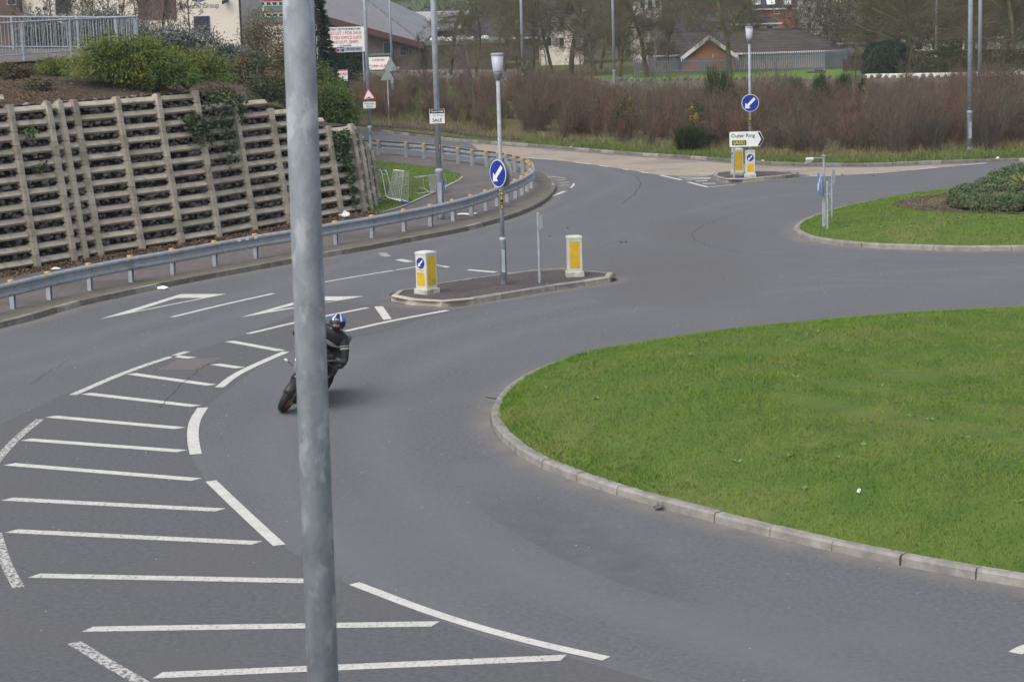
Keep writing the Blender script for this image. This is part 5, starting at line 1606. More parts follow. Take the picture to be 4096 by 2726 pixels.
wloft(t, 'verge', [[C_ + Vector((.15, 0, .06)), C_ + Vector((-.1, 0, .12)), C_ + Vector((-.1, .2, -.1)), C_ + Vector((.15, .2, -.1))], [P_ + Vector((.2, 0, .1)), P_ + Vector((-.1, 0, .1)), P_ + Vector((-.1, .2, -.1)), P_ + Vector((.2, .2, -.1))]], M['rib'])
B_ = A(1600, 60, Y + 26)
wloft(t, 'roof_back', [[C_, P_, Vector((B_.x + 4, Y + 30, C_.z + 1))], [C_ - Vector((0, 0, .2)), P_ - Vector((0, 0, .2)), Vector((B_.x + 4, Y + 30, C_.z + .8))]], M['metal_roof'])
w0, w1 = A(1200, 0, Y), A(1672, 0, Y)
wloft(t, 'wall', [[(w0.x, Y + .8, GZ - .5), (w1.x, Y + .8, GZ - .5), (w1.x, Y + 12, GZ - .5), (w0.x, Y + 12, GZ - .5)], [(w0.x, Y + .8, E_.z - .4), (w1.x, Y + .8, C_.z - .45), (w1.x, Y + 12, C_.z - .45), (w0.x, Y + 12, E_.z - .4)]], M['brick_brown'])
for x in (1535, 1600): window(t, x, x + 34, 160 + (x - 1500) * .28, 222, Y + .78, 'lampdark')
wbox(t, 'canopy', A(1470, 0, Y).x, A(1560, 0, Y).x, Y - 1, Y + .8, A(1500, 222, Y).z, A(1500, 215, Y).z, mat('canopy', (.12, .16, .14), (.15, .19, .17), 2, .7))
# hall with pale metal roof behind the church
Y = 186
t = building('church_hall', 'brown brick hall with a pale grey seamed metal roof beside the church', 'building', A(1700, 0, Y).x, Y, GZ)
r0, r1, e1, e0 = A(1520, 55, Y + 9), A(1876, 41, Y + 9), A(1842, 114, Y), A(1560, 140, Y)
e0 = Vector((e0.x, Y, e1.z)); r0.z = r1.z
wloft(t, 'roof', [[r0, r1, e1, e0], [p - Vector((0, 0, .15)) for p in (r0, r1, e1, e0)]], M['metal_roof_pale'])
for k in range(1, 26):
    u = k / 26
    MB().tube([r0.lerp(r1, u) - Vector(t['o']) + Vector((0, -.01, .02)), e0.lerp(e1, u) - Vector(t['o']) + Vector((0, -.01, .02))], .025, 4).build('roof_seam', M['grey'], t)
MB().tube([r0 - Vector(t['o']), r1 - Vector(t['o'])], .09, 6).build('ridge_cap', M['maroon'], t)
wbox(t, 'gutter', e0.x, e1.x, Y - .12, Y, e1.z - .2, e1.z - .02, M['lampdark'])
wbox(t, 'wall', e0.x, e1.x, Y + .4, Y + 17, GZ - .6, e1.z - .15, M['brick_brown'])
for x in (1655, 1700, 1742, 1785, 1815): window(t, x, x + 18, 134, 152, Y + .38, 'lampdark')
wloft(t, 'roof_back', [[r0, r1, (e1.x, Y + 18, e1.z), (e0.x, Y + 18, e1.z)], [p - Vector((0, 0, .15)) for p in (r0, r1, Vector((e1.x, Y + 18, e1.z)), Vector((e0.x, Y + 18, e1.z)))]], M['metal_roof_pale'])
# low flat roofed annexe with domed skylights
Y = 166.5
x0, x1 = A(1678, 0, Y).x, A(2010, 0, Y).x
zt = A(1850, 178, Y).z
t = building('church_annexe', 'low flat-roofed brown brick annexe with white domed skylights', 'building', x0, Y, GZ)
wbox(t, 'wall', x0, x1, Y, Y + 12, GZ - .5, zt, M['brick_brown'])
wbox(t, 'parapet', x0 - .1, x1 + .1, Y - .12, Y + 12.1, zt + .003, zt + .30, mat('parapet', (.14, .18, .16), (.18, .22, .20), 2, .7))
for px, py, w, dy in ((1798, 172, 19, 1.5), (1886, 168, 19, 1.8), (1742, 154, 24, 6), (1770, 152, 14, 6.5), (1818, 150, 24, 7), (1846, 147, 24, 8), (1940, 153, 18, 6)):
    q = A(px, py, Y + dy)
    s = w / 8000 * (Y + dy)
    MB().lathe([(s, -.28), (s, 0), (s * .85, .14), (s * .45, .22), (.05, .24)], 12, (q.x - x0, dy, zt + .35 - GZ)).build('skylight', M['white'], t, True)
window(t, 1756, 1772, 199, 214, Y, 'brick_brown'); window(t, 1858, 1872, 199, 212, Y, 'brick_brown')
# houses
def gable_house(name, label, cat, px0, px1, y_eave, y_ridge, Y, depth, wall, roof, zb=GZ, front=False, hip=(0, 0), over=.25, group=None, bargeboard=None):
    """ridge along X unless front (gable faces the road)"""
    a, b = A(px0, y_eave, Y), A(px1, y_eave, Y)
    ze = (a.z + b.z) / 2
    zr = A((px0 + px1) / 2, y_ridge, Y + (0 if front else depth / 2)).z
    t = building(name, label, cat, (a.x + b.x) / 2, Y, zb, group)
    wbox(t, 'wall', a.x, b.x, Y, Y + depth, zb - .6, ze, wall)
    if front:
        xc = (a.x + b.x) / 2
        wloft(t, 'gable', [[(a.x, Y, ze), (b.x, Y, ze), (xc, Y, zr)], [(a.x, Y + .3, ze), (b.x, Y + .3, ze), (xc, Y + .3, zr)]], wall)
        y0, y1 = Y - over, Y + depth
        for s, xe in ((-1, a.x - over), (1, b.x + over)):
            ex = Vector((xe, 0, ze - over * .6))
            wloft(t, 'roof', [[(xc, y0, zr + .02), (xe, y0, ex.z), (xe, y0, ex.z + .14), (xc, y0, zr + .16)], [(xc, y1, zr + .02), (xe, y1, ex.z), (xe, y1, ex.z + .14), (xc, y1, zr + .16)]], roof)
            if bargeboard: wloft(t, 'bargeboard', [[(xc, y0 - .04, zr - .16), (xc, y0 - .003, zr - .16), (xc, y0 - .003, zr + .17), (xc, y0 - .04, zr + .17)], [(xe, y0 - .04, ex.z - .16), (xe, y0 - .003, ex.z - .16), (xe, y0 - .003, ex.z + .15), (xe, y0 - .04, ex.z + .15)]], bargeboard)
    else:
        yc = Y + depth / 2
        x0_, x1_ = a.x - over, b.x + over
        rx0, rx1 = x0_ + hip[0], x1_ - hip[1]
        wloft(t, 'roof', [[(x0_, Y - over, ze), (x1_, Y - over, ze), (rx1, yc, zr), (rx0, yc, zr)], [(x0_, Y - over, ze - .15), (x1_, Y - over, ze - .15), (rx1, yc, zr - .15), (rx0, yc, zr - .15)]], roof)
        wloft(t, 'roof', [[(rx0, yc, zr), (rx1, yc, zr), (x1_, Y + depth + over, ze), (x0_, Y + depth + over, ze)], [(rx0, yc, zr - .15), (rx1, yc, zr - .15), (x1_, Y + depth + over, ze - .15), (x0_, Y + depth + over, ze - .15)]], roof)
        for s, xa, xr in ((0, x0_, rx0), (1, x1_, rx1)):
            xi = a.x if s == 0 else b.x
            if hip[s] > 0: wloft(t, 'roof_hip', [[(xa, Y - over, ze), (xa, Y + depth + over, ze), (xr, yc, zr)], [(xa, Y - over, ze - .12), (xa, Y + depth + over, ze - .12), (xr, yc, zr - .12)]], roof)
            else: wloft(t, 'gable', [[(xi, Y, ze - .1), (xi, Y + depth, ze - .1), (xi, yc, zr - .16)], [(xi + (.2 if s == 0 else -.2), Y, ze - .1), (xi + (.2 if s == 0 else -.2), Y + depth, ze - .1), (xi + (.2 if s == 0 else -.2), yc, zr - .16)]], wall)
        MB().tube([Vector((rx0, yc, zr + .03)) - Vector(t['o']), Vector((rx1, yc, zr + .03)) - Vector(t['o'])], .10, 6).build('ridge_tiles', roof, t)
        wbox(t, 'gutter', x0_, x1_, Y - over - .1, Y - over - .004, ze - .16, ze - .03, M['fascia'])
    return t
gable_house('bungalow', 'long low bungalow roof of dark ribbed tiles behind the palisade fence', 'house', 2625, 3385, 208, 122, 152, 9, M['render_grey'], M['tiles'], hip=(1.0, 3.0))
gable_house('bungalow_wing', 'orange brick gable end with white bargeboards behind the palisade fence', 'house', 2735, 2938, 226, 148, 148.5, 5, M['brick_orange'], M['tiles_brown'], front=True, bargeboard=M['fascia'])
t = gable_house('house', 'white house with dark hipped roof and wide windows above the bungalow ridge', 'house', 2925, 3115, 92, 21, 176, 9, M['render_white'], M['slate'], hip=(.5, 3))
for x0, x1 in ((2962, 2985), (3010, 3040), (3066, 3092)): window(t, x0, x1, 104, 124, 176)
gable_house('house', 'house with a broad plain dark roof left of the white one, behind the bungalow', 'house', 2650, 2915, 122, 46, 170, 10, M['render_grey'], M['slate'], hip=(0, 0))
t = gable_house('house', 'red brick house with three bright rooflights and red chimney behind the bungalow', 'house', 3010, 3180, 32, -30, 196, 10, M['brick_red'], M['slate'], hip=(0, 0))
for x in (3025, 3082, 3150):
    q = A(x, 8, 196)
    MB().loft([[Vector((q.x + dx, q.y + dy - .5, q.z + dz)) - Vector(t['o']) for dx, dy, dz in ((-.4, 0, -.3), (.4, 0, -.3), (.4, .9, .35), (-.4, .9, .35))], [Vector((q.x + dx, q.y + dy - .55, q.z + dz + .08)) - Vector(t['o']) for dx, dy, dz in ((-.4, 0, -.3), (.4, 0, -.3), (.4, .9, .35), (-.4, .9, .35))]]).build('rooflight', M['white'], t)
wbox(t, 'brick_face', A(3130, 0, 196).x, A(3184, 0, 196).x, 195.8, 196.2, 0, A(3130, 18, 196).z, M['brick_red'])
window(t, 3096, 3116, 38, 56, 196)
Y = 198
a, b = A(3188, 0, Y), A(3268, 0, Y)
t = building('house', 'tall grey rendered house end with white window frames beside the red brick house', 'house', (a.x + b.x) / 2, Y, 0)
wbox(t, 'wall', a.x, b.x, Y, Y + 9, 0, 11, M['render_grey'])
for x, y in ((3230, 30), (3230, 88), (3232, -20)): window(t, x, x + 14, y, y + 26, Y)
Y = 200
a, b = A(3269, 0, Y), A(3450, 0, Y)
t = building('house', 'tall cream house with small dark windows behind the spreading bare tree', 'house', (a.x + b.x) / 2, Y, 0)
wbox(t, 'wall', a.x, b.x, Y, Y + 9, 0, 12, M['render_cream'])
for x, y in ((3280, 30), (3312, 32), (3345, 30), (3280, 78), (3390, 26), (3425, 30)): window(t, x, x + 10, y, y + 22, Y, 'lampdark')
gable_house('house', 'brown roofed house right of the palisade fence, half hidden by bare branches', 'house', 3300, 3560, 168, 96, 178, 9, M['render_cream'], M['tiles_brown'], hip=(2, 2))
Y = 172
for px0, px1, yt, lab in ((2160, 2330, 40, 'cream house front showing between the two dark trunks'), (2545, 2645, -30, 'narrow cream gable wall behind the spreading tree crown')):
    a, b = A(px0, 0, Y), A(px1, 0, Y)
    t = gable_house('house', lab, 'house', px0, px1, yt, yt - 60, Y, 9, M['render_cream'], M['tiles'], hip=(0, 0))
    for k in range(3):
        x = px0 + (px1 - px0) * (.15 + .3 * k)
        window(t, x, x + 20, yt + 30, yt + 65, Y); window(t, x, x + 20, yt + 110, yt + 145, Y)
gable_house('house', 'dark roofed cottage between the annexe and the cream house', 'house', 1880, 2160, 150, 66, 188, 9, M['brick_brown'], M['slate'], hip=(0, 0))
t = gable_house('house', 'pale walled house deep behind the trees on the thicket side', 'house', 3640, 4000, 150, 60, 182, 9, M['render_white'], M['tiles_brown'], hip=(0, 0))
for k in range(5): window(t, 3660 + k * 65, 3690 + k * 65, 165, 200, 182)

# palisade fence
fl = [A(2540, 283, 144.5), A(2975, 284, 144.2), A(3300, 278, 144.5), A(3412, 270, 147)]
for p in fl: p.z = vz(p.x, p.y)
t = thing('palisade_fence', 'grey steel palisade fence along the back of the lawn', 'fence', fl[0])
t['o'] = tuple(fl[0])
pal = MB().loft([[(-.045, 0, .06), (-.02, -.02, .06), (.02, -.02, .06), (.045, 0, .06)], [(-.045, 0, 1.32), (-.02, -.02, 1.32), (.02, -.02, 1.32), (.045, 0, 1.32)], [(-.01, 0, 1.42), (-.004, -.005, 1.43), (.004, -.005, 1.43), (.01, 0, 1.42)]]).data('pale')
pal.materials.append(mat('fence_grey', (.155, .175, .205), (.195, .215, .245), .8, .7))
for i in range(len(fl) - 1):
    p0, p1 = fl[i], fl[i + 1]
    n = int((p1 - p0).length / .155)
    for k in range(n):
        q = p0.lerp(p1, k / n)
        o = put('pale', pal, None, t); o.location = q - fl[0]
        if i == 0: o.scale = (1, 1, .80)
        o.rotation_euler = (0, 0, random.uniform(-.1, .1))
    for z in (.25, 1.05 if i else .9):
        MB().tube([p0 - fl[0] + Vector((0, .04, z)), p1 - fl[0] + Vector((0, .04, z))], .03, 4).build('rail', M['galv_far'], t)
    for k in range(0, n, 18):
        q = p0.lerp(p1, k / n) - fl[0]
        MB().box(q + Vector((0, .08, .65)), (.08, .08, 1.4)).build('post', M['galv_far'], t)
# lattice fence panel, log, hedges, white wall
q0, q1 = A(3375, 281, 140), A(3460, 281, 140)
z = vz(q0.x, q0.y)
t = thing('panel_fence', 'dark brown slatted timber fence panel beside the round evergreen', 'fence', (q0.x, 140, z))
for k in range(7): MB().box(((q1.x - q0.x) / 2, 0, .08 + k * .115 + .02), (q1.x - q0.x, .03, .095), Matrix.Rotation(random.uniform(-.01, .01), 3, 'Y')).build('slat', mat('dark_timber', (.06, .04, .035), (.10, .07, .06), 4, .9) if k == 0 else bpy.data.materials['dark_timber'], t)
for k in (0, .5, 1): MB().box(((q1.x - q0.x) * k, .04, .42), (.09, .07, .9)).build('post', bpy.data.materials['dark_timber'], t)
q = A(3270, 281, 139)
t = thing('log_pile', 'low pile of brown logs on the lawn before the fence', 'logs', (q.x, 139, vz(q.x, 139)))
for dx, dz, r, l in ((-.2, .08, .09, 1.0), (.2, .07, .08, .8), (.08, .2, .08, .6)): MB().tube([(dx - l / 2, 0, dz), (dx + l / 2, .1, dz + .02)], [r, r * .85], 8).build('log', M['brick_brown'], t)
wl = [A(3458, 330, 122), A(3850, 334, 120), A(4200, 336, 120)]
t = thing('garden_wall', 'low white painted garden wall under the clipped hedge', 'wall', (wl[0].x, 122, .5))
M['whitewash'] = mat('whitewash', (.66, .65, .62), (.74, .73, .70), 2.0, .9, c3=(.5, .48, .42), s3=.8)
for i in range(2):
    p0, p1 = wl[i], wl[i + 1]
    for k, (z0, z1) in enumerate(((0, .22), (.235, .44), (.455, .66))):
        d = p1 - p0
        n = max(1, int(d.length / 1.2))
        for j in range(n):
            c = p0.lerp(p1, (j + .5) / n) - wl[0]
            MB().box((c.x, c.y, (z0 + z1) / 2), (d.length / n - .01, .3 + (.06 if k == 2 else 0), z1 - z0), Matrix.Rotation(math.atan2(d.y, d.x), 3, 'Z'), .01).build('block', M['whitewash'], t)
# rubble stone wall before the lawn
sw = [Vector((-12, 140, 0)), Vector((-6, 132, 0)), Vector((0, 127.5, 0)), Vector((8, 122, 0)), Vector((16, 118, 0)), Vector((24, 116, 0)), Vector((40, 115, 0))]
t = thing('stone_wall', 'rough rubble stone wall with jagged upright coping along the back of the thicket', 'wall', (0, 0, 0))
M['rubble'] = mat('rubble', (.115, .10, .088), (.20, .18, .16), 1.5, .95, .6, 9, 7, c3=(.12, .115, .08), s3=.6)
line = resample(sw, .42)
core = MB()
cop = 0
P, S = [], []
for i in range(len(line) - 1):
    a, b = line[i], line[i + 1]
    z = vz(a.x, a.y)
    for row in range(4):
        for h_ in (0, .5):
            q = a.lerp(b, h_ + random.uniform(.1, .3))
            P.append((q.x, q.y - .02 + random.uniform(-.03, .03), z - .25 + row * .2 + random.uniform(-.03, .03))); S.append(random.uniform(.11, .17))
    if -8 < a.x < 36:
        s_ = random.uniform(.11, .19)
        v, f = rocks(np.array([[0, 0, 0]]), np.array([s_]), rng, 1.15)
        o = fast('coping_stone', v, f, M['rubble'], t)
        o.location = (a.x, a.y, z + .60 + random.uniform(-.05, .05))
for i in range(len(sw) - 1):
    a, b = sw[i], sw[i + 1]
    n = Vector((-(b - a).y, (b - a).x, 0)).normalized() * .14
    core.loft([[p + n * s + Vector((0, 0, vz(p.x, p.y) + z_)) for s, z_ in ((-1, -.5), (1, -.5), (1, .55), (-1, .55))] for p in (a, b)])
core.build('core', M['rubble'], t)
v, f = rocks(np.array(P), np.array(S), rng, .7)
stuff(fast('rubble_stones', v, f, M['rubble'], t))
# ------------------------------------------------------------------ bare trees
def grow(rg, p, d, L, r, lev, cfg, out):
    nseg = cfg['seg'][lev]
    maxlev = len(cfg['seg']) - 1
    p, d = p.copy(), d.copy()
    for i in range(nseg):
        d = d + Vector((rg.gauss(0, 1), rg.gauss(0, 1), rg.gauss(0, 1))) * cfg['wig'][lev]
        d.z += cfg['up'][lev]
        d.normalize()
        q = p + d * (L / nseg)
        r2 = max(r * (1 - cfg['taper'][lev] / nseg), cfg['rmin'])
        out.append((p.copy(), q.copy(), r, r2, lev))
        if lev < maxlev and (lev > 0 or i >= cfg['first']):
            for _ in range(cfg['kids'][lev]):
                if rg.random() > cfg['prob'][lev]: continue
                a = Vector((rg.gauss(0, 1), rg.gauss(0, 1), rg.gauss(0, 1)))
                side = (a - d * a.dot(d)).normalized()
                an = R(rg.uniform(*cfg['ang'][lev]))
                nd = d * math.cos(an) + side * math.sin(an)
                k = 1 - .45 * (i / nseg)
                grow(rg, p.lerp(q, rg.random()), nd, L * rg.uniform(*cfg['len'][lev]) * k, max(r2 * cfg['thin'][lev], cfg['rmin']), lev + 1, cfg, out)
        p, r = q, r2
    return out
def tree_meshes(seed, H, r, cfg, name, lean=(0, 0)):
    rg = random.Random(seed)
    out = grow(rg, Vector((0, 0, -.1)), Vector((lean[0], lean[1], 1)).normalized(), H, r, 0, cfg, [])
    res = []
    for sel, k, nm in ((lambda l: l == 0, 9, 'trunk'), (lambda l: l == 1, 6, 'limbs'), (lambda l: l >= 2, 3, 'twigs')):
        s = [o for o in out if sel(o[4])]
        v, f = tubes([o[0] for o in s], [o[1] for o in s], np.array([o[2] for o in s]), np.array([o[3] for o in s]), k)
        res.append((v, f, k))
    crown = join((res[1][0], res[1][1]), (res[2][0], res[2][1]))
    def me(nm, v, f, m):
        o = fast(nm, v, f, m)
        d = o.data
        bpy.data.objects.remove(o)
        return d
    return me('trunk', res[0][0], res[0][1], M['bark']), me('crown', crown[0], crown[1], M['twig'])
BIG = dict(seg=[7, 7, 6, 5, 3], wig=[.10, .18, .20, .20, .18], up=[.05, .05, .0, -.02, -.03], taper=[.6, .8, .8, .8, .7], kids=[2, 2, 2, 2, 0], prob=[.85, .8, .75, .6, 0], first=1,
           ang=[(45, 85), (30, 70), (30, 75), (30, 80)], len=[(.45, .75), (.35, .6), (.35, .6), (.45, .8)], thin=[.36, .45, .45, .55], rmin=.008)
SMALL = dict(seg=[6, 5, 4, 3], wig=[.08, .16, .22, .3], up=[.04, .06, .05, .02], taper=[.7, .8, .8, .7], kids=[3, 2, 2, 0], prob=[.8, .7, .5, 0], first=1,
             ang=[(30, 60), (25, 55), (25, 60)], len=[(.3, .5), (.35, .55), (.35, .6)], thin=[.42, .5, .6], rmin=.009)
protos = [tree_meshes(s, H, r, BIG, '', l) for s, H, r, l in ((3, 9.5, .28, (.06, 0)), (8, 10, .20, (-.10, 0)), (21, 9, .24, (0, 0)), (34, 10.5, .16, (.12, .05)))]
smallp = [tree_meshes(s, H, r, SMALL, '', l) for s, H, r, l in ((5, 4.2, .07, (.05, 0)), (6, 3.6, .05, (-.08, 0)), (9, 4.8, .06, (.12, .0)))]
def tree(me2, loc, rz, sc, label, name='bare_tree', cat='tree', group=None, mats=None):
    t = thing(name, label, cat, loc, rz, group)
    t.scale = (sc, sc, sc)
    for nm, me in zip(('trunk', 'crown'), me2):
        o = put(nm, me, None, t)
        if mats:
            o.material_slots[0].link = 'OBJECT'
            o.material_slots[0].material = mats
    return t
def tree_at(k, px, Y, rz, sc, label, **kw):
    q = A(px, 300, Y)
    return tree(protos[k], (q.x, Y, vz(q.x, Y) - .05), R(rz), sc * .74, label, group='leafless trees around the lawn and church', **kw)
tree_at(0, 2285, 150, 10, 1.05, 'leafless tree with a thick dark trunk in front of the cream house')
tree_at(1, 2212, 153, 60, .95, 'paler leafless tree just left of the dark trunk by the cream house')
tree_at(2, 2590, 141, 120, 1.0, 'leafless tree with broad low crown at the left end of the palisade fence')
tree_at(2, 2916, 142, 20, 1.05, 'mossy leafless tree standing before the orange brick gable')
tree_at(3, 1906, 143, 200, .85, 'slender leafless tree in front of the low annexe')
tree_at(0, 3650, 131, 190, 1.15, 'old leafless tree with long low limb, behind the clipped hedge')
tree_at(1, 3945, 126, 150, 1.1, 'leafless tree behind the two close lamp columns')
tree_at(3, 4060, 122, 80, 1.1, 'leafless tree leaning at the thicket end of the hedge')
tree_at(1, 2400, 160, 250, 1.0, 'leafless tree between the cream house and the lawn, thin crown')
tree_at(3, 2020, 158, 30, .9, 'pale limbed leafless tree beside the annexe')
tree_at(2, 3830, 150, 300, 1.0, 'leafless tree in front of the pale walled house')
tree_at(0, 3480, 165, 75, .9, 'leafless tree in front of the brown roofed house')
tree_at(3, 2760, 164, 330, .9, 'leafless tree rising behind the bungalow roof')
tree_at(2, 2480, 178, 10, 1.1, 'large leafless tree far behind the slim lamp columns')
tree_at(1, 2100, 176, 100, 1.1, 'leafless tree behind the cottage by the annexe')
tree_at(0, 2380, 146, 140, .9, 'spreading leafless tree right of the thick dark trunk, low crown')
tree_at(2, 2480, 140, 220, .8, 'small crowned leafless tree before the left end of the palisade fence')
tree_at(1, 3760, 138, 20, 1.1, 'leafless tree close behind the short green hedge')
tree_at(2, 3900, 140, 60, 1.15, 'broad leafless tree behind the thick numbered lamp column')
tree_at(0, 4010, 134, 330, 1.1, 'leafless tree behind the second paired lamp column')
tree_at(3, 3560, 150, 110, 1.0, 'leafless tree behind the big rounded evergreen')
tree_at(1, 2130, 148, 190, .9, 'leafless tree between annexe and cream house, many stems')
tree_at(0, 1800, 152, 280, .75, 'small leafless tree at the corner of the car park')
tree_at(2, 2660, 150, 300, .9, 'leafless tree overhanging the bungalow roof end')
tree_at(1, 3040, 166, 45, .9, 'leafless tree behind the bungalow ridge near the white house')
for px, Y, k, rz, sc, lab in ((1720, 109, 0, 0, .95, 'young leafless birch leaning beside the SALE column'), (1893, 104, 2, 60, .85, 'thin young birch with pale stem in the thicket'), (2076, 99, 1, 140, 1.0, 'thin young birch with a crossing twig, in the thicket'), (2186, 98, 0, 220, .85, 'slim sapling in the thicket left of the gorse'),
                              (2620, 105, 2, 20, .8, 'sapling rising above the thicket near the gorse'), (3420, 106, 1, 60, .8, 'sapling in front of the white garden wall'), (3610, 103, 0, 90, .8, 'dark sapling in the thicket before the hedge'), (2330, 116, 2, 200, .9, 'silvery sapling before the stone wall')):
    q = A(px, 400, Y)
    tree(smallp[k], (q.x, Y, vz(q.x, Y) - .05), R(rz), sc, lab, 'young_tree', 'tree', 'saplings in the thicket', M['twig_grey'] if k == 2 else None)
# small bare trees before the office
OFFICE_TREES = ['small leafless tree before the brown side wing of the office', 'small leafless tree beside the first black wall lamp of the office', 'small leafless tree before the grey office window', 'small forked leafless tree just right of the grey office window', 'small leafless tree midway along the plain cream wall', 'small leafless tree left of the second black wall lamp', 'small leafless tree right of the second black wall lamp', 'small leafless tree at the left edge of the brown cladding', 'small leafless tree before the right half of the brown cladding', 'small leafless tree at the right edge of the brown cladding', 'small leafless tree under the Financial Group lettering', 'small leafless tree before the left half of the brown cladding']
for i, (px, Y) in enumerate(((120, 84), (205, 86), (290, 83), (330, 88), (375, 85), (425, 87), (475, 84), (545, 86), (650, 80), (700, 82), (755, 79), (590, 84))):
    q = A(px, 120, Y)
    zb = A(px, 150 if px < 560 else 170, Y).z - .6
    tree(smallp[i % 3], (q.x, Y, zb), R(i * 77), .75 + .1 * (i % 3), OFFICE_TREES[i], 'young_tree', 'tree', 'small trees before the office', M['twig_grey'] if i % 2 else None)
office_bank = structure(MB().sheet([(-26, 70, 3.4), (-6.5, 70, 3.0), (-8.5, 100, 3.0), (-26, 100, 4.2)]).flat('planting_bed', M['soil']))

# ------------------------------------------------------------------ thicket of bare stems
def in_thicket(n, rg):
    x = rg.uniform(-9, 42, n)
    yk = fk_y(x)
    d0 = np.where(x < 2, 5.5, 3.2)
    t = d0 + rg.beta(1.0, 1.25, n) * 34
    y = yk + t
    wy = np.interp(x, [p.x for p in sw], [p.y for p in sw])
    ok = (y < wy - .6)
    return x[ok], y[ok]
def clump_noise(x, y): return .5 + .25 * np.sin(x * .8 + 1.3 * np.sin(y * .35)) + .25 * np.sin(y * .55 + x * .27 + 2)
def thicket(n, seed):
    rg = np.random.default_rng(seed)
    cx, cy = in_thicket(n, rg)
    keep = rg.uniform(0, 1, len(cx)) < (.5 + .5 * clump_noise(cx, cy)) * np.where(cx < 1.0, .6, 1)
    cx, cy = cx[keep], cy[keep]
    m = len(cx)
    cz = verge_z(cx, cy) - .03
    cap = np.clip(EYE - np.interp(cx, [2, 5, 8, 21, 25], [.036, .039, .0445, .0445, .036]) * cy - cz, .35, 2.6)
    ch = np.minimum(rg.uniform(.75, 1.25, m) * (1.35 + .9 * clump_noise(cx * .6, cy * .6)) * np.where(cx < 1, .75, 1), cap * rg.uniform(.75, 1.05, m))
    ch = np.where(rg.uniform(0, 1, m) < .12, ch * rg.uniform(1.15, 1.6, m), ch)
    k = 34
    fan = rg.uniform(.07, .30, m)
    x = np.repeat(cx, k) + rg.normal(0, .10, m * k); y = np.repeat(cy, k) + rg.normal(0, .10, m * k)
    z = np.repeat(cz, k)
    h = np.repeat(ch, k) * rg.uniform(.6, 1.05, m * k)
    n = m * k
    tall = np.zeros(n, bool)
    segs = []
    p = np.stack([x, y, z], 1)
    fn = np.repeat(fan, k)
    d = np.stack([rg.normal(0, 1, n) * fn, rg.normal(0, 1, n) * fn, np.ones(n)], 1)
    r = rg.uniform(.005, .011, n) * np.where(tall, 1.6, 1)
    P0, P1, R0, R1 = [], [], [], []
    for k in range(3):
        d = d + rg.normal(0, .13, (n, 3)); d /= np.linalg.norm(d, axis=1, keepdims=True)
        q = p + d * (h / 3)[:, None]
        P0.append(p); P1.append(q); R0.append(r * (1 - .25 * k)); R1.append(r * (1 - .25 * (k + 1)))
        for _ in range(2):
            u = rg.uniform(0, 1, (n, 1))
            b = p + (q - p) * u
            bd = d + rg.normal(0, .55, (n, 3)); bd[:, 2] = np.abs(bd[:, 2]); bd /= np.linalg.norm(bd, axis=1, keepdims=True)
            e = b + bd * (h * rg.uniform(.18, .36, n))[:, None]
            P0.append(b); P1.append(e); R0.append(np.full(n, .0065)); R1.append(np.full(n, .004))
        p = q
    return tubes(np.concatenate(P0), np.concatenate(P1), np.concatenate(R0), np.concatenate(R1), 3)
v, f = thicket(1500, 5)
stuff(fast('thicket', v, f, M['thicket']), 'dense leafless reddish brown scrub between the far kerb and the stone wall', 'scrub')

# ------------------------------------------------------------------ grass
def grass_on(name, label, P, h, w, lean, m, rg):
    v, f = blades(P, h, w, lean, rg)
    return stuff(fast(name, v, f, m), label, 'grass')
P = isl1.scatter(260000, (-.4, 13, 19, 37.2), rng, .10)
n = len(P)
cl = .5 + .5 * np.sin(P[:, 0] * 2.2 + 2 * np.sin(P[:, 1] * 1.1)) * np.sin(P[:, 1] * 1.9 + P[:, 0])
grass_on('grass', 'short mown grass over the large near roundabout island', P, rng.uniform(.024, .058, n) * (.7 + .55 * cl), rng.uniform(.007, .013, n), .65, M['grass'], rng)
# longer tufts just inside the kerb and broad leaved weeds
ed = edge_dist([(p.x, p.y) for p in isl1.o], P)
T = P[(ed < .5) & (ed > .12) & (P[:, 1] > 24)]
T = T[rng.uniform(0, 1, len(T)) < .8]
grass_on('grass_tufts', 'longer unmown grass tufts along the kerb of the near island', T, rng.uniform(.04, .09, len(T)), rng.uniform(.008, .014, len(T)), .7, M['grass'], rng)
def weeds(D, n, box, label):
    C = D.scatter(n, box, rng, .5)
    k = 9
    base = np.repeat(C, k, 0)
    a = rng.uniform(0, 6.28, len(base))
    d = np.stack([np.cos(a), np.sin(a), rng.uniform(.25, .6, len(base))], 1)
    v, f = leaves(base, d, rng.uniform(.05, .10, len(base)), rng.uniform(.02, .03, len(base)), rng, nrm=np.tile([[0, 0, 1.0]], (len(base), 1)))
    stuff(fast('weeds', v, f, M['grass_weed']), label, 'weeds')
weeds(isl1, 70, (0, 12, 19.5, 36), 'pale dandelion rosettes dotted through the near island grass')
P = isl2.scatter(70000, (7, 18, 46, 62), rng, .1)
bedc = np.array([13.2, 53.9])
def in_bed(P): return ((P[:, 0] - 14.6) / 4.1) ** 2 + ((P[:, 1] - 54.2) / 3.3) ** 2 < 1
P = P[~in_bed(P)]
n = len(P)
grass_on('grass', 'short mown grass round the shrub bed on the far island', P, rng.uniform(.03, .07, n), rng.uniform(.012, .022, n), .5, M['grass'], rng)
weeds(isl2, 50, (8, 16, 47.2, 51), 'pale weed rosettes in the grass before the shrub bed')
wp = [(p.x, p.y) for p in wedge_pts]
P = np.stack([rng.uniform(-7, 1, 40000), rng.uniform(58, 84, 40000), np.full(40000, .13)], 1)
P = P[inside(wp, P)]
grass_on('grass', 'green grass wedge under the overturned trolleys', P, rng.uniform(.03, .08, len(P)), rng.uniform(.012, .022, len(P)), .5, M['grass'], rng)
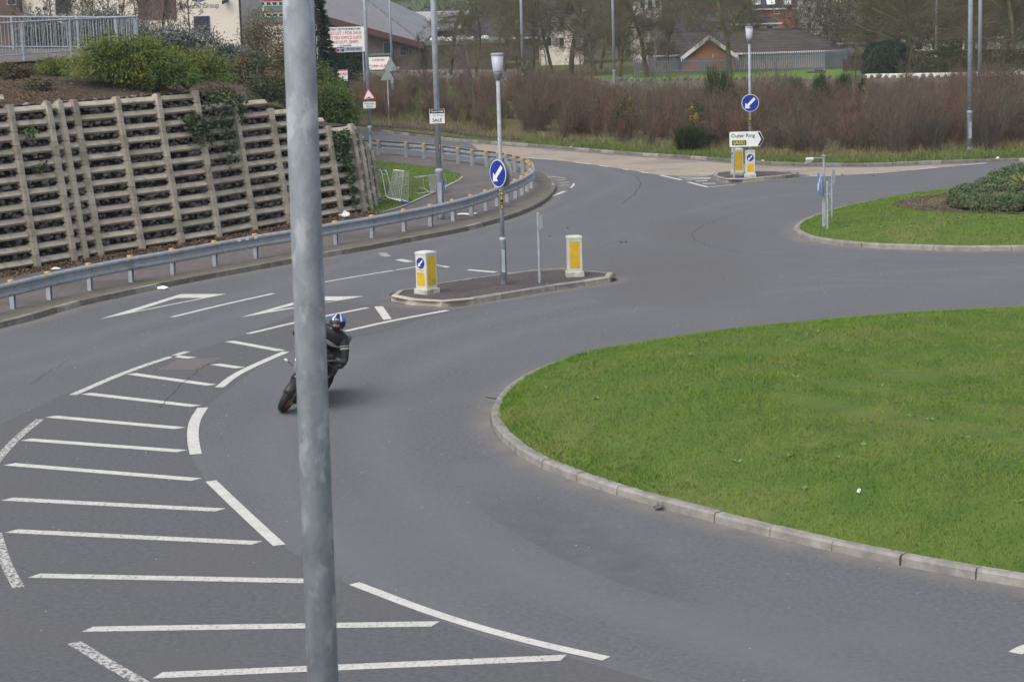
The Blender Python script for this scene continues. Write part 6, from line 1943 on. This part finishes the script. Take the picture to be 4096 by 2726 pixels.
x = rng.uniform(-14, 34, 60000); tt = .15 + rng.beta(1.1, 2.2, 60000) * 7
y = fk_y(x) + tt
ok = ~((x < .9) & (tt < 6.5) & (x > -9.5) & (rng.uniform(0, 1, 60000) < .93))
x, y = x[ok], y[ok]
P = np.stack([x, y, verge_z(x, y)], 1)
grass_on('rough_grass', 'rough uncut verge grass behind the far kerb', P, rng.uniform(.06, .22, len(P)), rng.uniform(.015, .03, len(P)), .5, M['verge_green'], rng)
x = rng.uniform(-22, 0, 60000); y = fk_y(x) + rng.uniform(5, 30, 60000)
P = np.stack([x, y, verge_z(x, y)], 1)
P = P[P[:, 1] < 133]
grass_on('bank_grass', 'rough tussocky grass on the slope below the letting board', P, rng.uniform(.08, .32, len(P)), rng.uniform(.02, .035, len(P)), .5, M['rough'], rng)
x = rng.uniform(-9, 34, 9000); y = fk_y(x) + rng.uniform(2.2, 6, 9000)
P = np.stack([x, y, verge_z(x, y)], 1)
grass_on('dry_grass', 'straw coloured dead grass at the foot of the thicket', P, rng.uniform(.15, .45, len(P)), rng.uniform(.012, .022, len(P)), .45, M['drygrass'], rng)

# ------------------------------------------------------------------ shrubs
M['juniper'] = mat('juniper', (.060, .105, .022), (.135, .175, .035), 5.0, .8, c3=(.27, .26, .05), s3=1.3, t3=(.50, .66), spec=.2)
M['juniper_dark'] = mat('juniper_dark', (.045, .095, .030), (.11, .165, .042), 5.0, .8, spec=.2)
M['silverleaf'] = mat('silverleaf', (.085, .105, .085), (.20, .225, .195), 7.0, .8)
M['cotoneaster'] = mat('cotoneaster', (.05, .075, .032), (.12, .13, .075), 6.0, .8, c3=(.14, .11, .06), s3=1.3)
M['brownshrub'] = mat('brownshrub', (.095, .075, .045), (.16, .13, .075), 5.0, .9, c3=(.08, .09, .03), s3=1.2)
M['ivy'] = mat('ivy', (.035, .07, .026), (.095, .14, .055), 8.0, .55)
M['pine'] = mat('pine', (.07, .125, .055), (.155, .215, .105), 6.0, .8, c3=(.11, .12, .07), s3=2)
M['broom'] = mat('broom', (.022, .050, .018), (.06, .085, .028), 3.0, .85)
M['gorse'] = plain('gorse', (.48, .30, .015), .7)
M['holly'] = mat('holly', (.010, .028, .014), (.028, .055, .026), 4.0, .6)
M['hedge'] = mat('hedge', (.055, .055, .025), (.11, .095, .05), 3.0, .9, c3=(.05, .07, .02), s3=.5)
def juniper(name, label, loc, rx, ry, h, n, m, seed, leaf=.09, per=46, droop=.6, cat='shrub', group=None):
    rg = np.random.default_rng(seed)
    t = thing(name, label, cat, loc, 0, group)
    az = rg.uniform(0, 2 * np.pi, n)
    el = rg.uniform(.05, 1.0, n) ** .8
    L = rg.uniform(.65, 1.0, n)
    end = np.stack([np.cos(az) * rx * np.sqrt(1 - (el * .95) ** 2) * L, np.sin(az) * ry * np.sqrt(1 - (el * .95) ** 2) * L, h * el * L + .05], 1)
    ctrl = end * np.array([.45, .45, .8]) + np.array([0, 0, h * .30])
    u = np.linspace(.25, 1, per)[None, :, None]
    pts = (2 * (1 - u) * u) * ctrl[:, None] + u ** 2 * end[:, None]
    tan = 2 * (1 - u) * ctrl[:, None] + 2 * u * (end - ctrl)[:, None]
    P = pts.reshape(-1, 3); D = tan.reshape(-1, 3)
    D /= np.linalg.norm(D, axis=1, keepdims=True) + 1e-9
    sp = .05 + .07 * np.sin(np.pi * np.tile(np.linspace(.1, 1, per), n))[:, None]
    P = P + rg.normal(0, 1, P.shape) * sp * np.array([1.3, 1.3, .6])
    D = D + rg.normal(0, .5, D.shape); D[:, 2] -= .1
    P[:, 2] = np.maximum(P[:, 2], .02)
    v, f = leaves(P, D, rg.uniform(.6, 1.3, len(P)) * leaf, leaf * .24, rg, nrm=np.tile([[0, -.25, 1.0]], (len(P), 1)))
    fast('foliage', v, f, m, t)
    k = rg.permutation(n)[:min(n, 40)]
    v2, f2 = tubes(np.zeros((len(k), 3)), ctrl[k], np.full(len(k), .02), np.full(len(k), .01), 4)
    v3, f3 = tubes(ctrl[k], end[k] * .97, np.full(len(k), .01), np.full(len(k), .004), 4)
    v, f = join((v2, f2), (v3, f3))
    fast('stems', v, f, M['bark'], t)
    return t
def blob(name, label, loc, r, n, m, seed, leaf=.08, lobes=7, cat='shrub', group=None, flat=.0, stems=True, wid=.5, core=False):
    rg = np.random.default_rng(seed)
    t = thing(name, label, cat, loc, 0, group)
    r = np.array(r, float)
    lc = rg.normal(0, 1, (lobes, 3)); lc /= np.linalg.norm(lc, axis=1, keepdims=True)
    lc = lc * r * rg.uniform(.25, .6, (lobes, 1)); lc[:, 2] = np.abs(lc[:, 2]) * .9 + r[2] * .35
    lr = r * rg.uniform(.38, .6, (lobes, 1))
    k = rg.integers(0, lobes, n)
    d = rg.normal(0, 1, (n, 3)); d /= np.linalg.norm(d, axis=1, keepdims=True)
    rad = rg.uniform(.35, 1, n) ** .4
    P = lc[k] + d * lr[k] * rad[:, None] * (1 + .15 * rg.normal(0, 1, (n, 1)))
    kk = P[:, 2] > .01; P = P[kk]; d = d[kk]
    D = rg.normal(0, 1, P.shape) + (P - np.array([0, 0, r[2] * .4])) / r * 1.2
    v, f = leaves(P, D, rg.uniform(.6, 1.3, len(P)) * leaf, leaf * wid, rg, nrm=d)
    fast('foliage', v, f, m, t)
    if core: MB().ellipsoid((0, 0, r[2] * .62), (r[0] * .5, r[1] * .5, r[2] * .50), 14, 9).build('inner_branches', M['bark'], t, True)
    if stems:
        ns = 14
        e = lc[rg.integers(0, lobes, ns)] + rg.normal(0, .1, (ns, 3)) * r
        v, f = tubes(np.zeros((ns, 3)) + rg.normal(0, .05, (ns, 3)) * [1, 1, 0], e, np.full(ns, .018), np.full(ns, .006), 4)
        fast('stems', v, f, M['bark'], t)
    return t
juniper('juniper', 'large spreading yellow-green juniper at the end of the picket railing', on_bank(500, 350), 2.05, 1.3, 1.42, 460, M['juniper'], 1, .10)
juniper('juniper', 'golden tipped juniper behind the largest one on the bank', on_bank(745, 310), 1.75, 1.2, 1.2, 360, M['juniper'], 2, .10)
juniper('juniper', 'dark green juniper skirt over the top course of the crib wall', on_bank(650, 366), 1.35, .8, .95, 220, M['juniper_dark'], 3, .09)
juniper('low_conifer', 'small low conifer below the railing posts', on_bank(215, 300), .55, .45, .45, 70, M['juniper'], 4, .08)
blob('withered_shrub', 'withered olive shrub on the bare end of the bank', on_bank(70, 320), (.62, .5, .42), 2600, M['brownshrub'], 5, .07)
blob('withered_shrub', 'scraggy brown shrub between the juniper and the broken wall top', on_bank(150, 365), (.55, .4, .30), 1500, M['brownshrub'], 6, .06)
blob('withered_shrub', 'low brown twiggy shrub above the ivy on the wall', on_bank(890, 365), (.8, .6, .38), 2400, M['brownshrub'], 7, .06)
for i, (px, py, Y, rx, rz, lab) in enumerate(((170, 215, 65.5, 1.1, 1.15, 'grey-leaved shrub behind the left part of the railing'), (330, 212, 65.8, 1.2, 1.2, 'grey-leaved shrub behind the middle of the railing'), (470, 205, 66, 1.1, 1.15, 'grey-leaved shrub behind the railing end post'),
                                            (620, 215, 66, 1.1, .9, 'silvery shrub between the railing end and the blue window'), (760, 240, 66.5, 1.3, .9, 'silvery shrub under the blue framed office window'), (890, 265, 67, 1.1, .8, 'silvery shrub at the corner of the office wall'))):
    p = A(px, py + 10, Y)
    p.z -= .35
    blob('grey_shrub', lab, p, (rx * 1.1, .9, rz * 1.3), 8500, M['silverleaf'], 20 + i, .10, group='silvery shrubs behind the railing')
for i, (px, py, Y, rx, rz, m, lab) in enumerate(((1000, 330, 62.5, 1.1, .95, 'cotoneaster', 'mixed green and brown shrub at the brow of the bank'), (1085, 400, 61, .95, .9, 'cotoneaster', 'berry-flecked shrub lower on the brow of the bank'), (1150, 300, 66, 1.0, 1.0, 'brownshrub', 'brown leafless shrub behind the brow of the bank'),
                                              (1060, 250, 74, 1.5, 1.6, 'brownshrub', 'tall brown bush filling the gap below the flats'), (1180, 420, 62.5, .9, .8, 'cotoneaster', 'leafy shrub hidden mostly by the near lamp column'))):
    blob('mixed_shrub', lab, A(px, py + 8, Y), (rx, .9, rz), 5200, M[m], 40 + i, .075)
juniper('conifer_bush', 'feathery bright green conifer spilling over the stepped end of the crib wall', A(1330, 540, 64.5), 1.15, 1.0, 1.75, 330, M['juniper_dark'], 9, .11, 46)
juniper('conifer_bush', 'green conifer behind the feathery one at the wall end', A(1255, 480, 66), 1.2, 1.0, 1.9, 260, M['juniper_dark'], 10, .11, 46)
blob('broom_bush', 'sparse broom on the slope below the letting board posts', A(1310, 365, 104), (1.2, .9, .7), 2600, M['broom'], 12, .12)
# dark conifer behind the near column and dark evergreen under the letting board
def conifer(name, label, loc, h, r, n, m, seed):
    rg = np.random.default_rng(seed)
    t = thing(name, label, 'tree', loc)
    z = rg.uniform(.06, 1, n)
    a = rg.uniform(0, 6.28, n)
    tier = .75 + .25 * np.abs(np.sin(z * 22))
    rr = r * (1 - z) ** .85 * tier * rg.uniform(.3, 1, n) ** .5
    P = np.stack([np.cos(a) * rr, np.sin(a) * rr, z * h - rr * .18], 1)
    D = np.stack([np.cos(a), np.sin(a), rg.normal(-.1, .35, n)], 1)
    v, f = leaves(P, D, rg.uniform(.16, .34, n), .07, rg)
    fast('crown', v, f, m, t)
    MB().lathe([(.16, -.1), (.10, h * .5), (.02, h * .97)], 8).build('trunk', M['bark'], t)
    return t
q = A(1262, 300, 96); conifer('conifer_tree', 'tall dark conifer beside the near lamp column, in front of the church', (q.x, 96, vz(q.x, 96)), 8.5, 1.5, 9000, M['holly'], 3)
blob('evergreen_bush', 'dark evergreen bush under the letting board', A(1395, 330, 128), (2.0, 1.5, 2.2), 6500, M['holly'], 14, .16)
blob('evergreen_bush', 'dark evergreen bush left of the letting board posts', A(1300, 320, 127), (1.3, 1.2, 2.4), 4200, M['holly'], 15, .16)
# ivy on the wall
def ivy(name, label, cells, n, seed):
    rg = np.random.default_rng(seed)
    P = []
    for _ in range(n):
        (i, u0, u1, z0, z1) = cells[rg.integers(0, len(cells))]
        u, z = rg.uniform(u0, u1), z0 + (z1 - z0) * rg.beta(1.6, 1.1)
        B0, B1 = columns[i][0], columns[i + 1][0]
        p = wall_pt(B0.lerp(B1, u + rg.normal(0, .04)), -.02 + rg.normal(0, .05), max(0.1, z + rg.normal(0, .06)))
        P.append(tuple(p))
    P = np.array(P)
    D = rg.normal(0, 1, P.shape) * [1, 1, .6] + np.array([.5, -.6, -.5])
    v, f = leaves(P, D, rg.uniform(.07, .13, len(P)), .085, rg)
    t = thing(name, label, 'climber')
    fast('foliage', v, f, M['ivy'], t)
    return t
ci = 3
ivy('ivy', 'dark ivy spilling over the stepped top of the crib wall', [(ci + 6, .05, .9, 3.0, 3.95), (ci + 6, .3, .95, 2.6, 3.9), (ci + 6, -.3, .3, 2.5, 3.2), (ci + 6, .5, .8, 1.9, 3.2), (ci + 7, .0, .2, 3.1, 3.7), (ci + 5, .5, .95, 3.0, 3.3), (ci + 5, .8, 1.0, 2.6, 3.3)], 1050, 1)
ivy('ivy', 'ivy trailing down the short end panel of the crib wall', [(ci + 10, .1, .7, 1.9, 2.45), (ci + 10, .15, .6, 1.5, 2.3), (ci + 10, .45, .6, .2, 1.9)], 900, 2)
for k, (i, u, z) in enumerate(((ci + 0, .35, 3.3), (ci + 0, .5, 2.4), (ci + 8, .6, 2.7))):
    ivy('wall_fern', ('small green tuft high in the widest panel by the twin narrow columns', 'small green tuft midway down the panel by the twin narrow columns', 'small green tuft in a panel right of the ivy', 'small green tuft left of the ivy, near mid-height')[k], [(i, u - .12, u + .12, z - .06, z + .06)], 55, 10 + k)
# cushion pines on the far island
bed = structure(MB().sheet([(14.6 + 4.1 * math.cos(a), 54.2 + 3.3 * math.sin(a), 0) for a in [2 * math.pi * k / 48 for k in range(48)]]).flat('shrub_bed', M['mulch'], isl2o))
vb = np.array([v.co[:] for v in bed.data.vertices])
bed.data.vertices.foreach_set('co', np.stack([vb[:, 0], vb[:, 1], isl2.z(vb) + .02], 1).astype(np.float32).ravel())
bm_ = bmesh.new(); bm_.from_mesh(bed.data); bmesh.ops.subdivide_edges(bm_, edges=bm_.edges[:], cuts=6, use_grid_fill=True)
for v_ in bm_.verts: v_.co.z = float(isl2.z(np.array([[v_.co.x, v_.co.y, 0.0]]))[0]) + .02
bm_.to_mesh(bed.data); bm_.free()
P = np.stack([rng.uniform(10.5, 18.5, 5000), rng.uniform(51, 57.5, 5000), np.zeros(5000)], 1)
P = P[in_bed(P)]; P[:, 2] = isl2.z(P) + .03
v, f = rocks(P, rng.uniform(.012, .035, len(P)), rng)
stuff(fast('bark_chips', v, f, M['mulch']), 'dark bark chips and grit round the cushion shrubs', 'bark chips')
def cushion(loc, r, h, seed, lab):
    rg = np.random.default_rng(seed)
    t = thing('cushion_pine', lab, 'shrub', loc, 0, 'rounded dwarf pines on the far island')
    mb = MB()
    P, N = [], []
    nl = 5
    for k in range(nl):
        a = rg.uniform(0, 6.28); q = rg.uniform(.15, .62) * r
        c = np.array([math.cos(a) * q, math.sin(a) * q, h * rg.uniform(.30, .55)]) if k else np.array([0, 0, h * .45])
        rr = np.array([r * .5, r * .5, h * .48])
        d = rg.normal(0, 1, (1100, 3)); d /= np.linalg.norm(d, axis=1, keepdims=True)
        d = d[d[:, 2] > -.35]
        P.append(c + d * rr * rg.uniform(.88, 1.0, (len(d), 1))); N.append(d)
    P, N = np.concatenate(P), np.concatenate(N)
    v, f = leaves(P, N * .8 + rg.normal(0, .6, N.shape), rg.uniform(.05, .09, len(P)), .04, rg, nrm=N)
    fast('foliage', v, f, M['pine'], t)
    MB().ellipsoid((0, 0, h * .40), (r * .72, r * .72, h * .36), 14, 8).build('inner_branches', M['bark'], t, True)
    return t
k = 0
for px, py, Y, r, h in ((3855, 800, 53.0, .50, .55), (3910, 815, 52.4, .55, .55), (3975, 830, 52.0, .52, .50), (4040, 835, 51.9, .55, .58), (4110, 840, 52.0, .6, .62), (3890, 790, 53.6, .62, .70), (3960, 790, 53.4, .65, .72), (4035, 790, 53.3, .62, .75), (4105, 790, 53.3, .65, .8), (3930, 770, 54.6, .6, .78), (4005, 770, 54.7, .7, .88), (4080, 770, 54.7, .7, .92), (4150, 770, 54.7, .7, .9), (4020, 735, 56.2, .7, .95), (4100, 735, 56.2, .75, 1.05)):
    q = A(px, py, Y)
    p = Vector((q.x, Y, float(isl2.z(np.array([[q.x, Y, 0.0]]))[0]) + .01))
    cushion(p, r, h * .8, 60 + k, 'rounded blue-green dwarf pine cushion in the island shrub bed')
    k += 1
q = A(4090, 790, 53.4)
t = thing('yucca', 'yellowing strap-leaved yucca among the dwarf pines', 'plant', (q.x, 53.4, float(isl2.z(np.array([[q.x, 53.4, 0.0]]))[0])))
a = rng.uniform(0, 6.28, 26)
v, f = leaves(np.tile([[0, 0, .5]], (26, 1)) + rng.normal(0, .03, (26, 3)), np.stack([np.cos(a), np.sin(a), rng.uniform(.2, 1.6, 26)], 1), .42, .05, rng)
fast('leaves', v, f, mat('yucca_leaf', (.22, .24, .06), (.36, .33, .12), 6, .7), t)
MB().lathe([(.05, 0), (.045, .6)], 8).build('stem', M['bark'], t)
# broom, gorse, evergreens
for i, (px, py, Y, rx, rz, lab) in enumerate(((2895, 560, 92, .95, 3.0, 'tall dark green broom rising above the thicket left of the far lantern post'), (2740, 585, 78.8, .6, 1.1, 'dark green broom at the front of the thicket beside yellow gorse'), (3270, 520, 93, .5, 2.4, 'broom with a few yellow flowers in the reddish thicket'), (3160, 520, 96, .6, 2.1, 'broad low broom in the thicket right of the far lantern post'), (3370, 520, 95, .45, 2.2, 'narrow broom beside the yellow flower patch'), (2800, 575, 80.5, .7, .9, 'low dark bramble at the foot of the thicket'))):
    q = A(px, py, Y)
    rg = np.random.default_rng(80 + i)
    t = thing('broom_bush', lab, 'shrub', (q.x, Y, vz(q.x, Y)), 0, 'green broom bushes in the thicket')
    n = 1500
    b = rg.normal(0, .12, (n, 3)) * [1, 1, 0]
    lb = rg.normal(0, 1, (6, 2)) * rx * .42; li = rg.integers(0, 6, n); lh = rg.uniform(.55, 1.0, 6)
    d = np.stack([lb[li, 0] + rg.normal(0, rx * .2, n), lb[li, 1] * .7 + rg.normal(0, rx * .2, n), rz * lh[li] * rg.uniform(.4, 1, n)], 1)
    m_ = b + d * rg.uniform(.35, .6, (n, 1))
    v, f = tubes(m_, b + d, np.full(n, .014), np.full(n, .006), 3)
    v2, f2 = tubes(b[:200], m_[:200], np.full(200, .02), np.full(200, .012), 3)
    v, f = join((v, f), (v2, f2))
    fast('stems', v, f, M['broom'], t)
def gorse(px, py, Y, rx, rz, ny, seed, lab):
    q = A(px, py, Y)
    t = blob('gorse_bush', lab, (q.x, Y, vz(q.x, Y)), (rx, rx * .8, rz), 2200, M['broom'], seed, .09, group='gorse bushes in flower')
    rg = np.random.default_rng(seed)
    d = rg.normal(0, 1, (ny, 3)); d /= np.linalg.norm(d, axis=1, keepdims=True)
    lc = rg.normal(0, 1, (7, 3)) * [rx * .38, rx * .3, rz * .20] + [0, -rx * .25, rz * .72]
    P = lc[rg.integers(0, 7, ny)] + d * rg.uniform(.2, 1, (ny, 1)) * [rx * .25, rx * .2, rz * .12]
    v, f = rocks(P, rg.uniform(.012, .026, len(P)), rg)
    fast('flowers', v, f, M['gorse'], t)
gorse(2785, 530, 82, .55, 1.5, 190, 90, 'gorse bush full of yellow flower beside the dark broom')
gorse(2500, 530, 86, .65, 1.5, 80, 91, 'gorse bush with scattered yellow flower in the middle of the thicket')
gorse(3455, 500, 92, .32, 1.7, 150, 92, 'small bright yellow gorse patch right of the far lantern post')
gorse(3990, 480, 90, .9, 2.0, 45, 93, 'thinly flowering gorse near the paired lamp columns')
q = A(3539, 325, 124)
def clipped(name, label, loc, rx, ry, h, n, m, seed, p=2.8):
    rg = np.random.default_rng(seed)
    t = thing(name, label, 'shrub', loc)
    d = rg.normal(0, 1, (n, 3)); d /= np.linalg.norm(d, axis=1, keepdims=True)
    q = d / (np.sum(np.abs(d) ** p, axis=1, keepdims=True) ** (1 / p))
    bump = 1 + .05 * np.sin(d[:, 0] * 9 + 1) * np.sin(d[:, 2] * 8) + .04 * np.sin(d[:, 1] * 13 + d[:, 0] * 5)
    P = q * np.array([rx, ry, h / 2]) * (bump * rg.uniform(.93, 1.02, n))[:, None] + [0, 0, h / 2]
    N = np.sign(q) * np.abs(q) ** (p - 1)
    v, f = leaves(P, rg.normal(0, 1, P.shape) + N * .7, rg.uniform(.07, .15, n), .06, rg, nrm=N)
    fast('foliage', v, f, m, t)
    MB().ellipsoid((0, 0, h / 2), (rx * .88, ry * .88, h * .44), 16, 10).build('inner_branches', M['bark'], t, True)
    return t
clipped('evergreen_bush', 'big clipped dark evergreen at the corner of the white garden wall', (q.x, 123.6, .35), 1.28, 1.2, 2.6, 20000, M['holly'], 95, 4.0)
q = A(3430, 240, 142)
blob('evergreen_bush', 'small clipped evergreen behind the slatted fence panel', (q.x, 142, .7), (.8, .7, 1.1), 2500, M['hedge'], 96, .13)
def hedge(name, label, p0, p1, h, dpt, n, m, seed):
    rg = np.random.default_rng(seed)
    t = thing(name, label, 'hedge', p0)
    d = Vector(p1) - Vector(p0)
    L = d.length
    ang = math.atan2(d.y, d.x)
    P = np.stack([rg.uniform(0, L, n), rg.uniform(-dpt / 2, dpt / 2, n), rg.uniform(0, h, n)], 1)
    s = rg.integers(0, 3, n)
    P[s == 0, 1] = -dpt / 2 + rg.normal(0, .05, (s == 0).sum()); P[s == 1, 2] = h + rg.normal(0, .05, (s == 1).sum())
    v, f = leaves(P, rg.normal(0, 1, P.shape) + [0, -.4, .5], rg.uniform(.10, .18, n), .08, rg)
    c, s_ = math.cos(ang), math.sin(ang)
    v = np.stack([v[:, 0] * c - v[:, 1] * s_, v[:, 0] * s_ + v[:, 1] * c, v[:, 2]], 1)
    fast('foliage', v, f, m, t)
    MB().box(Vector((d.x / 2, d.y / 2, h * .45)), (L * .99, dpt * .6, h * .8), Matrix.Rotation(ang, 3, 'Z')).build('inner_branches', M['bark'], t)
    return t
a, b = A(3560, 330, 123.2), A(4200, 330, 121.5)
hedge('hedge', 'flat-topped clipped hedge behind the white garden wall', (a.x, a.y, .5), (b.x, b.y, .5), 1.75, 1.2, 9000, M['hedge'], 97)
a, b = A(3740, 240, 135), A(3840, 240, 135)
hedge('hedge', 'short green hedge behind the clipped one, by the slim lamp column', (a.x, a.y, .6), (b.x, b.y, .6), 2.0, 1.0, 1800, M['broom'], 98)
# distant woodland closing the view
def woodland(n, x0, x1, y0, y1, hmin, hmax, m, seed, name, label, per=260, zf=None, wid=.06):
    rg = np.random.default_rng(seed)
    vs = []
    for _ in range(n):
        x, y = rg.uniform(x0, x1), rg.uniform(y0, y1)
        h = rg.uniform(hmin, hmax)
        zb = float(zf(np.array(x), np.array(y))) if zf else .3
        d = rg.normal(0, 1, (per, 3)); d /= np.linalg.norm(d, axis=1, keepdims=True)
        P = np.array([x, y, zb + h * .55]) + d * np.array([h * .36, h * .36, h * .46]) * rg.uniform(.3, 1, (per, 1)) ** .5
        P[:, 2] = np.maximum(P[:, 2], zb + .2)
        vs.append(P)
    P = np.concatenate(vs)
    v, f = leaves(P, rg.normal(0, 1, P.shape) + [0, 0, .6], rg.uniform(.5, 1.5, len(P)), wid, rg)
    return stuff(fast(name, v, f, m), label, 'woodland')
M['wood_far'] = mat('wood_far', (.055, .058, .050), (.095, .092, .075), .06, .95)
M['wood_mid'] = mat('wood_mid', (.065, .055, .038), (.12, .10, .065), .12, .95, c3=(.05, .06, .03), s3=.05)
woodland(210, -150, 190, 300, 560, 9, 15, M['wood_far'], 1, 'far_woodland', 'bluish leafless woodland on the far hillside', 500, hill_z, .22)
woodland(60, -2, 70, 205, 245, 10, 15, M['wood_mid'], 2, 'woodland', 'brown leafless woodland behind the houses', 1300)
woodland(30, 24, 60, 140, 175, 7, 12, M['wood_mid'], 4, 'woodland', 'tangled brown trees closing the thicket end behind the hedge', 1500)
woodland(30, -75, -26, 205, 240, 8, 13, M['wood_far'], 3, 'woodland', 'leafless trees behind the office block', 700)

# ------------------------------------------------------------------ litter and drain
def rag(px, py, z, w, seed, lab, m='white', h=.08):
    rg = random.Random(seed)
    p = G(px, py, z)
    n, k = 9, 5
    loops = []
    for j in range(k):
        t_ = j / (k - 1)
        rr = w * (.5 * math.sin(math.pi * (.12 + .8 * t_)))
        loops.append([(math.cos(2 * math.pi * i / n) * rr * rg.uniform(.6, 1.3), math.sin(2 * math.pi * i / n) * rr * rg.uniform(.5, 1.0), h * t_ * rg.uniform(.5, 1.2)) for i in range(n)])
    o = MB().loft(loops).build('litter', M[m], None)
    o.location = p
    return tag(o, lab, 'litter', 'scraps of litter')
rag(652, 1156, 0.006, .30, 1, 'crumpled white carton in the gutter by the give-way triangle', h=.07)
rag(1380, 872, .118, .36, 2, 'white plastic bag at the foot of the crib wall end', h=.2)
rag(1870, 858, .118, .55, 3, 'torn white plastic strip under the crash barrier', h=.05)
rag(2283, 598, .01, .22, 4, 'white scrap against the far kerb by the barrier end', h=.13)
rag(2387, 605, .01, .18, 5, 'thin white scrap further along the far kerb', h=.05)
rag(3048, 655, .01, .18, 6, 'white cup lying behind the far traffic island', h=.14)
rag(3991, 646, .01, .18, 7, 'white ball of paper by the kerb near the thick lamp column', h=.17)
rag(1790, 513, .15, .5, 8, 'white sheet on the bare soil behind the SALE column', h=.1)
rag(1883, 513, .15, .2, 9, 'white scrap on the bare soil near the young birches', h=.1)
rag(222, 1078, .118, .25, 10, 'pale scrap behind the barrier at the wall foot', h=.06)
rag(2960, 708, .11, .22, 11, 'blue scrap at the foot of the direction sign', 'trolley_blue', .04)
p = isl1.scatter(1, (0, 1, 0, 1), rng) if False else None
g = G(3435, 1935, .5)
o = rag(3435, 1935, .5, .055, 12, 'white scrap lying in the near island grass', h=.05)
o.location.z = float(isl1.z(np.array([[g.x, g.y, 0.0]]))[0]) + .02
o = rag(2635, 2037, 0.006, .13, 13, 'dark grey stone lying against the near island kerb', 'bolt', .08)
for i, (px, py) in enumerate(((2503, 968), (2485, 970), (3370, 700), (3495, 705), (2190, 1140), (2200, 945), (2270, 912))):
    rag(px, py, 0.006 if py != 1140 else .11, .08, 30 + i, ('dark pebble on the roundabout carriageway', 'dark pebble on the roundabout carriageway', 'dark pebble before the buff lane', 'dark pebble before the buff lane', 'dark stone on the gravelled island', 'dark pebble near the yellow bollard', 'dark pebble near the yellow bollard')[i], 'bolt', .04)
g = GP(ZN([(42, 400), (70, 388), (110, 392), (88, 408)]))
dr = structure(MB().sheet([(p.x, p.y, .011) for p in g]).flat('drain_frame', M['iron'], road))
for k in range(5):
    u = (k + .5) / 5
    a0, a1 = g[0].lerp(g[1], u), g[3].lerp(g[2], u)
    MB().tube([a0 + Vector((0, 0, .014)), a1 + Vector((0, 0, .014))], .012, 4).build('grate_bar', M['bolt'], road)
# pale specks of grit on the carriageway
P = np.stack([rng.uniform(-9, 9, 520), rng.uniform(16, 60, 520), np.full(520, .006)], 1)
v, f = rocks(P, rng.uniform(.004, .013, len(P)) , rng, .5)
stuff(fast('grit', v, f, M['kerb_pale']), 'pale grit and chippings scattered on the carriageway', 'grit')

# ------------------------------------------------------------------ damp hazy air
hz = MB().box((0, 240, 22), (560, 520, 48)).build('haze', None)
hm = bpy.data.materials.new('haze')
hm.use_nodes = True
hm.node_tree.nodes.clear()
pv = hm.node_tree.nodes.new('ShaderNodeVolumePrincipled')
pv.inputs['Color'].default_value = (0.86, 0.92, 1.0, 1)
pv.inputs['Density'].default_value = 0.0003
ho = hm.node_tree.nodes.new('ShaderNodeOutputMaterial')
hm.node_tree.links.new(pv.outputs[0], ho.inputs['Volume'])
hz.data.materials.append(hm)
stuff(hz, 'thin bluish haze in the damp overcast air', 'haze')
